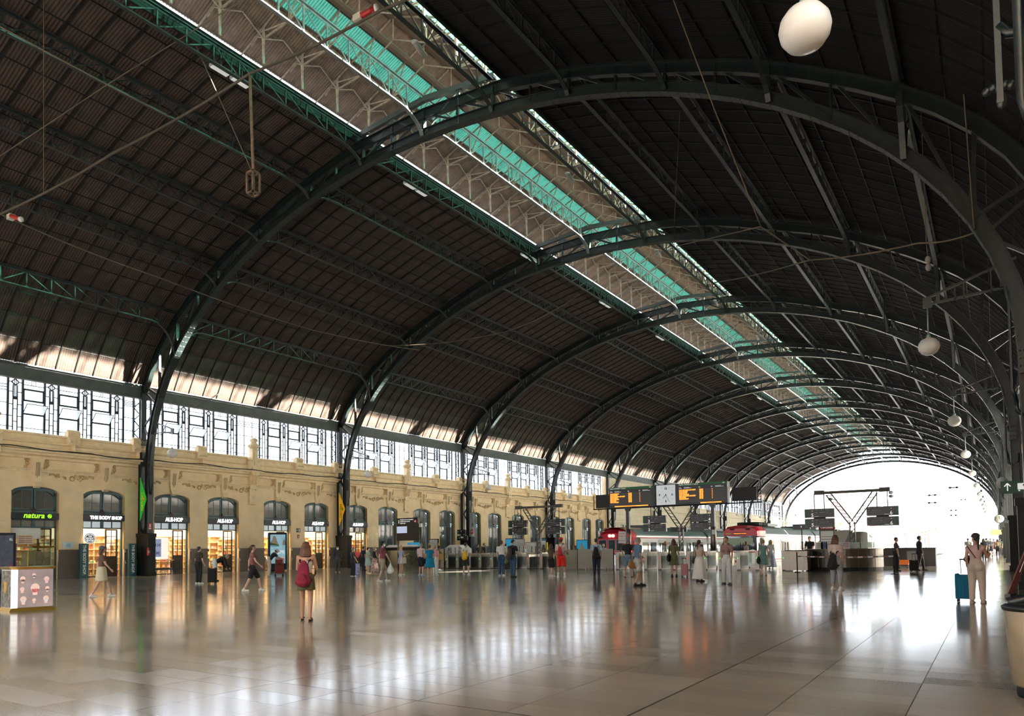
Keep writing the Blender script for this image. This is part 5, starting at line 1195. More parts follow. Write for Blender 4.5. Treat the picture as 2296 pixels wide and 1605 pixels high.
# price display inside the third shop
t = thing('price_display', 'lilac price poster reading 12€ and 8€ in the third shop window', 'poster', (XW-.55, bc(0)-6.1-.45, 0)); MB().box(0, .04, -.55, .5, 1.0, 2.4).build('white_board', M('lit_white_board', (.8, .76, .7), .5, emit=.3), t); MB().box(.04, .045, -.5, .0, 1.15, 2.3).build('lilac_sheet', M('lilac_sheet', (.30, .36, .62), .5, emit=.15), t); text('12€', .26, cb_, t, (.05, -.22, 1.9), FX); text('8€', .26, cb_, t, (.05, -.22, 1.38), FX); MB().box(-.3, .1, -.6, .9, .9, .96).build('ledge', M('salmon_ledge', (.75, .5, .42), .5), t)
for y in (-.4, .7): MB().box(0, .05, y-.03, y+.03, 0, .9).build('leg', dark, t)
MB().box(.06, .07, -.6, 1.5, .3, .42).build('dark_band', signm, t); MB().box(.065, .07, -.6, 1.5, .05, .9).build('glass_pane', pane_c, t)
# round flower poster seen in the fifth shop
t = thing('flower_poster', 'big round yellow flower picture hanging inside the fifth shop', 'poster', (XW-1.6, bc(0)+3.0, 1.95)); n_ = 24; MB().prism([(.5*math.cos(i*2*math.pi/n_), .48*math.sin(i*2*math.pi/n_)) for i in range(n_)], 0, .03, 'x').build('disc', M('flower_yellow', (.85, .6, .04), .5, emit=.4, var=.5, vs=5), t)
for i in range(7): MB().prism([(.3*math.cos(i*.9)+.07*math.cos(j*1.05), .3*math.sin(i*.9)+.07*math.sin(j*1.05)) for j in range(6)], .03, .036, 'x').build('petal', pm[i], t)
# ------------------------------------------------------------------ glass promotion counter at the left (masks)
t = thing('mask_kiosk', 'white lit promotion counter with mask heads, gold edges and a glass case on top', 'counter', (-20.75, 8.9, 0)); t.location = tuple(at(60, 1374)); 
pL, pR_ = at(25, 1372), at(118, 1366); dvec = (pR_-pL); ang = math.atan2(dvec.y, dvec.x); wk = dvec.length
t.location = tuple(pL); t.rotation_euler = (0, 0, ang)
gold = M('brass_trim', (.62, .38, .08), .3, metal=.7); litw = M('lit_white_panel', (1, .98, .99), .5, emit=.3); litp = M('lit_print_panel', (.42, .34, .35), .5, emit=.10, var=.25, vs=2)
kh = 1.02; MB().box(0, wk, .02, .75, .08, kh).build('body', white, t)
MB().box(-.01, .13, -.005, .02, .08, kh).build('lit_edge', litw, t); MB().box(.13, wk, 0, .02, .08, kh).build('print_panel', litp, t)
b = MB(); b._add([(-.08, -.08, kh+.07), (wk+.08, -.08, kh+.07), (wk+.08, .8, kh+.07), (-.08, .8, kh+.07), (0, 0, kh), (wk, 0, kh), (wk, .76, kh), (0, .76, kh)], [(0, 1, 2, 3), (7, 6, 5, 4), (0, 4, 5, 1), (1, 5, 6, 2), (2, 6, 7, 3), (3, 7, 4, 0)]); b.build('brass_top', gold, t)
b = MB(); b._add([(-.06, -.06, 0), (wk+.06, -.06, 0), (wk+.06, .8, 0), (-.06, .8, 0), (0, -.0, .09), (wk, 0, .09), (wk, .76, .09), (0, .76, .09)], MB.BOXF).build('brass_base', gold, t)
skin_p = M('mannequin_print', (.8, .58, .52), .6, emit=.18)
def headp(x, z, r, mc, kind):
    pts = [(x+r*.8*math.cos(a)*(1 if math.sin(a) > -.2 else .78), z+r*math.sin(a)) for a in [2*math.pi*i/18 for i in range(18)]]
    h = MB().prism(pts, -.008, 0, 'y').box(x-r*.4, x+r*.4, -.008, 0, z-r*1.35, z-r*.7).build('printed_head', skin_p, t)
    mp = [(x-r*.62, z-.1*r), (x+r*.62, z-.1*r), (x+r*.5, z-.7*r), (x, z-.85*r), (x-r*.5, z-.7*r)]
    MB().prism(mp, -.013, -.009, 'y').build('printed_mask', mc, h)
    MB().box(x-r*.3, x-r*.12, -.012, -.008, z+.15*r, z+.19*r).box(x+r*.12, x+r*.3, -.012, -.008, z+.15*r, z+.19*r).box(x-.04*r, x+.04*r, -.012, -.008, z-.1*r, z+.1*r).build('printed_features', M('soft_print_shadow', (.6, .38, .33), .6, emit=.05), h)
mcs = [M('mask_'+n, c,   .6, emit=.08, var=v, vs=14) for n, c, v in (('roses', (.75, .2, .2), .5), ('blue', (.12, .14, .3), .3), ('pink', (.85, .6, .65), .1), ('skin', (.8, .6, .55), .2), ('dark', (.25, .15, .12), .4), ('white', (.85, .8, .8), .2))]
u = wk/1.0
for fx, fz, r, mi in ((.56, .5, .17, 0), (.26, .76, .1, 4), (.53, .86, .07, 1), (.84, .74, .1, 2), (.25, .48, .085, 3), (.86, .48, .08, 4), (.28, .2, .12, 5), (.54, .17, .07, 3), (.83, .2, .11, 5)): headp(fx*wk, .1+fz*.9, r*wk*.8, mcs[mi], 0)
MB().box(-.012, 0, .06, .7, .1, kh-.02).build('patterned_side', M('black_white_pattern', (.2, .2, .18), .4, var=.9, vs=9), t); MB().prism([(.3, .72), (.5, .72), (.47, .5), (.4, .45), (.33, .5)], -.02, -.012, 'x').build('gold_bust', M('gold_print', (.7, .42, .05), .4), t)
gk = glassM('kiosk_glass', (.72, .8, .76), .14, .02); gxa, gxb = wk*.42, wk*.97
for nm, a in (('glass_pane', (gxa, gxb, .1, .11, kh+.07, kh+.45)), ('glass_pane', (gxa, gxb, .6, .61, kh+.07, kh+.45)), ('glass_pane', (gxa, gxa+.01, .1, .6, kh+.07, kh+.45)), ('glass_pane', (gxb-.01, gxb, .1, .6, kh+.07, kh+.55)), ('glass_pane', (wk*.6, wk*.61, .1, .6, kh+.07, kh+.5))): MB().box(*a).build(nm, gk, t)
e = M('glass_green_edge', (.3, .62, .5), .2); MB().box(gxa-.012, gxa, .09, .11, kh+.07, kh+.46).box(gxb, gxb+.012, .09, .11, kh+.07, kh+.56).box(gxa, gxb, .09, .1, kh+.07, kh+.085).build('glass_edges', e, t); MB().box(gxa-.02, gxa-.008, .06, .09, kh+.07, kh+.46).build('brass_post', gold, t)
b = MB(); z_ = kh+.58; b._add([(gxa+.1, .05, z_-.05), (gxb, .05, z_-.05), (gxb, .65, z_-.05), (gxa+.1, .65, z_-.05), (gxa+.03, -.02, z_), (gxb+.1, -.02, z_), (gxb+.1, .7, z_), (gxa+.03, .7, z_)], MB.BOXF).build('brass_canopy', gold, t)
# ------------------------------------------------------------------ bin and leaning pink banner at the right
bm = M('wood_grain_steel', (.34, .27, .18), .38, metal=.4, var=.18, vs=3)
t = thing('litter_bin', 'round litter bin with golden brushed sides and black lid at the right edge', 'bin', (.37, 8.02, 0))
fl_ = [(.25, .02), (.25, .1)]
MB().lathe([(.255, 0), (.26, .02), (.26, .1), (.25, .11)], 32).build('black_foot', dark, t)
MB().lathe([(.29, .1), (.295, .12), (.335, .76), (.33, .77)], 36).build('flared_body', bm, t)
MB().lathe([(.345, .76), (.355, .78), (.355, .8), (.33, .82), (.05, .83)], 36).build('rim', M('black_plastic', (.01, .012, .015), .3), t)
MB().tube([(-.3+.06*i, -.02, .82+.06*math.sin(math.pi*i/10)) for i in range(11)], .05, 8).build('swing_lid', _M['black_plastic'], t)
t = thing('roll_up_banner', 'leaning pink banner with white print seen edge on at the right edge', 'banner', tuple(at(2259, 1339)))
bb = MB(); W0, H0 = Vector((.16, .95, 0)), Vector((.62, 0, 1.75)); N0 = Vector((-.02, .003, .007))
bb._add([Vector((0, 0, .05)), W0+Vector((0, 0, .05)), W0+H0, H0, N0+Vector((0, 0, .05)), N0+W0+Vector((0, 0, .05)), N0+W0+H0, N0+H0], MB.BOXF).build('banner_sheet', M('banner_pink', (.30, .09, .09), .5, var=.25, vs=2), t)
MB().bar((0, -.03, .04), W0+Vector((0, .03, .04)), .12, .08).build('base', steel, t); MB().bar(H0, H0+W0, .03).build('top_rail', steel, t); MB().tube([(.1, .5, .03), (.95, .5, .03), tuple(H0*.6+W0*.5)], .014).build('prop', dark, t)
MB().bar(H0*.35+W0*.5+Vector((-.015, 0, 0)), H0*.8+W0*.5+Vector((-.015, 0, 0)), .1, .01).build('white_print', wht, t)
# exit sign and clock on the right
p = at(2273, 1092, Y=34); t = thing('platform_sign', 'dark green sign with an arrow and a train symbol high on the right', 'sign', (p.x, 34, p.z)); MB().box(-.42, .5, -.05, .05, -.24, .24).build('casing', grm, t); MB().bar((-.2, -.06, -.14), (-.2, -.06, .14), .04).bar((-.2, -.06, .15), (-.3, -.06, .03), .04).bar((-.2, -.06, .15), (-.1, -.06, .03), .04).build('arrow', wht, t); MB().box(.12, .36, -.06, -.05, -.1, .14).box(.14, .2, -.06, -.05, -.16, -.12).build('train_symbol', wht, t); MB().box(.2, .24, -.02, .02, .24, 1.0).build('hanger', dark, t)
p = at(2241, 1163, Y=63); t = thing('platform_clock', 'small round clock on the right-hand columns', 'clock', (p.x, 63, p.z)); MB().tube([(0, -.1, 0), (0, .1, 0)], .32, 20).build('case', dark, t); MB().tube([(0, -.12, 0), (0, -.1, 0)], .28, 20).build('dial', M('dial_cream', (.7, .72, .6), .5), t); MB().bar((0, -.13, 0), (0, -.13, .2), .03).bar((0, -.13, 0), (.13, -.13, -.05), .03).build('hands', cb_, t); MB().box(0, 1.5, -.03, .03, -.03, .03).build('arm', dark, t)
p = at(2240, 1193, Y=95); t = thing('lit_display', 'bright yellow-green lit display hanging over the far right platform', 'display', (p.x, 95, p.z)); MB().box(-.75, .75, -.1, .1, -.28, .28).build('casing', dark, t); MB().box(-.72, .72, -.11, -.1, -.25, .25).build('lit_face', M('lit_yellow_green', (.55, .8, .2), .5, emit=.35), t); MB().tube([(0, 0, .28), (0, 0, 2.2), (2.2, 0, 2.2)], .03).build('hanger', dark, t)
p = at(2238, 1081, Y=42); t = thing('loudspeaker', 'grey horn loudspeaker on the right arches', 'loudspeaker', (p.x, 42, p.z)); MB().lathe([(.06, 0), (.1, .15), (.26, .3), (.28, .32)], 14).build('horn', stl, t); t.rotation_euler = (R(100), 0, R(30)); MB().tube([(0, 0, 0), (.1, .5, -.1)], .03).build('arm', dark, t)
# ------------------------------------------------------------------ tracks and trains
ballast = M('track_ballast', (.30, .27, .24), .95, var=.3, vs=9); conc = M('platform_edge_concrete', (.55, .53, .5), .85); rl = M('rail_steel', (.35, .3, .28), .3, metal=.8)
b = MB(); b.box(-30.2, -24.2, PY, 520, -1.4, -1.05).box(-20.2, -15.2, PY, 520, -1.4, -1.05).box(PIT[0], PIT[1], PIT[2], 520, -1.4, -1.05)
b.build('trim_20', ballast, kind='structure')
for nm, xs, y0 in (('behind the red nosed train', (-26.2,), 53), ('under the commuter train', (-17.3,), 58), ('left of the two empty ones', (-10.7,), 61), ('beside the right platform edge', (-7.2,), 61)):
    for x in xs:
        t = thing('railway_track', 'railway track running out of the hall, the one %s' % nm, 'track', (x, y0, -1.05))
        for e in (-.83, .83): MB().box(e-.035, e+.035, 0, 440, .12, .27).build('rail', rl, t)
        sl = MB()
        for i in range(200): sl.box(-1.3, 1.3, i*.62, i*.62+.25, .0, .12)
        sl.build('sleepers', conc, t, kind='stuff')
for x in (PIT[1], PIT[0], -15.2, -20.2): MB().box(x-.06, x+.06, 60, 195, -.35, .004).build('trim_21', conc, kind='structure')
tw = M('train_white', (.78, .76, .74), .3); trd_ = M('train_red', (.42, .012, .03), .25); tg = M('train_roof_grey', (.13, .16, .175), .5); tgl = M('train_glass', (.02, .03, .035), .05, spec=.8); tlit = M('train_inner_seen', (.30, .27, .22), .4)
def train(x, y, L, ncar, label, kind):
    t = thing('commuter_train', label, 'train', (x, y, 0)); w = 1.46
    sec = [(-w, -.75), (-w-.0, 2.0), (-w+.06, 2.35), (-w+.35, 2.75), (-.6, 3.0), (.6, 3.0), (w-.35, 2.75), (w-.06, 2.35), (w, 2.0), (w, -.75)]
    low_ = [(-w, -.75), (-w, 2.3), (w, 2.3), (w, -.75)]; top_ = [(-w, 2.3), (-w+.06, 2.4), (-w+.35, 2.78), (-.6, 3.0), (.6, 3.0), (w-.35, 2.78), (w-.06, 2.4), (w, 2.3)]
    for c in range(ncar):
        y0 = c*L+(2.2 if c == 0 else .35); y1 = (c+1)*L-.35
        MB().prism(low_, y0, y1, 'y').build('car_body', tw, t); MB().prism(top_, y0, y1, 'y').build('roof', tg, t)
        MB().box(w-.005, w+.006, y0, y1, 2.1, 2.17).box(w-.005, w+.006, y0, y1, .12, .2).build('red_stripe', trd_, t)
        if kind == 2: MB().box(w-.005, w+.012, y0+.8, y1-.8, .95, 1.85).build('window_band', M('train_band_grey', (.16, .17, .18), .2), t)
        n = 9; 
        for i in range(n):
            yy = y0+1.2+(y1-y0-2)*i/n
            if i % 4 == 2:
                MB().box(w, w+.03, yy, yy+1.3, -.1, 2.0).build('sliding_door', trd_ if kind == 1 and 0 else M('train_door_pale', (.62, .6, .58), .35), t); MB().box(w+.03, w+.035, yy+.15, yy+.55, .9, 1.7).box(w+.03, w+.035, yy+.75, yy+1.15, .9, 1.7).build('door_window', tgl, t)
            else: MB().box(w-.01, w+.02, yy, yy+1.25, .85, 1.75).build('side_window', tgl if (i+c) % 3 else tlit, t)
        if c: MB().box(-1.2, 1.2, y0-.7, y0, -.6, 2.6).build('gangway', dark, t)
        MB().box(-.9, .9, y0+3, y0+6.5, 3.0, 3.25).build('roof_unit', tg, t); b = MB(); b.box(-.8, .8, y1-5, y1-2.5, 3.0, 3.2)
        if kind == 2 and c == 0:
            for i in range(6): MB().tube([(-.9, y0+.3+.5*i, 3.15), (.9, y0+.3+.5*i, 3.15)], .16, 8).build('roof_coil', dark, t)
        b.build('roof_equipment', dark if kind == 2 else tg, t)
    # nose
    def ring(yy, s, zt, zb=-.75, zs=2.3): return [(-w*s, yy, zb), (-w*s, yy, zs), (-w*s*.8, yy, (zs+zt)/2+.12), (-.5*s, yy, zt), (.5*s, yy, zt), (w*s*.8, yy, (zs+zt)/2+.12), (w*s, yy, zs), (w*s, yy, zb)]
    def loft(rs, nm, mat):
        b = MB(); vs = [v for r in rs for v in r]; n = len(rs[0]); fs = []
        for i in range(len(rs)-1):
            for k_ in range(n): fs.append((i*n+k_, i*n+(k_+1) % n, (i+1)*n+(k_+1) % n, (i+1)*n+k_))
        fs.append(tuple(reversed(range(n)))); b._add(vs, fs, 0, False); return b.build(nm, mat, t)
    if kind == 1:
        loft([ring(.55, .86, 2.5, .75, 2.0), ring(.95, .95, 2.8, .75, 2.2), ring(1.5, 1, 2.95, .75), ring(2.2, 1, 3.0, .75)], 'red_nose', trd_); loft([ring(.45, .86, .75, -.75, .7), ring(.9, .95, .75, -.75, .7), ring(2.2, 1, .75, -.75, .7)], 'white_skirt', tw)
        for xa, xc in ((-1.12, -.5), (-.28, .28), (.45, 1.15)):
            MB().box(xa, xc, .5, .56, 1.1, 1.95).build('front_window', tgl, t); MB().box(xa-.05, xc+.05, .53, .57, 1.05, 2.0).build('window_surround', M('rubber_grey', (.25, .25, .25), .6), t)
        MB().box(-1.2, -.8, .54, .6, 2.1, 2.25).box(.8, 1.2, .54, .6, 2.1, 2.25).build('marker_lamp', dark, t)
        for xx in (-.15, .15): MB().tube([(xx, .45, 2.3), (xx, .7, 2.3)], .12, 12).build('headlight', M('headlight_warm', (1, .85, .5), .3, emit=1.2), t)
        MB().prism([(-1.0, 2.75), (-.4, 2.97), (.4, 2.97), (1.0, 2.75), (.8, 2.99), (-.8, 2.99)], 1.0, 4.5, 'y').build('tan_roof', M('roof_tan', (.35, .2, .12), .6), t)
        text('renfe', .3, M('train_grey_letters', (.3, .3, .32), .5), t, (w+.02, 4.0, 1.4), FX)
    else:
        loft([ring(0, .92, 2.75, 2.1, 2.5), ring(.5, 1, 3.0, 2.1, 2.55), ring(2.2, 1, 3.0, 2.1, 2.55)], 'red_nose', trd_); loft([ring(-.15, .92, 2.1, .95, 2.0), ring(.4, 1, 2.1, .95, 2.05), ring(2.2, 1, 2.1, .95, 2.05)], 'black_windscreen_band', tgl); loft([ring(-.3, .9, .95, -.75, .9), ring(.3, 1, .95, -.75, .9), ring(2.2, 1, .95, -.75, .9)], 'white_skirt', tw)
        MB().box(-1.05, 1.05, -.18, -.14, 1.45, 1.98).build('sun_blind', M('blind_grey_green', (.25, .3, .22), .5), t); MB().box(-1.3, 1.3, -.34, -.28, .8, .88).build('red_line', trd_, t); text('005M', .2, M('yellow_letters', (.7, .6, .1), .5), t, (-.95, -.03, 2.33), FY); MB().box(-.55, .5, -.02, .02, 2.22, 2.44).build('destination_box', blk, t); text('VALENCIA NORD', .13, led, t, (0, -.04, 2.33), FY)
        text('renfe', .42, M('train_dark_letters', (.05, .05, .06), .5), t, (-.1, -.32, .42), FY, shear=.2); b = MB(); b.box(-.8, -.45, -.05, 0, 2.62, 2.75).box(.45, .8, -.05, 0, 2.62, 2.75).build('marker_lamp', dark, t); MB().box(w-.04, w+.02, .4, 1.2, 1.1, 1.9).build('cab_side_window', tgl, t)
        for xx in (-.25, .15): MB().tube([(xx, -.33, .1), (xx, -.28, .1)], .12, 14).build('round_emblem', trd_, t)
train(-26.1, 53.9, 20, 3, 'white commuter train with a rounded red nose and two lit headlights', 1)
train(-17.25, 59.8, 22, 3, 'white train lettered renfe with a flat red and black front numbered 005M', 2)
# two more direction boxes near the trains
for px, py, w_, lb in ((1522, 1187, 1.1, 'small dark direction box behind the post of the middle gantry'), (1797, 1181, 1.0, 'small dark direction box left of the platform 5 display')):
    p = at(px, py, Y=47); t = thing('direction_sign', lb, 'sign', tuple(p)); MB().box(-w_/2, w_/2, -.08, .08, -.16, .16).build('casing', blk, t); MB().box(-w_/2, -w_/2+.08, -.085, -.08, -.16, .16).build('green_edge', bgreen, t); text('3' if px < 1600 else '4', .18, wht, t, (0, -.09, 0), FY); MB().tube([(0, .06, .1), (0, .06, -p.z)], .03).build('post', dark, t)
# ------------------------------------------------------------------ outside: terrace left of the hall, yard, canopies, masts, town
ter = M('terrace_roof_tile', (.19, .12, .11), .9, var=.15, vs=.7); par = M('terrace_wall', (.13, .13, .16), .9, var=.15, vs=.5); yard = M('yard_ground', (.40, .38, .36), .95, var=.12, vs=.2)
g = MB().box(-72, XW-.5, -12, RY(10), 7.2, 8.08).build('terrace', ter); tag(g, 'pinkish sunlit roof terrace outside the left hand windows', 'roof')
g = MB().box(-73, -72, -12, RY(10), 7.9, 9.6).build('parapet', par); tag(g, 'pale parapet at the far edge of the roof terrace outside the windows', 'parapet')
g = MB().box(XR+.5, 60, -30, 190, -1.4, -.3).build('street', M('pale_street_paving', (.82, .79, .74), .9, var=.08, vs=.3)); tag(g, 'unseen street outside the right wall, paled to bounce light in', 'ground')  # unseen paving made pale to bounce light through the right arcade
g = MB().box(-300, 250, 195.5, 1200, -1.9, -1.42).build('yard', yard); tag(g, 'sunlit ground of the railway yard beyond the open arch', 'ground')
pf = M('platform_bright', (.5, .48, .46), .5)
for x0, x1, nm in ((-5.35, 3, 'right platform continuing outside past the open arch'), (-15.2, -12.3, 'middle platform under the butterfly canopy outside'), (-24.2, -20.2, 'left platform outside under the farther canopy')):
    g = MB().box(x0, x1, 195.5, 620, -1.38, 0).build('platform', pf); tag(g, nm, 'platform')
cw = M('canopy_white', (.42, .40, .37), .6)
def canopy(xa, xv, xb, z, y0, y1, label):
    t = thing('platform_canopy', label, 'canopy', (xv, y0, 0)); a, c = xa-xv, xb-xv
    MB().prism([(a, z), (0, z-.85), (c, z+.1), (c, z+.3), (0, z-.6), (a, z+.15)], 0, y1-y0, 'y').build('butterfly_roof', cw, t)
    y = 2
    i = 0
    while y < y1-y0:
        MB().box(-.12, .12, y-.12, y+.12, 0, z-.7).bar((0, y, z-1.8), (a*.5, y, z-.5), .1).bar((0, y, z-1.8), (c*.5, y, z-.45), .1).build('column', cw, t); y += 9 if i < 14 else 24; i += 1
canopy(-17.7, -14.3, -11.1, 4.5, 196, 520, 'long white butterfly canopy over the middle platform outside')
canopy(-26.4, -22.2, -18.8, 5.0, 200, 520, 'second long white canopy farther left outside')
t = thing('end_building', 'white flat roofed building at the end of the right platform outside', 'building', (-2.5, 215, 0))
MB().box(-4.5, 5, 0, 8, 5.0, 5.5).build('flat_roof', cw, t); MB().box(-6, 5, -3, 6, 6.6, 6.9).build('upper_slab', cw, t); MB().box(-2.2, 4, 1, 7, 0, 5).build('wall', cw, t)
for x in (-3.8, -1, 1.5): MB().box(x-.1, x+.1, -.1, .1, 0, 5).build('post', cw, t)
mast = M('catenary_grey', (.12, .13, .14), .6); rs = random.Random(4)
for i, (px, pt, pb, Y) in enumerate(((2075, 1155, 1186, 232), (2094, 1155, 1186, 255), (2110, 1162, 1188, 540), (2123, 1167, 1192, 560), (2134, 1176, 1200, 580), (2142, 1171, 1200, 600), (2148, 1184, 1204, 620), (2152, 1186, 1206, 640), (1905, 1180, 1200, 230), (2030, 1176, 1200, 240))):
    p = at(px, pt, Y=Y); t = thing('catenary_mast', 'thin grey overhead line mast outside, %s' % ['first of the row from the left', 'second of the row', 'third of the row', 'fourth of the row', 'fifth of the row', 'sixth of the row', 'seventh of the row', 'last of the row', 'alone behind the right gantry', 'alone left of the nearer canopy'][i], 'mast', (p.x, Y, -1.1), group='catenary masts')
    b = MB(); h = p.z+1.1; b.box(-.35, -.2, -.1, .1, 0, h).box(.2, .35, -.1, .1, 0, h)
    for j in range(8): b.bar((-.3 if j % 2 else .3, 0, h*j/8), (.3 if j % 2 else -.3, 0, h*(j+1)/8), .08)
    b.build('lattice_post', mast, t); MB().bar((0, 0, h-.8), (-2.5, 0, h-1.2), .08).build('arm', mast, t)
town = [M('town_'+n, c, .9) for n, c in (('white', (.5, .48, .46)), ('rose', (.42, .27, .25)), ('grey', (.34, .37, .41)))]
for i, (px, py, Y, w_, cc) in enumerate(((1785, 1145, 420, 26, 0), (1822, 1105, 520, 30, 2), (1862, 1128, 395, 18, 1), (1885, 1112, 470, 26, 0), (1935, 1135, 500, 20, 1), (1965, 1120, 560, 34, 0), (2020, 1150, 620, 40, 2), (2075, 1190, 700, 40, 0), (1760, 1120, 500, 24, 1))):
    p = at(px, py, Y=Y); t = thing('apartment_block', 'pale distant apartment block beyond the yard, %s from the left' % ['second', 'third', 'fourth', 'fifth', 'sixth', 'seventh', 'eighth', 'ninth', 'first'][i], 'building', (p.x, Y, -1.1)); h = p.z+1.1
    MB().box(-w_/2, w_/2, 0, 14, 0, h).build('wall', town[cc], t); MB().box(-w_/4, w_/6, 2, 8, h, h+3).build('roof_block', town[0], t)
    nx = int(w_/3); nz = int(h/3.2); wb_ = MB()
    for a in range(nx):
        for c in range(nz): wb_.box(-w_/2+3*a+.8, -w_/2+3*a+2.0, -.1, 0, 3.2*c+1, 3.2*c+2.4)
    wb_.build('windows', M('town_window', (.35, .38, .42), .5), t, kind='stuff')
lf = M('palm_green', (.22, .32, .1), .7, var=.3); 
for i, px in enumerate((1884, 1876)):
    p = at(px, 1172+i*6, Y=330+14*i); t = thing('palm_tree', ['palm tree seen outside right of the platform 5 display', 'lower palm beside the other one outside'][i], 'tree', (p.x, 330+14*i, -1.1)); h = p.z+1.1
    MB().tube([(0, 0, 0), (.2, 0, h*.5), (0, 0, h)], .3, 8, r2=.22).build('trunk', M('palm_trunk', (.3, .22, .14), .9), t); b = MB()
    for j in range(16):
        a = j*2*math.pi/16; L_ = 3.2; pts_ = [(L_*s_*math.cos(a), L_*s_*math.sin(a), h+1.1*s_-2.6*s_*s_+.2*(j % 2)) for s_ in (0, .3, .6, 1)]
        for (q0, q1) in zip(pts_, pts_[1:]): b.bar(q0, q1, .5, .05)
    b.build('fronds', lf, t)
for i, (px, py) in enumerate(((1998, 1104), (1998, 1112), (1862, 1119))):
    p = at(px, py, Y=55); t = thing('floodlight', 'small round floodlight hung in the open arch, %s' % ['upper of two by the gantry end', 'lower of two by the gantry end', 'by the left gantry arm'][i], 'light', tuple(p)); MB().ball((0, 0, 0), .16, .1, .11).build('housing', M('flood_grey', (.2, .2, .22), .4), t); MB().tube([(0, 0, 0), (0, 0, roofz(p.x-CX)-p.z-.3)], .01).build('wire', dark, t)
for i, (px, py, Y) in enumerate(((2090, 1110, 100), (2090, 1127, 100), (2138, 1093, 90), (2138, 1144, 130), (2138, 1155, 130), (2160, 1120, 150))):
    p = at(px, py, Y=Y); b = MB(); b.tube([(-.5, 0, 0), (.5, 0, 0)], .06, 6).ball((-.3, 0, 0), .12).ball((.3, 0, 0), .12).tube([(-6, -25, 1.0), (0, 0, 0), (2, 90, .5)], .012, 4)
    o = b.build('wire_insulator', dark); o.location = p; tag(o, 'small dark wire insulator in the bright arch opening, %s' % ['upper left', 'second left', 'highest on the right', 'right of the middle', 'just below the right middle one', 'farthest right'][i], 'insulator', 'overhead wire insulators')
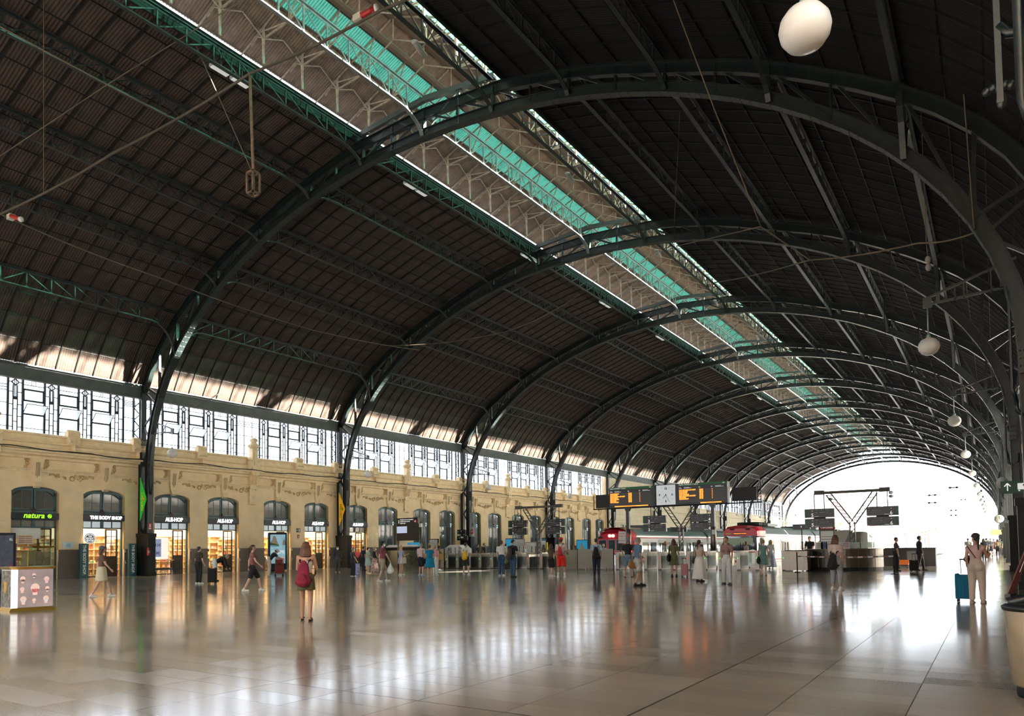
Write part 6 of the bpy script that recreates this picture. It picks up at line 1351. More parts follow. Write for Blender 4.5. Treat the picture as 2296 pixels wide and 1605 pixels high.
# ------------------------------------------------------------------ people
SK = {'fair': M('skin_fair', (.62, .38, .28), .5), 'tan': M('skin_tan', (.45, .25, .16), .5), 'dark': M('skin_dark', (.12, .06, .04), .5)}
def cloth(n, c, **k): return M('cloth_'+n, c, .85, **k)
lipm = M('eyes_and_lips', (.10, .04, .035), .5); maskw = M('mask_white', (.75, .8, .82), .7); maskb = M('mask_sky_blue', (.35, .6, .7), .7)
def person(label, pos, H=1.72, face=0, sex='m', skin='fair', top=None, sleeve=1, bottom=None, shoes=None, hair=('short', 'brown', (.05, .03, .02)), mask=None, stride=.0, spread=.09, arms=((0, 10), (0, 10)), lean=0, look=0, tilt=0, vox=.017, socks=None, cap_=None, fat=1.0, wide=1.0, group=None, bag=None):
    """pos on the floor; face: 0 back to the camera, 90 towards image right, 180 facing it.
    top=(name, colour), bottom=(kind, name, colour); arms=((swing forward deg, elbow bend deg), right arm)"""
    pos = Vector((pos[0], pos[1], 0)); d = pos.normalized(); h0 = -math.atan2(d.x, d.y)
    t = thing('person', label, 'person', tuple(pos), h0-R(face), group=group)
    k = H/1.75; f = sex == 'f'; V = lambda x, y, z: Vector((x*k, y*k, z*k))
    hipw = .095 if f else .09; sh = (.165 if f else .19)*wide
    pel = V(0, 0, .93); L = R(lean); ax = Vector((0, math.sin(L), math.cos(L)))
    def tor_(x, y, z):   # torso point measured from the hip, leaning
        return pel+Vector((x*k, 0, 0))+Vector((0, (z-.93)*k*math.sin(L)+y*k*math.cos(L), (z-.93)*k*math.cos(L)-y*k*math.sin(L)))
    hips = [V(s*hipw, 0, .9) for s in (-1, 1)]
    ft = [V(-spread-.01, stride/2, .07), V(spread+.01, -stride/2, .07)]
    kn = [(hips[i]+ft[i])/2+V(0, .035+.05*abs(stride), .03) for i in (0, 1)]
    sho = [tor_(s*sh, 0, 1.41) for s in (-1, 1)]; el = []; wr = []; hd = []
    for i, s in enumerate((-1, 1)):
        sw, bd = R(arms[i][0]), R(arms[i][1]); out = R(arms[i][2]) if len(arms[i]) > 2 else R(9)
        u = Vector((s*math.sin(out), math.sin(sw)*math.cos(out), -math.cos(sw)*math.cos(out))); e = sho[i]+u*.29*k
        inw = R(arms[i][3]) if len(arms[i]) > 3 else R(8)
        v = Vector((s*math.sin(out)*.4-s*math.sin(inw), math.sin(sw+bd), -math.cos(sw+bd))).normalized(); w = e+v*.25*k; el.append(e); wr.append(w); hd.append((w, v))
    neck = tor_(0, .0, 1.46); hc = tor_(0, .025, 1.635) if lean < 30 else tor_(0, .03, 1.62)
    Rh = Euler((-R(tilt)-L*.5, 0, -R(look))).to_matrix()
    HP = lambda x, y, z: hc+Rh @ Vector((x*k, y*k, z*k))
    B = MB(); fr = max(.0085, vox*.62)
    # trunk
    T = lambda mb, e=0, z0=.95: (mb.cap(tor_(0, 0, z0), tor_(0, 0, 1.12), (.135 if f else .13)*k*fat+e, (.112 if f else .125)*k*fat+e, sy=.78), mb.cap(tor_(0, 0, 1.1), tor_(0, 0, 1.33), (.112 if f else .125)*k*fat+e, (.14 if f else .16)*k*fat**.5+e, sy=.72), mb.cap(tor_(-sh*.75, 0, 1.38), tor_(sh*.75, 0, 1.38), .072*k+e, .072*k+e))
    T(B)
    if f: 
        for s in (-1, 1): B.ball(tor_(s*.065, .075, 1.27), .062*k)
    B.cap(tor_(0, -.01, 1.38), tor_(0, .01, 1.52), .056*k, .05*k)
    for i, s in enumerate((-1, 1)):
        B.cap(hips[i]+V(0, 0, .02), kn[i], .088*k*fat**.5, .056*k, sy=1); B.cap(kn[i], kn[i].lerp(ft[i], .35), .054*k, .055*k); B.cap(kn[i].lerp(ft[i], .3), ft[i], .054*k, .034*k)
        B.ball(hips[i]+V(-s*.015, -.05, .0), .085*k); B.cap(ft[i]+V(0, -.03, -.02), ft[i]+V(s*.015, .15, -.04), .036*k, .026*k)
        B.cap(sho[i], el[i], .05*k, .038*k); B.cap(el[i], wr[i], .037*k, .025*k)
        w, v = hd[i]; side = Vector((0, 1, 0)) if abs(v.y) < .8 else Vector((1, 0, 0)); side = (side-v*side.dot(v)).normalized(); nrm = v.cross(side)
        pc_ = w+v*.055*k; B.cap(w, pc_, .026*k, .034*k)
        for j, (o, l) in enumerate(((-.027, .062), (-.009, .075), (.009, .07), (.027, .055))):
            b0 = pc_+side*o*k+v*.01; m_ = b0+v*l*.55*k-nrm*s*.006*k; B.cap(b0, m_, fr, fr, n=6); B.cap(m_, m_+(v*.8-nrm*s*.45).normalized()*l*.5*k, fr, fr*.85, n=6)
        th = w+v*.025*k+side*.024*k; B.cap(th, th+(side*.8+v*.7).normalized()*.04*k, fr*1.2, fr, n=6); B.cap(th+(side*.8+v*.7).normalized()*.04*k, th+(side*.9+v*1.5).normalized()*.065*k, fr, fr*.9, n=6)
    # head
    Tm = Rh.to_4x4()
    B.ball(HP(0, -.01, .025), .074*k, .094*k, .098*k, n=16, T=Tm); B.ball(HP(0, .018, -.045), .056*k, .066*k, .07*k, n=14, T=Tm); B.ball(HP(0, .045, -.085), .03*k, .032*k, .026*k, n=8)
    B.cap(HP(0, .078, .02), HP(0, .105, -.02), .011*k, .017*k, n=6)
    for s in (-1, 1): B.ball(HP(s*.078, -.005, -.005), .014*k, .022*k, .032*k, n=8, T=Tm)
    fused(B, 'body', SK[skin], t, vox, 2)
    fc = MB()
    for s in (-1, 1): fc.ball(HP(s*.032, .083, .014), .013*k, .008*k, .008*k, n=8, T=Tm); fc.bar(HP(s*.018, .09, .034), HP(s*.05, .082, .036), .008*k, .005*k)
    if not mask: fc.ball(HP(0, .09, -.052), .024*k, .008*k, .007*k, n=8, T=Tm)
    fc.build('eyes_and_mouth', lipm, t)
    if mask:
        mk = MB(); mk.ball(HP(0, .052, -.05), .062*k, .055*k, .052*k, n=12, T=Tm)
        for s in (-1, 1): mk.bar(HP(s*.055, .06, -.03), HP(s*.08, 0, .0), .006)
        mk.build('face_mask', mask, t)
    # hair
    hs, hn, hcol = hair; hm = M('hair_'+hn, hcol, .6, var=.3, vs=20); h = MB()
    if hs != 'bald':
        h.ball(HP(0, -.025, .045), .082*k, .092*k, .088*k, n=16, T=Tm)
        h.ball(HP(0, -.05, .0), .076*k, .065*k, .075*k, n=14, T=Tm)
    if hs == 'short' : h.ball(HP(0, .03, .098), .06*k, .05*k, .026*k, n=10, T=Tm)
    if hs in ('mid', 'long', 'wavy'):
        h.ball(HP(0, .02, .09), .068*k, .06*k, .036*k, n=12, T=Tm); n_ = {'mid': .16, 'wavy': .2, 'long': .38}[hs]
        for s in (-1, -.5, 0, .5, 1):
            a = HP(s*.07, -.045+.03*abs(s), .01); c = a.copy(); c.z -= n_*k; c.y -= .045*k; c.x += s*.02*k; h.cap(a, c, .042*k, (.03 if hs != 'wavy' else .048)*k)
    if hs in ('bun', 'tail'):
        h.ball(HP(0, .02, .09), .066*k, .06*k, .03*k, n=12, T=Tm)
        if hs == 'bun': h.ball(HP(0, -.14, .02), .036*k)
        else: a = HP(0, -.11, .03); h.cap(a, a+V(0, -.05, -.05), .03*k); h.cap(a+V(0, -.05, -.05), a+V(0, -.05, -.32), .035*k, .015*k)
    if h.v: fused(h, 'hair', hm, t, max(vox, .012), 2)
    if cap_:
        c = MB(); c.ball(HP(0, -.015, .07), .094*k, .106*k, .075*k, n=16, T=Tm); c.cap(HP(-.03, .085, .06), HP(.03, .085, .06), .02*k); c.cap(HP(-.03, .12, .05), HP(.03, .12, .05), .014*k); fused(c, 'cap', cap_, t, .013, 1)
    # clothes
    if top:
        c = MB(); e = .016
        T(c, e, .97 if not (bottom and bottom[0] in ('dress',)) else .97)
        if f:
            for s in (-1, 1): c.ball(tor_(s*.065, .075, 1.27), .062*k+e)
        for i in (0, 1):
            if sleeve > 0: c.cap(sho[i], sho[i].lerp(el[i], min(1, sleeve*.62)), .05*k+e*1.1, .045*k+e*1.1)
            if sleeve > 1.5: c.cap(el[i], wr[i].lerp(el[i], .06), .04*k+e, .03*k+e)
            if sleeve == 0: c.cap(tor_((-1, 1)[i]*.11, 0, 1.36), tor_((-1, 1)[i]*.115, 0, 1.44), .03*k+e)
        if sleeve < 0:
            c = MB(); c.cap(tor_(0, 0, 1.1), tor_(0, 0, 1.26), .112*k+e, .135*k+e, sy=.74)
            for s in (-1, 1): c.ball(tor_(s*.065, .07, 1.26), .062*k+e)
        fused(c, 'top', top, t, max(vox, .014), 3)
    if bottom:
        kd, bm_ = bottom[0], bottom[1]
        if kd in ('trousers', 'shorts', 'cropped', 'wide'):
            c = MB(); e = .013 if kd == 'shorts' else .02; en = {'trousers': .97, 'shorts': .42, 'cropped': .82, 'wide': .99}[kd]
            c.cap(V(0, 0, .92), V(0, 0, 1.03), .135*k*fat+e, .128*k*fat+e, sy=.8)
            for i, s in enumerate((-1, 1)):
                c.ball(hips[i]+V(-s*.015, -.045, 0), .088*k+e)
                if en > .5:
                    c.cap(hips[i], kn[i], .092*k*fat**.5+e, .064*k+e*1.1); q = kn[i].lerp(ft[i], (en-.5)*2*.97); c.cap(kn[i], q, .064*k+e*1.1, (.045 if kd != 'wide' else .075)*k+e)
                else: c.cap(hips[i], hips[i].lerp(kn[i], min(1, en*2.1)), .092*k*fat**.5+e, .085*k+e)
            fused(c, kd, bm_, t, max(vox, .014), 3)
        elif kd in ('skirt', 'dress', 'long_skirt', 'mini'):
            z1 = {'skirt': .55, 'mini': .68, 'dress': .52, 'long_skirt': .12}[kd]; z0 = 1.06; c = MB(); n = 28; prof = []
            for j in range(9):
                u_ = j/8; z = z0+(z1-z0)*u_; r = (.125 if u_ < .01 else .155+.02*math.sin(min(1, u_*3)*1.57))*k*fat; r += (.055 if kd in ('skirt', 'dress') else .02 if kd == 'mini' else .13)*u_*k; prof.append((r, z*k))
            vs = []; fs = []
            for r, z in prof:
                for q in range(n):
                    a = 2*math.pi*q/n; rr_ = r*(1+.05*(z0*k-z)/(.5*k)*math.sin(q*math.pi*2*7/n)); vs.append((rr_*math.cos(a)*1.03, rr_*math.sin(a)*.84, z))
            for j in range(8):
                for q in range(n): fs.append((j*n+q, (j+1)*n+q, (j+1)*n+(q+1) % n, j*n+(q+1) % n))
            vs2 = [(v[0]*.95, v[1]*.95, v[2]) for v in vs[8*n:]]; b0 = len(vs); fs.append(tuple(range(n))); fs.append(tuple(reversed(range(8*n, 9*n)))); c._add(vs, fs, 0, True)
            c.build('long_skirt' if kd == 'long_skirt' else ('skirt' if kd != 'dress' else 'dress_skirt'), bm_, t)
    for i, s in enumerate((-1, 1)):
        c = MB(); b0 = ft[i]
        if shoes == 'sandals' or (shoes and shoes[0] == 'sandals'):
            mt = cloth('sandal_brown', (.05, .03, .02)); c.cap(V(b0.x/k, b0.y/k-.06, .015), V(b0.x/k+s*.012, b0.y/k+.16, .015), .035*k, .04*k, sy=.4); c.cap(b0+V(-.03, .09, -.02), b0+V(.03, .09, -.02), .012); c.cap(b0+V(-.03, -.02, .0), b0+V(.03, -.02, .0), .012); c.build('sandal', mt, t)
        else:
            c.cap(b0+V(0, -.045, -.03), b0+V(s*.012, .15, -.036), .046*k, .038*k); c.cap(b0+V(0, -.02, -.02), b0+V(0, 0, .03), .044*k, .042*k); c.box(b0.x-.045*k, b0.x+.05*k, b0.y-.085*k, b0.y+.185*k, 0, .022); fused(c, 'shoe', shoes[1], t, .012, 1)
        if socks: MB().cap(b0+V(0, 0, .02), b0.lerp(kn[i], .32), .042*k, .05*k).build('sock', socks, t)
    t['hand_l'] = 0; del t['hand_l']
    return t, tor_, sho, wr, hd, k
def place(t, v): return t.matrix_basis @ v if False else (Matrix.Translation(t.location) @ Euler(t.rotation_euler).to_matrix().to_4x4() @ v)
def backpack(P, label, mat, trim=None, size=1.0, low=0, accent=None):
    t, tor_, sho, wr, hd, k = P; o = thing('backpack', label, 'backpack', tuple(place(t, tor_(0, -.24, 1.12-low))), t.rotation_euler[2])
    s = size*k; b = MB(); b.cap((-.05*s, 0, -.17*s), (.05*s, 0, -.17*s), .13*s, sy=.7).cap((0, -.01, -.15*s), (0, .02, .12*s), .165*s, .12*s, sy=.62).cap((0, .02, .1*s), (0, .03, .2*s), .12*s, .08*s, sy=.6); fused(b, 'bag_body', mat, o, .013, 3)
    b = MB(); b.cap((-.05*s, -.1*s, -.18*s), (.05*s, -.1*s, -.18*s), .075*s, sy=.5); b.ball((0, -.1*s, -.1*s), .1*s, .05*s, .09*s); fused(b, 'front_pocket', accent or mat, o, .013, 2)
    b = MB()
    for e in (-1, 1):
        p = [Vector((e*.07*s, .06, .15*s)), Vector((e*.09, .10, .27*k)), Vector((e*.12, .24, .33*k)), Vector((e*.14, .36, .2*k)), Vector((e*.16, .32, -.02)), Vector((e*.13, .1, -.16))]
        b.tube(p, .018, 6)
    b.build('straps', trim or mat, o); return o
def handbag(P, label, mat, side=1, drop=.0, kind='bag', size=1, hang=.35, cat='handbag', name='handbag', fwd=0):
    t, tor_, sho, wr, hd, k = P; i = 0 if side < 0 else 1
    if kind == 'hand': c = hd[i][0]+hd[i][1]*.09*k
    else: c = sho[i]+Vector((side*.05, 0, .05))
    o = thing(name, label, cat, tuple(place(t, c)), t.rotation_euler[2]); z = -hang-.12*size
    if name == 'plastic_bag': b = MB().lathe([(.02, -.02), (.05, -.1), (.17, -.28), (.22, -.42), (.17, -.5), (.05, -.53)], 16, sx=1, sy=.7); fused(b, 'bag_body', mat, o, .013, 4)
    elif name == 'tote_bag': MB().frus((0, fwd), z-.16*size, z+.16*size, (.06*size, .17*size), (.05*size, .15*size)).build('bag_body', mat, o)
    else: b = MB(); b.cap((0, fwd-.1*size, z-.02), (0, fwd+.1*size, z-.02), .11*size, sy=.55).cap((0, fwd-.08*size, z+.05), (0, fwd+.08*size, z+.05), .08*size, sy=.5); fused(b, 'bag_body', mat, o, .013, 2)
    if kind == 'hand': MB().tube([(0, fwd-.08*size, z+.1), (0, fwd-.04, -.03), (0, fwd+.04, -.03), (0, fwd+.08*size, z+.1)] if name != 'plastic_bag' else [(0, 0, -.06), (0, 0, .02)], .009, 5).build('handle', mat, o)
    else: MB().tube([(0, fwd-.13*size, z+.04), (-side*.02, fwd-.08, -.08), (-side*.05, 0, .02), (-side*.02, fwd+.08, -.08), (0, fwd+.13*size, z+.04)], .012, 5).build('strap', mat, o)
    return o
def suitcase(loc, rz, label, mat, h=.55, w=.36, d=.22, handle=.35, stripe=None):
    o = thing('suitcase', label, 'suitcase', (loc[0], loc[1], 0), rz); b = MB()
    for sx in (-1, 1):
        for sy in (-1, 1): b.cap((sx*(w/2-.04), sy*(d/2-.04), .1), (sx*(w/2-.04), sy*(d/2-.04), .06+h-.02), .04)
    b.box(-w/2+.01, w/2-.01, -d/2+.01, d/2-.01, .07, .07+h-.03).box(-w/2+.03, w/2-.03, -d/2, d/2, .08, .05+h-.01); fused(b, 'shell', mat, o, .012, 2)
    b = MB()
    for i in range(5): b.box(-w/2+.05+(w-.1)*i/4-.008, -w/2+.05+(w-.1)*i/4+.008, -d/2-.008, d/2+.008, .1, .03+h)
    b.build('ribs', mat, o); MB().box(-w/2-.004, w/2+.004, -.012, .012, .07, .05+h).build('zip_line', stripe or dark, o)
    b = MB()
    for sx in (-1, 1):
        for sy in (-1, 1): b.tube([(sx*(w/2-.05)-.015, sy*(d/2-.04), .028), (sx*(w/2-.05)+.015, sy*(d/2-.04), .028)], .028, 10).box(sx*(w/2-.05)-.01, sx*(w/2-.05)+.01, sy*(d/2-.04)-.02, sy*(d/2-.04)+.02, .03, .08)
    b.build('wheels', dark, o)
    if handle: MB().tube([(-.07, 0, .06+h), (-.07, 0, .06+h+handle), (.07, 0, .06+h+handle), (.07, 0, .06+h)], .009, 6).box(-.09, .09, -.018, .018, .05+h+handle-.01, .05+h+handle+.025).build('pull_handle', dark, o)
    return o
sw_ = ('shoes', cloth('shoe_white', (.78, .76, .73))); sb_ = ('shoes', cloth('shoe_black', (.02, .02, .02))); sy_ = ('shoes', cloth('shoe_sand', (.6, .48, .3)))
G = lambda px, py: at(px, py)
H_ = {'brown': (.055, .028, .018), 'black': (.012, .009, .008), 'blond': (.42, .27, .12), 'grey': (.28, .26, .25), 'ginger': (.35, .14, .05), 'chestnut': (.11, .045, .025)}
def hair(s, c): return (s, c, H_[c])
jean = cloth('jeans_blue', (.035, .085, .17)); navy = cloth('navy', (.015, .022, .045)); blackc = cloth('black', (.014, .014, .015)); whitec = cloth('white', (.75, .74, .72))
# -- the two nearest
P = person('person with back turned in short olive skirt and white strapless top, maroon backpack', G(686, 1391), 1.56, 14, 'f', 'tan', cloth('white_top', (.72, .68, .66)), -1, ('mini', cloth('olive', (.12, .115, .045), var=.1, vs=20)), 'sandals', hair('wavy', 'chestnut'), spread=.10, stride=.20, arms=((22, 85, 10, 20), (20, 70, 10, 20)), vox=.0095, look=10)
backpack(P, 'maroon backpack worn by the person in the short olive skirt', cloth('maroon', (.22, .012, .035), var=.25, vs=9), cloth('strap_black', (.03, .02, .025)), 1.02, .06)
P = person('person in pink top, beige trousers and dark cap standing beside a blue suitcase', G(2192, 1352), 1.56, 12, 'f', 'tan', cloth('pink_white_knit', (.50, .33, .33), var=.35, vs=2), 0, ('trousers', cloth('beige', (.50, .42, .36))), ('shoes', cloth('beige_sneaker', (.42, .33, .26))), hair('tail', 'black'), mask=maskw, spread=.1, stride=-.1, arms=((-4, 28), (28, 75, 12)), vox=.0095, look=-50, cap_=cloth('cap_brown', (.04, .025, .03)))
q = G(2165, 1349); suitcase((q.x, q.y), R(-8), 'blue hard shell suitcase beside the person in beige trousers at the right', cloth('suitcase_blue', (.0, .12, .22)), .58, .38, .24, .34)
t_, tor_, sho, wr, hd, k = P
o = thing('shoulder_bag', 'small dark bag resting on the handle of the blue suitcase', 'bag', (q.x+.1, q.y-.02, 1.0), R(-8)); b = MB(); b.cap((-.04, 0, -.02), (.04, 0, -.02), .075, sy=.6).cap((0, 0, 0), (0, 0, -.16), .08, .07, sy=.6); fused(b, 'bag_body', blackc, o, .012, 2); MB().tube([place(t_, tor_(-.1, -.09, 1.44))-o.location, place(t_, tor_(.1, -.13, 1.15))-o.location, Vector((.05, 0, .04))], .01, 5).build('strap', blackc, o)
# -- left group
person('person in dark brown t-shirt and black trousers wearing a blue mask, before the shops', G(445, 1309), 1.64, 52, 'm', 'fair', cloth('dark_brown', (.055, .04, .032)), .9, ('trousers', blackc), sw_, hair('short', 'brown'), mask=maskb, fat=1.18, arms=((4, 22), (4, 28)), vox=.013)
P = person('person in black jacket and white trousers bending over the black suitcase', G(481, 1303), 1.66, 75, 'm', 'fair', blackc, 2, ('trousers', whitec), sb_, hair('short', 'grey'), lean=62, arms=((8, 25), (16, 20)), vox=.014)
q = G(476, 1309); suitcase((q.x, q.y), R(40), 'tall black soft suitcase with a red tag in front of the bending person', blackc, .64, .36, .26, 0, redm)
P = person('person striding in dark red top and black shorts left of the advert pillar', G(566, 1325), 1.62, 86, 'f', 'fair', cloth('red_grey_stripes', (.30, .10, .11), var=.6, vs=4), .6, ('shorts', cloth('black_shorts', (.02, .02, .022))), sw_, hair('tail', 'brown'), stride=.62, arms=((-22, 20), (20, 25)), vox=.013)
P = person('person in black top and cream trousers leaning over a luggage cart', G(603, 1292), 1.68, 78, 'm', 'fair', blackc, .9, ('trousers', cloth('cream_trousers', (.6, .54, .46))), ('shoes', cloth('shoe_grey', (.4, .42, .45))), hair('short', 'black'), lean=38, arms=((42, 25), (46, 22)), vox=.014, cap_=cloth('cap_pale', (.55, .55, .55)))
q = G(626, 1292); t = thing('luggage_trolley', 'steel luggage trolley with a dark red case, pushed by the leaning person', 'trolley', (q.x, q.y, 0), R(55)); b = MB()
for s in (-.22, .22): b.tube([(s, -.35, 1.0), (s, -.3, .2), (s, .4, .14)], .016, 6)
b.tube([(-.22, -.35, 1.0), (.22, -.35, 1.0)], .018, 6).tube([(-.22, .4, .14), (.22, .4, .14)], .016).box(-.2, .2, -.2, .35, .14, .17).build('frame', steel, t); b = MB()
for s in (-.2, .2): b.tube([(s-.02, -.25, .06), (s+.02, -.25, .06)], .06, 10).tube([(s-.02, .35, .06), (s+.02, .35, .06)], .06, 10)
b.build('wheels', dark, t)
o = thing('travel_case', 'dark red travel case lying on the luggage trolley', 'case', (q.x, q.y, .17), R(55)); b = MB(); b.box(-.19, .19, -.17, .3, .45, .78); b.box(-.2, .2, -.15, .33, .01, .43); b.build('shell', cloth('dark_red_case', (.22, .03, .03)), o); MB().box(-.06, .06, -.2, -.17, .5, .56).build('handle', dark, o)
P = person('person walking in brown top, cream knee length skirt and white shoes, before the second shop', G(227, 1338), 1.62, 84, 'f', 'fair', cloth('brown_top', (.14, .08, .055)), .8, ('skirt', cloth('cream_skirt', (.66, .60, .44))), sw_, hair('mid', 'brown'), stride=.6, arms=((-18, 12), (20, 20)), vox=.013, cap_=cloth('cap_blue', (.10, .13, .2)))
person('person in purple top and dark trousers standing in the leftmost shop doorway', (XW+1.5, bc(-1)+1.9), 1.62, 205, 'f', 'fair', cloth('purple', (.17, .05, .12)), 1.2, ('trousers', navy), sb_, hair('mid', 'brown'), vox=.016)
person('masked person in dark grey hoodie and grey jeans before the second left column', G(757, 1283), 1.68, 175, 'm', 'tan', cloth('charcoal', (.05, .048, .05)), 2, ('trousers', cloth('grey_jeans', (.075, .08, .08))), sy_, hair('short', 'black'), mask=maskw, arms=((-3, 10, 12), (0, 12, 14)), spread=.11, vox=.015)
person('older person in black blouse with white pattern and wide black trousers, beside the seventh shop', G(791, 1292), 1.55, 62, 'f', 'fair', cloth('black_white_print', (.06, .06, .06), var=.9, vs=9), .9, ('wide', blackc), sw_, hair('short', 'grey'), mask=maskw, fat=1.1, arms=((6, 30), (6, 30)), vox=.015)
person('person in navy top half hidden behind the one in the mint dress', G(815, 1279), 1.66, 60, 'f', 'fair', navy, 1, ('trousers', navy), sb_, hair('short', 'brown'), vox=.018)
person('person in pale mint dress with dark hair standing in the queue', G(825, 1286), 1.56, 68, 'f', 'fair', cloth('mint', (.42, .60, .54)), .5, ('dress', cloth('mint', (.42, .60, .54))), ('shoes', cloth('shoe_sand', (.6, .48, .3))), hair('short', 'black'), mask=maskw, fat=1.08, arms=((14, 60), (14, 60)), vox=.015)
person('person in black sleeveless top and flower patterned long skirt, right of the mint dress', G(840, 1288), 1.58, 62, 'f', 'fair', blackc, 0, ('long_skirt', cloth('floral', (.50, .35, .30), var=.8, vs=14)), ('shoes', cloth('shoe_sand', (.6, .48, .3))), hair('short', 'blond'), mask=maskw, arms=((16, 35), (16, 35)), vox=.015)
P = person('person walking in navy and red shirt and khaki shorts carrying a white plastic bag', G(858, 1304), 1.76, 70, 'm', 'fair', cloth('navy_red', (.20, .05, .07), var=.7, vs=3), .9, ('shorts', cloth('khaki', (.36, .32, .23))), sw_, hair('short', 'black'), mask=maskw, stride=.45, arms=((-12, 12), (22, 10)), vox=.013)
handbag(P, 'large white plastic bag in the hand of the walking person with khaki shorts', cloth('plastic_white', (.68, .72, .72)), 1, kind='hand', name='plastic_bag', cat='bag', hang=0)
P = person('person with long blond hair and blue striped dress looking at a phone', G(899, 1290), 1.62, 50, 'f', 'fair', cloth('blue_stripe', (.34, .40, .55), var=.3, vs=30), .6, ('mini', cloth('blue_stripe', (.34, .40, .55))), sw_, hair('long', 'blond'), tilt=25, arms=((25, 85), (25, 85)), vox=.014)
handbag(P, 'white shoulder bag of the blond person in the striped dress', cloth('white_leather', (.7, .66, .6)), 1, size=1.0, hang=.42, name='tote_bag', cat='bag')
P = person('older person in pale pink shirt and navy shorts left of the blue dress', G(944, 1290), 1.72, 40, 'm', 'fair', cloth('pale_pink', (.68, .52, .52)), 1, ('shorts', navy), ('shoes', cloth('shoe_blue_white', (.5, .56, .65))), hair('short', 'grey'), arms=((2, 12), (8, 30)), fat=1.1, vox=.015)
handbag(P, 'black shoulder bag hanging beside the person in the pale pink shirt', blackc, 1, size=1.1, hang=.55)
person('person in bright blue knee length dress seen from behind', G(964, 1293), 1.62, 8, 'f', 'fair', cloth('bright_blue', (.0, .22, .42)), .5, ('dress', cloth('bright_blue', (.0, .22, .42))), ('shoes', cloth('shoe_sand', (.6, .48, .3))), hair('short', 'chestnut'), fat=1.15, arms=((10, 50), (10, 50)), vox=.014)
person('person in pink t-shirt and white trousers just right of the blue dress', G(976, 1290), 1.58, 30, 'f', 'fair', cloth('pink', (.72, .32, .38)), .9, ('trousers', whitec), sw_, hair('short', 'ginger'), vox=.015)
P = person('person with dark hair in olive dress leaning forward, right of the pink t-shirt', G(984, 1279), 1.62, 55, 'f', 'dark', cloth('olive_dress', (.22, .2, .07)), .4, ('mini', cloth('olive_dress', (.22, .2, .07))), sw_, hair('short', 'black'), tilt=25, arms=((20, 80), (20, 80)), vox=.016)
handbag(P, 'tan tote bag carried by the person in the olive dress', cloth('tan_bag', (.38, .22, .07)), 1, size=1.25, hang=.3, name='tote_bag', cat='bag')
P = person('person in white t-shirt and dark grey shorts with a yellow and black backpack', G(1045, 1288), 1.72, 18, 'm', 'fair', whitec, .9, ('shorts', cloth('dark_grey', (.04, .036, .034))), sw_, hair('short', 'brown'), arms=((0, 30), (6, 60)), spread=.13, look=40, vox=.014)
backpack(P, 'yellow and black backpack on the person in dark grey shorts', cloth('yellow_pack', (.75, .48, .02)), blackc, .9, .05, None)
P = person('person in white t-shirt and blue jeans with a bag strap across the back', G(1125, 1291), 1.78, 15, 'm', 'fair', whitec, .9, ('trousers', jean), sw_, hair('short', 'brown'), arms=((2, 14), (6, 40)), vox=.014)
handbag(P, 'camouflage green round bag at the hip of the person in jeans', cloth('camo', (.22, .22, .1), var=.5, vs=20), 1, size=1.1, hang=.62)
P = person('person in black t-shirt and blue jeans with a dark backpack looking at a phone', G(1150, 1294), 1.80, 38, 'm', 'fair', blackc, .9, ('trousers', jean), sb_, hair('short', 'brown'), tilt=30, arms=((20, 75), (20, 80)), stride=.12, vox=.014)
backpack(P, 'dark brown backpack on the person in black t-shirt and jeans', cloth('dark_pack', (.06, .045, .042)), None, .95, .0)
person('person with long brown hair, dark top and black shorts, left of the red cap', G(1236, 1293), 1.58, 40, 'f', 'tan', cloth('dark_print_top', (.10, .065, .04), var=.4), .6, ('shorts', blackc), sw_, hair('wavy', 'brown'), mask=maskw, arms=((14, 50), (14, 50)), vox=.014)
P = person('person in white and red football shirt, red shorts, long white socks and red cap', G(1259, 1295), 1.84, 15, 'm', 'tan', cloth('white_red', (.72, .60, .58), var=.3, vs=3), 1, ('shorts', cloth('bright_red', (.72, .02, .015))), sw_, hair('short', 'brown'), socks=whitec, cap_=cloth('cap_red', (.75, .03, .02)), spread=.14, arms=((0, 15), (12, 60)), fat=1.1, vox=.014)
backpack(P, 'small red and grey backpack on the person with the red cap', cloth('red_pack', (.5, .04, .05)), cloth('strap_grey', (.2, .2, .2)), .72, -.06)
P = person('person in light blue shirt and navy trousers with a black backpack, before the frosted screen', G(1338, 1292), 1.80, 4, 'm', 'fair', cloth('light_blue', (.45, .58, .72)), 1, ('trousers', navy), sb_, hair('short', 'brown'), arms=((0, 10), (0, 10)), vox=.013)
backpack(P, 'black backpack on the person in the light blue shirt', blackc, blackc, .98, .02)
P = person('grey haired person in black t-shirt and denim shorts, left of the plaid shorts', G(1409, 1294), 1.76, 12, 'm', 'tan', blackc, .9, ('shorts', cloth('denim', (.16, .24, .32))), 'sandals', hair('short', 'grey'), arms=((2, 30), (8, 70)), fat=1.12, spread=.14, vox=.014)
P = person('person walking in blue t-shirt and plaid shorts, closest of the pair near the gates', G(1432, 1314), 1.70, 60, 'm', 'tan', cloth('mid_blue', (.09, .17, .27)), 1, ('shorts', cloth('plaid', (.40, .38, .38), var=.4, vs=9)), sb_, hair('short', 'grey'), stride=.35, arms=((10, 60), (-10, 40)), fat=1.1, vox=.013)
handbag(P, 'brown leather shoulder bag between the two persons in shorts', cloth('brown_leather', (.28, .13, .04)), -1, size=1.3, hang=.5)
P = person('person with very long dark hair in olive green dress and black shoulder bag', G(1512, 1293), 1.70, 10, 'f', 'tan', cloth('olive_green', (.13, .13, .06)), .9, ('skirt', cloth('olive_green', (.13, .13, .06))), ('shoes', cloth('shoe_black', (.02, .02, .02))), hair('long', 'chestnut'), arms=((0, 20), (8, 60)), vox=.014)
handbag(P, 'black shoulder bag on the left side of the person in the olive green dress', blackc, -1, size=1.6, hang=.36)
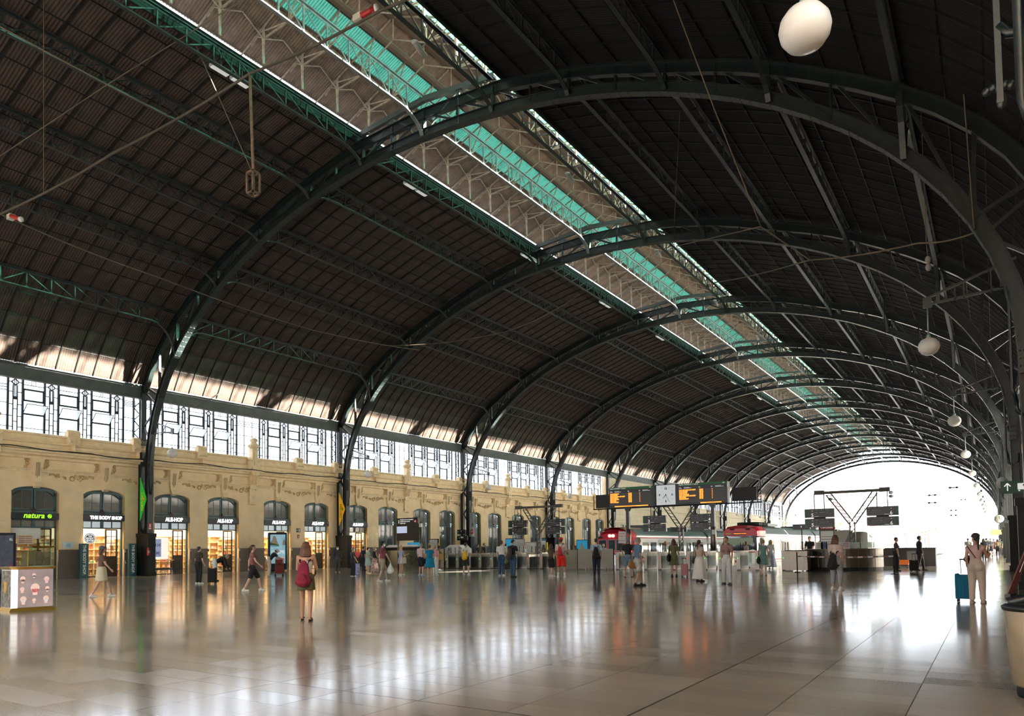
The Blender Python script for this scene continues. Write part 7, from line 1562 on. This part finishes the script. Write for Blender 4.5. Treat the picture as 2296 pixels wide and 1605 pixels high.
q = G(1535, 1293); suitcase((q.x, q.y), R(10), 'pink hard shell suitcase beside the person in the olive green dress', cloth('suitcase_pink', (.55, .22, .26)), .52, .30, .2, .25)
P = person('person with a ponytail in beige top and white long skirt', G(1569, 1304), 1.60, 28, 'f', 'tan', cloth('beige_top', (.58, .46, .40)), 0, ('long_skirt', whitec), ('shoes', cloth('sandal_brown', (.05, .03, .02))), hair('tail', 'brown'), arms=((10, 40), (10, 60)), vox=.013)
handbag(P, 'small dark brown bag at the left hand of the person in the white skirt', cloth('dark_brown_bag', (.08, .03, .025)), -1, size=.9, hang=.42)
person('person walking in dusky rose top and white trousers before the gates', G(1631, 1310), 1.68, 200, 'f', 'tan', cloth('dusky_rose', (.30, .18, .17)), 1, ('trousers', cloth('pale_grey_trousers', (.58, .58, .60))), ('shoes', cloth('shoe_dark', (.06, .07, .1))), hair('short', 'brown'), stride=.2, spread=.14, vox=.014)
P = person('person in teal knee length dress with blond tied hair, right of the renfe train front', G(1713, 1290), 1.62, 8, 'f', 'fair', cloth('teal_dress', (.16, .30, .28)), 0, ('dress', cloth('teal_dress', (.16, .30, .28))), 'sandals', hair('bun', 'blond'), arms=((4, 30), (4, 40)), vox=.014)
handbag(P, 'black and white handbag on the left arm of the person in the teal dress', cloth('bag_black_shine', (.03, .03, .03)), -1, size=1.5, hang=.48)
person('person in white top and blue skirt passing the gate beyond the teal dress', (at(1729, 1270, Y=43.5).x, 43.5), 1.66, 20, 'f', 'fair', whitec, .8, ('long_skirt', cloth('blue_white', (.4, .48, .62), var=.4)), sw_, hair('mid', 'blond'), vox=.016)
P = person('person walking in pale top, grey trousers and white sneakers before the curved desk', G(1876, 1323), 1.64, 25, 'f', 'tan', cloth('white_orange', (.55, .42, .38), var=.35, vs=3), 1, ('cropped', cloth('light_grey', (.30, .31, .33))), sw_, hair('mid', 'chestnut'), stride=.2, spread=.16, arms=((10, 40), (0, 15)), vox=.012)
backpack(P, 'black backpack hanging low on the person in grey trousers', blackc, blackc, .95, .18)
person('person in black t-shirt behind the taped posters at the information desk', (at(1816, 1230, Y=45).x, 45), 1.84, 200, 'm', 'tan', blackc, .9, ('trousers', navy), sb_, hair('short', 'black'), arms=((20, 50), (20, 50)), vox=.016)
P = person('dark clothed person walking with a bag near the tracks, right of the kiosk counter', G(2063, 1279), 1.72, 75, 'm', 'tan', cloth('dark_coat', (.03, .02, .028)), 2, ('trousers', cloth('dark_trousers', (.03, .025, .03))), sb_, hair('short', 'black'), stride=.4, fat=1.2, vox=.015)
q = G(2050, 1282); suitcase((q.x, q.y), R(20), 'dark suitcase wheeled by the dark clothed person near the tracks', blackc, .5, .36, .24, .3)
person('person in dark clothes by the barrier post, partly hidden by the kiosk', G(2011, 1281), 1.66, 80, 'f', 'tan', cloth('plum', (.10, .05, .07)), 1, ('trousers', blackc), sb_, hair('short', 'brown'), vox=.017)
far_ = [(2172, 1253, 'grey shirted person walking away between the tracks and the beige trousers', (.16, .17, .14), 'm'), (2207, 1256, 'person in black walking away on the right platform', (.02, .02, .025), 'f'), (2213, 1250, 'person in dark blue walking away beyond the one in black', (.04, .05, .08), 'm'), (2222, 1247, 'distant person in grey on the right platform', (.1, .1, .11), 'm'), (2238, 1248, 'distant person with a tan bag near the right columns', (.2, .16, .09), 'f'), (2243, 1245, 'distant person in dark green near the right columns', (.05, .07, .05), 'm'), (2229, 1240, 'farthest person in dark red on the right platform', (.16, .04, .04), 'm'), (2217, 1241, 'farthest person in light grey on the right platform', (.4, .4, .4), 'f')]
for i, (px, py, lb, c, sx_) in enumerate(far_):
    person(lb, G(px, py), 1.72 if sx_ == 'm' else 1.64, (0, 10, -10, 180)[i % 4], sx_, 'tan', cloth('far_%d' % i, c), 1, ('trousers' if i % 3 else 'shorts', (navy, blackc, cloth('dark_grey', (.04, .036, .034)))[i % 3]), sb_, hair('short' if sx_ == 'm' else 'mid', 'black'), stride=.25, vox=.026)
# -- beyond the gates
bg_ = [(1007, 46, 'person with black hair sitting low behind the grey screen', 1.5, (.3, .3, .25), 'f', 'black', 150, None), (1030, 45, 'person in grey stripes passing the gates behind the yellow backpack', 1.6, (.35, .3, .28), 'f', 'grey', 80, None), (1071, 47, 'person in black t-shirt with a blue mask beyond the gates', 1.76, (.015, .015, .017), 'm', 'black', 110, maskb), (1085, 46.5, 'person in black t-shirt with a black mask beyond the gates', 1.8, (.015, .015, .017), 'm', 'black', 100, blackc), (1134, 44, 'person in a red cap beyond the gates behind the jeans', 1.72, (.45, .42, .4), 'm', 'brown', 20, None), (1175, 46, 'person in white and blue top beyond the gates', 1.62, (.55, .58, .66), 'f', 'grey', 60, None), (1219, 45, 'person with long brown hair beyond the gates left of the shorts', 1.62, (.12, .08, .06), 'f', 'brown', 30, None), (1353, 44.5, 'blond person beyond the frosted screen', 1.6, (.5, .4, .38), 'f', 'blond', 40, None), (1422, 44.5, 'person with grey hair beyond the gates behind the black t-shirt', 1.78, (.2, .17, .14), 'm', 'grey', 10, None), (1492, 47, 'person with ginger hair and white top seen from behind beyond the gates', 1.72, (.72, .7, .7), 'f', 'ginger', 5, None), (1568, 46, 'person in dark vest facing the camera beyond the gates', 1.76, (.03, .04, .07), 'm', 'brown', 180, None), (1624, 46, 'blond person in patterned top beyond the gates before the train', 1.7, (.4, .33, .33), 'f', 'blond', 30, None), (1634, 49, 'small person in red top beyond the gates before the train', 1.55, (.5, .12, .1), 'f', 'brown', 20, None), (1673, 46, 'person in flowered top bending by the gates before the train', 1.62, (.42, .34, .34), 'f', 'chestnut', 60, None), (1708, 45, 'person with grey hair in white shirt beyond the teal dress', 1.74, (.65, .6, .55), 'm', 'grey', 120, None)]
for i, (px, Y, lb, h_, c, sx_, hc_, fa, mk_) in enumerate(bg_):
    X = at(px, 1230, Y=Y).x; person(lb, (X, Y), h_, fa, sx_, 'tan' if i % 3 else 'fair', cloth('beyond_%d' % i, c, var=.25), .9, ('trousers', (navy, jean, blackc)[i % 3]), sb_ if i % 2 else sw_, hair('short' if sx_ == 'm' or hc_ in ('grey', 'blond') else ('wavy' if 'long' in lb else 'mid'), hc_), mask=mk_, vox=.02)
# small things on the floor by the frosted screen
for i, (px, py, c, nm) in enumerate(((1314, 1277, (.75, .6, .55), 'pale pink cup on the floor left of the light blue shirt'), (1321, 1277, (.7, .5, .42), 'second pink cup on the floor by the frosted screen'), (1358, 1277, (.6, .68, .75), 'pale blue cup on the floor right of the light blue shirt'), (1348, 1276, (.7, .7, .7), 'small white cup on the floor beside the pale blue one'))):
    q = G(px, py+1); o = MB().lathe([(.05, 0), (.07, .16), (.072, .17), (.06, .16)], 12).build('paper_cup', M('cup_%d' % i, c, .6)); o.location = q; tag(o, nm, 'cup')
t = thing('display_carton', 'blue and white display stand with a red heart above, beside the seventh shop door', 'display', tuple(G(802, 1287))); MB().box(-.1, .1, -.08, .08, 0, .62).build('stand', cloth('blue_white_pack', (.3, .32, .6), var=.6, vs=12), t); MB().tube([(0, 0, .6), (0, 0, 1.0)], .01).build('stick', dark, t); MB().prism([(0, .95), (.2, 1.15), (.2, 1.28), (.1, 1.32), (0, 1.24), (-.1, 1.32), (-.2, 1.28), (-.2, 1.15)], -.02, .02, 'y').build('heart', M('heart_red', (.75, .08, .1), .4), t)
for i, (px, c) in enumerate(((865, (.1, .12, .16)), (870, (.12, .1, .08)), (876, (.05, .06, .05)))):
    pass
t = thing('parked_bicycle', 'dark parked bicycle leaning behind the green glass screen', 'bicycle', (at(925, 1275, Y=42.2).x, 42.3, 0)); b = MB()
for x in (-.5, .5): tor_b = [(x+.32*math.cos(a*math.pi/10), 0, .34+.32*math.sin(a*math.pi/10)) for a in range(21)]; b.tube(tor_b, .018, 5, cap=False)
b.build('wheels', dark, t); MB().tube([(-.5, 0, .34), (-.1, 0, .3), (.3, 0, .8), (-.2, 0, .78), (-.5, 0, .34)], .018, 6).tube([(-.1, 0, .3), (-.22, 0, .9)], .015).tube([(.5, 0, .34), (.3, 0, .95)], .015).tube([(.2, 0, 1.0), (.38, 0, .93)], .015).box(-.32, -.12, -.05, .05, .88, .93).build('bicycle_frame', dark, t)
finish()
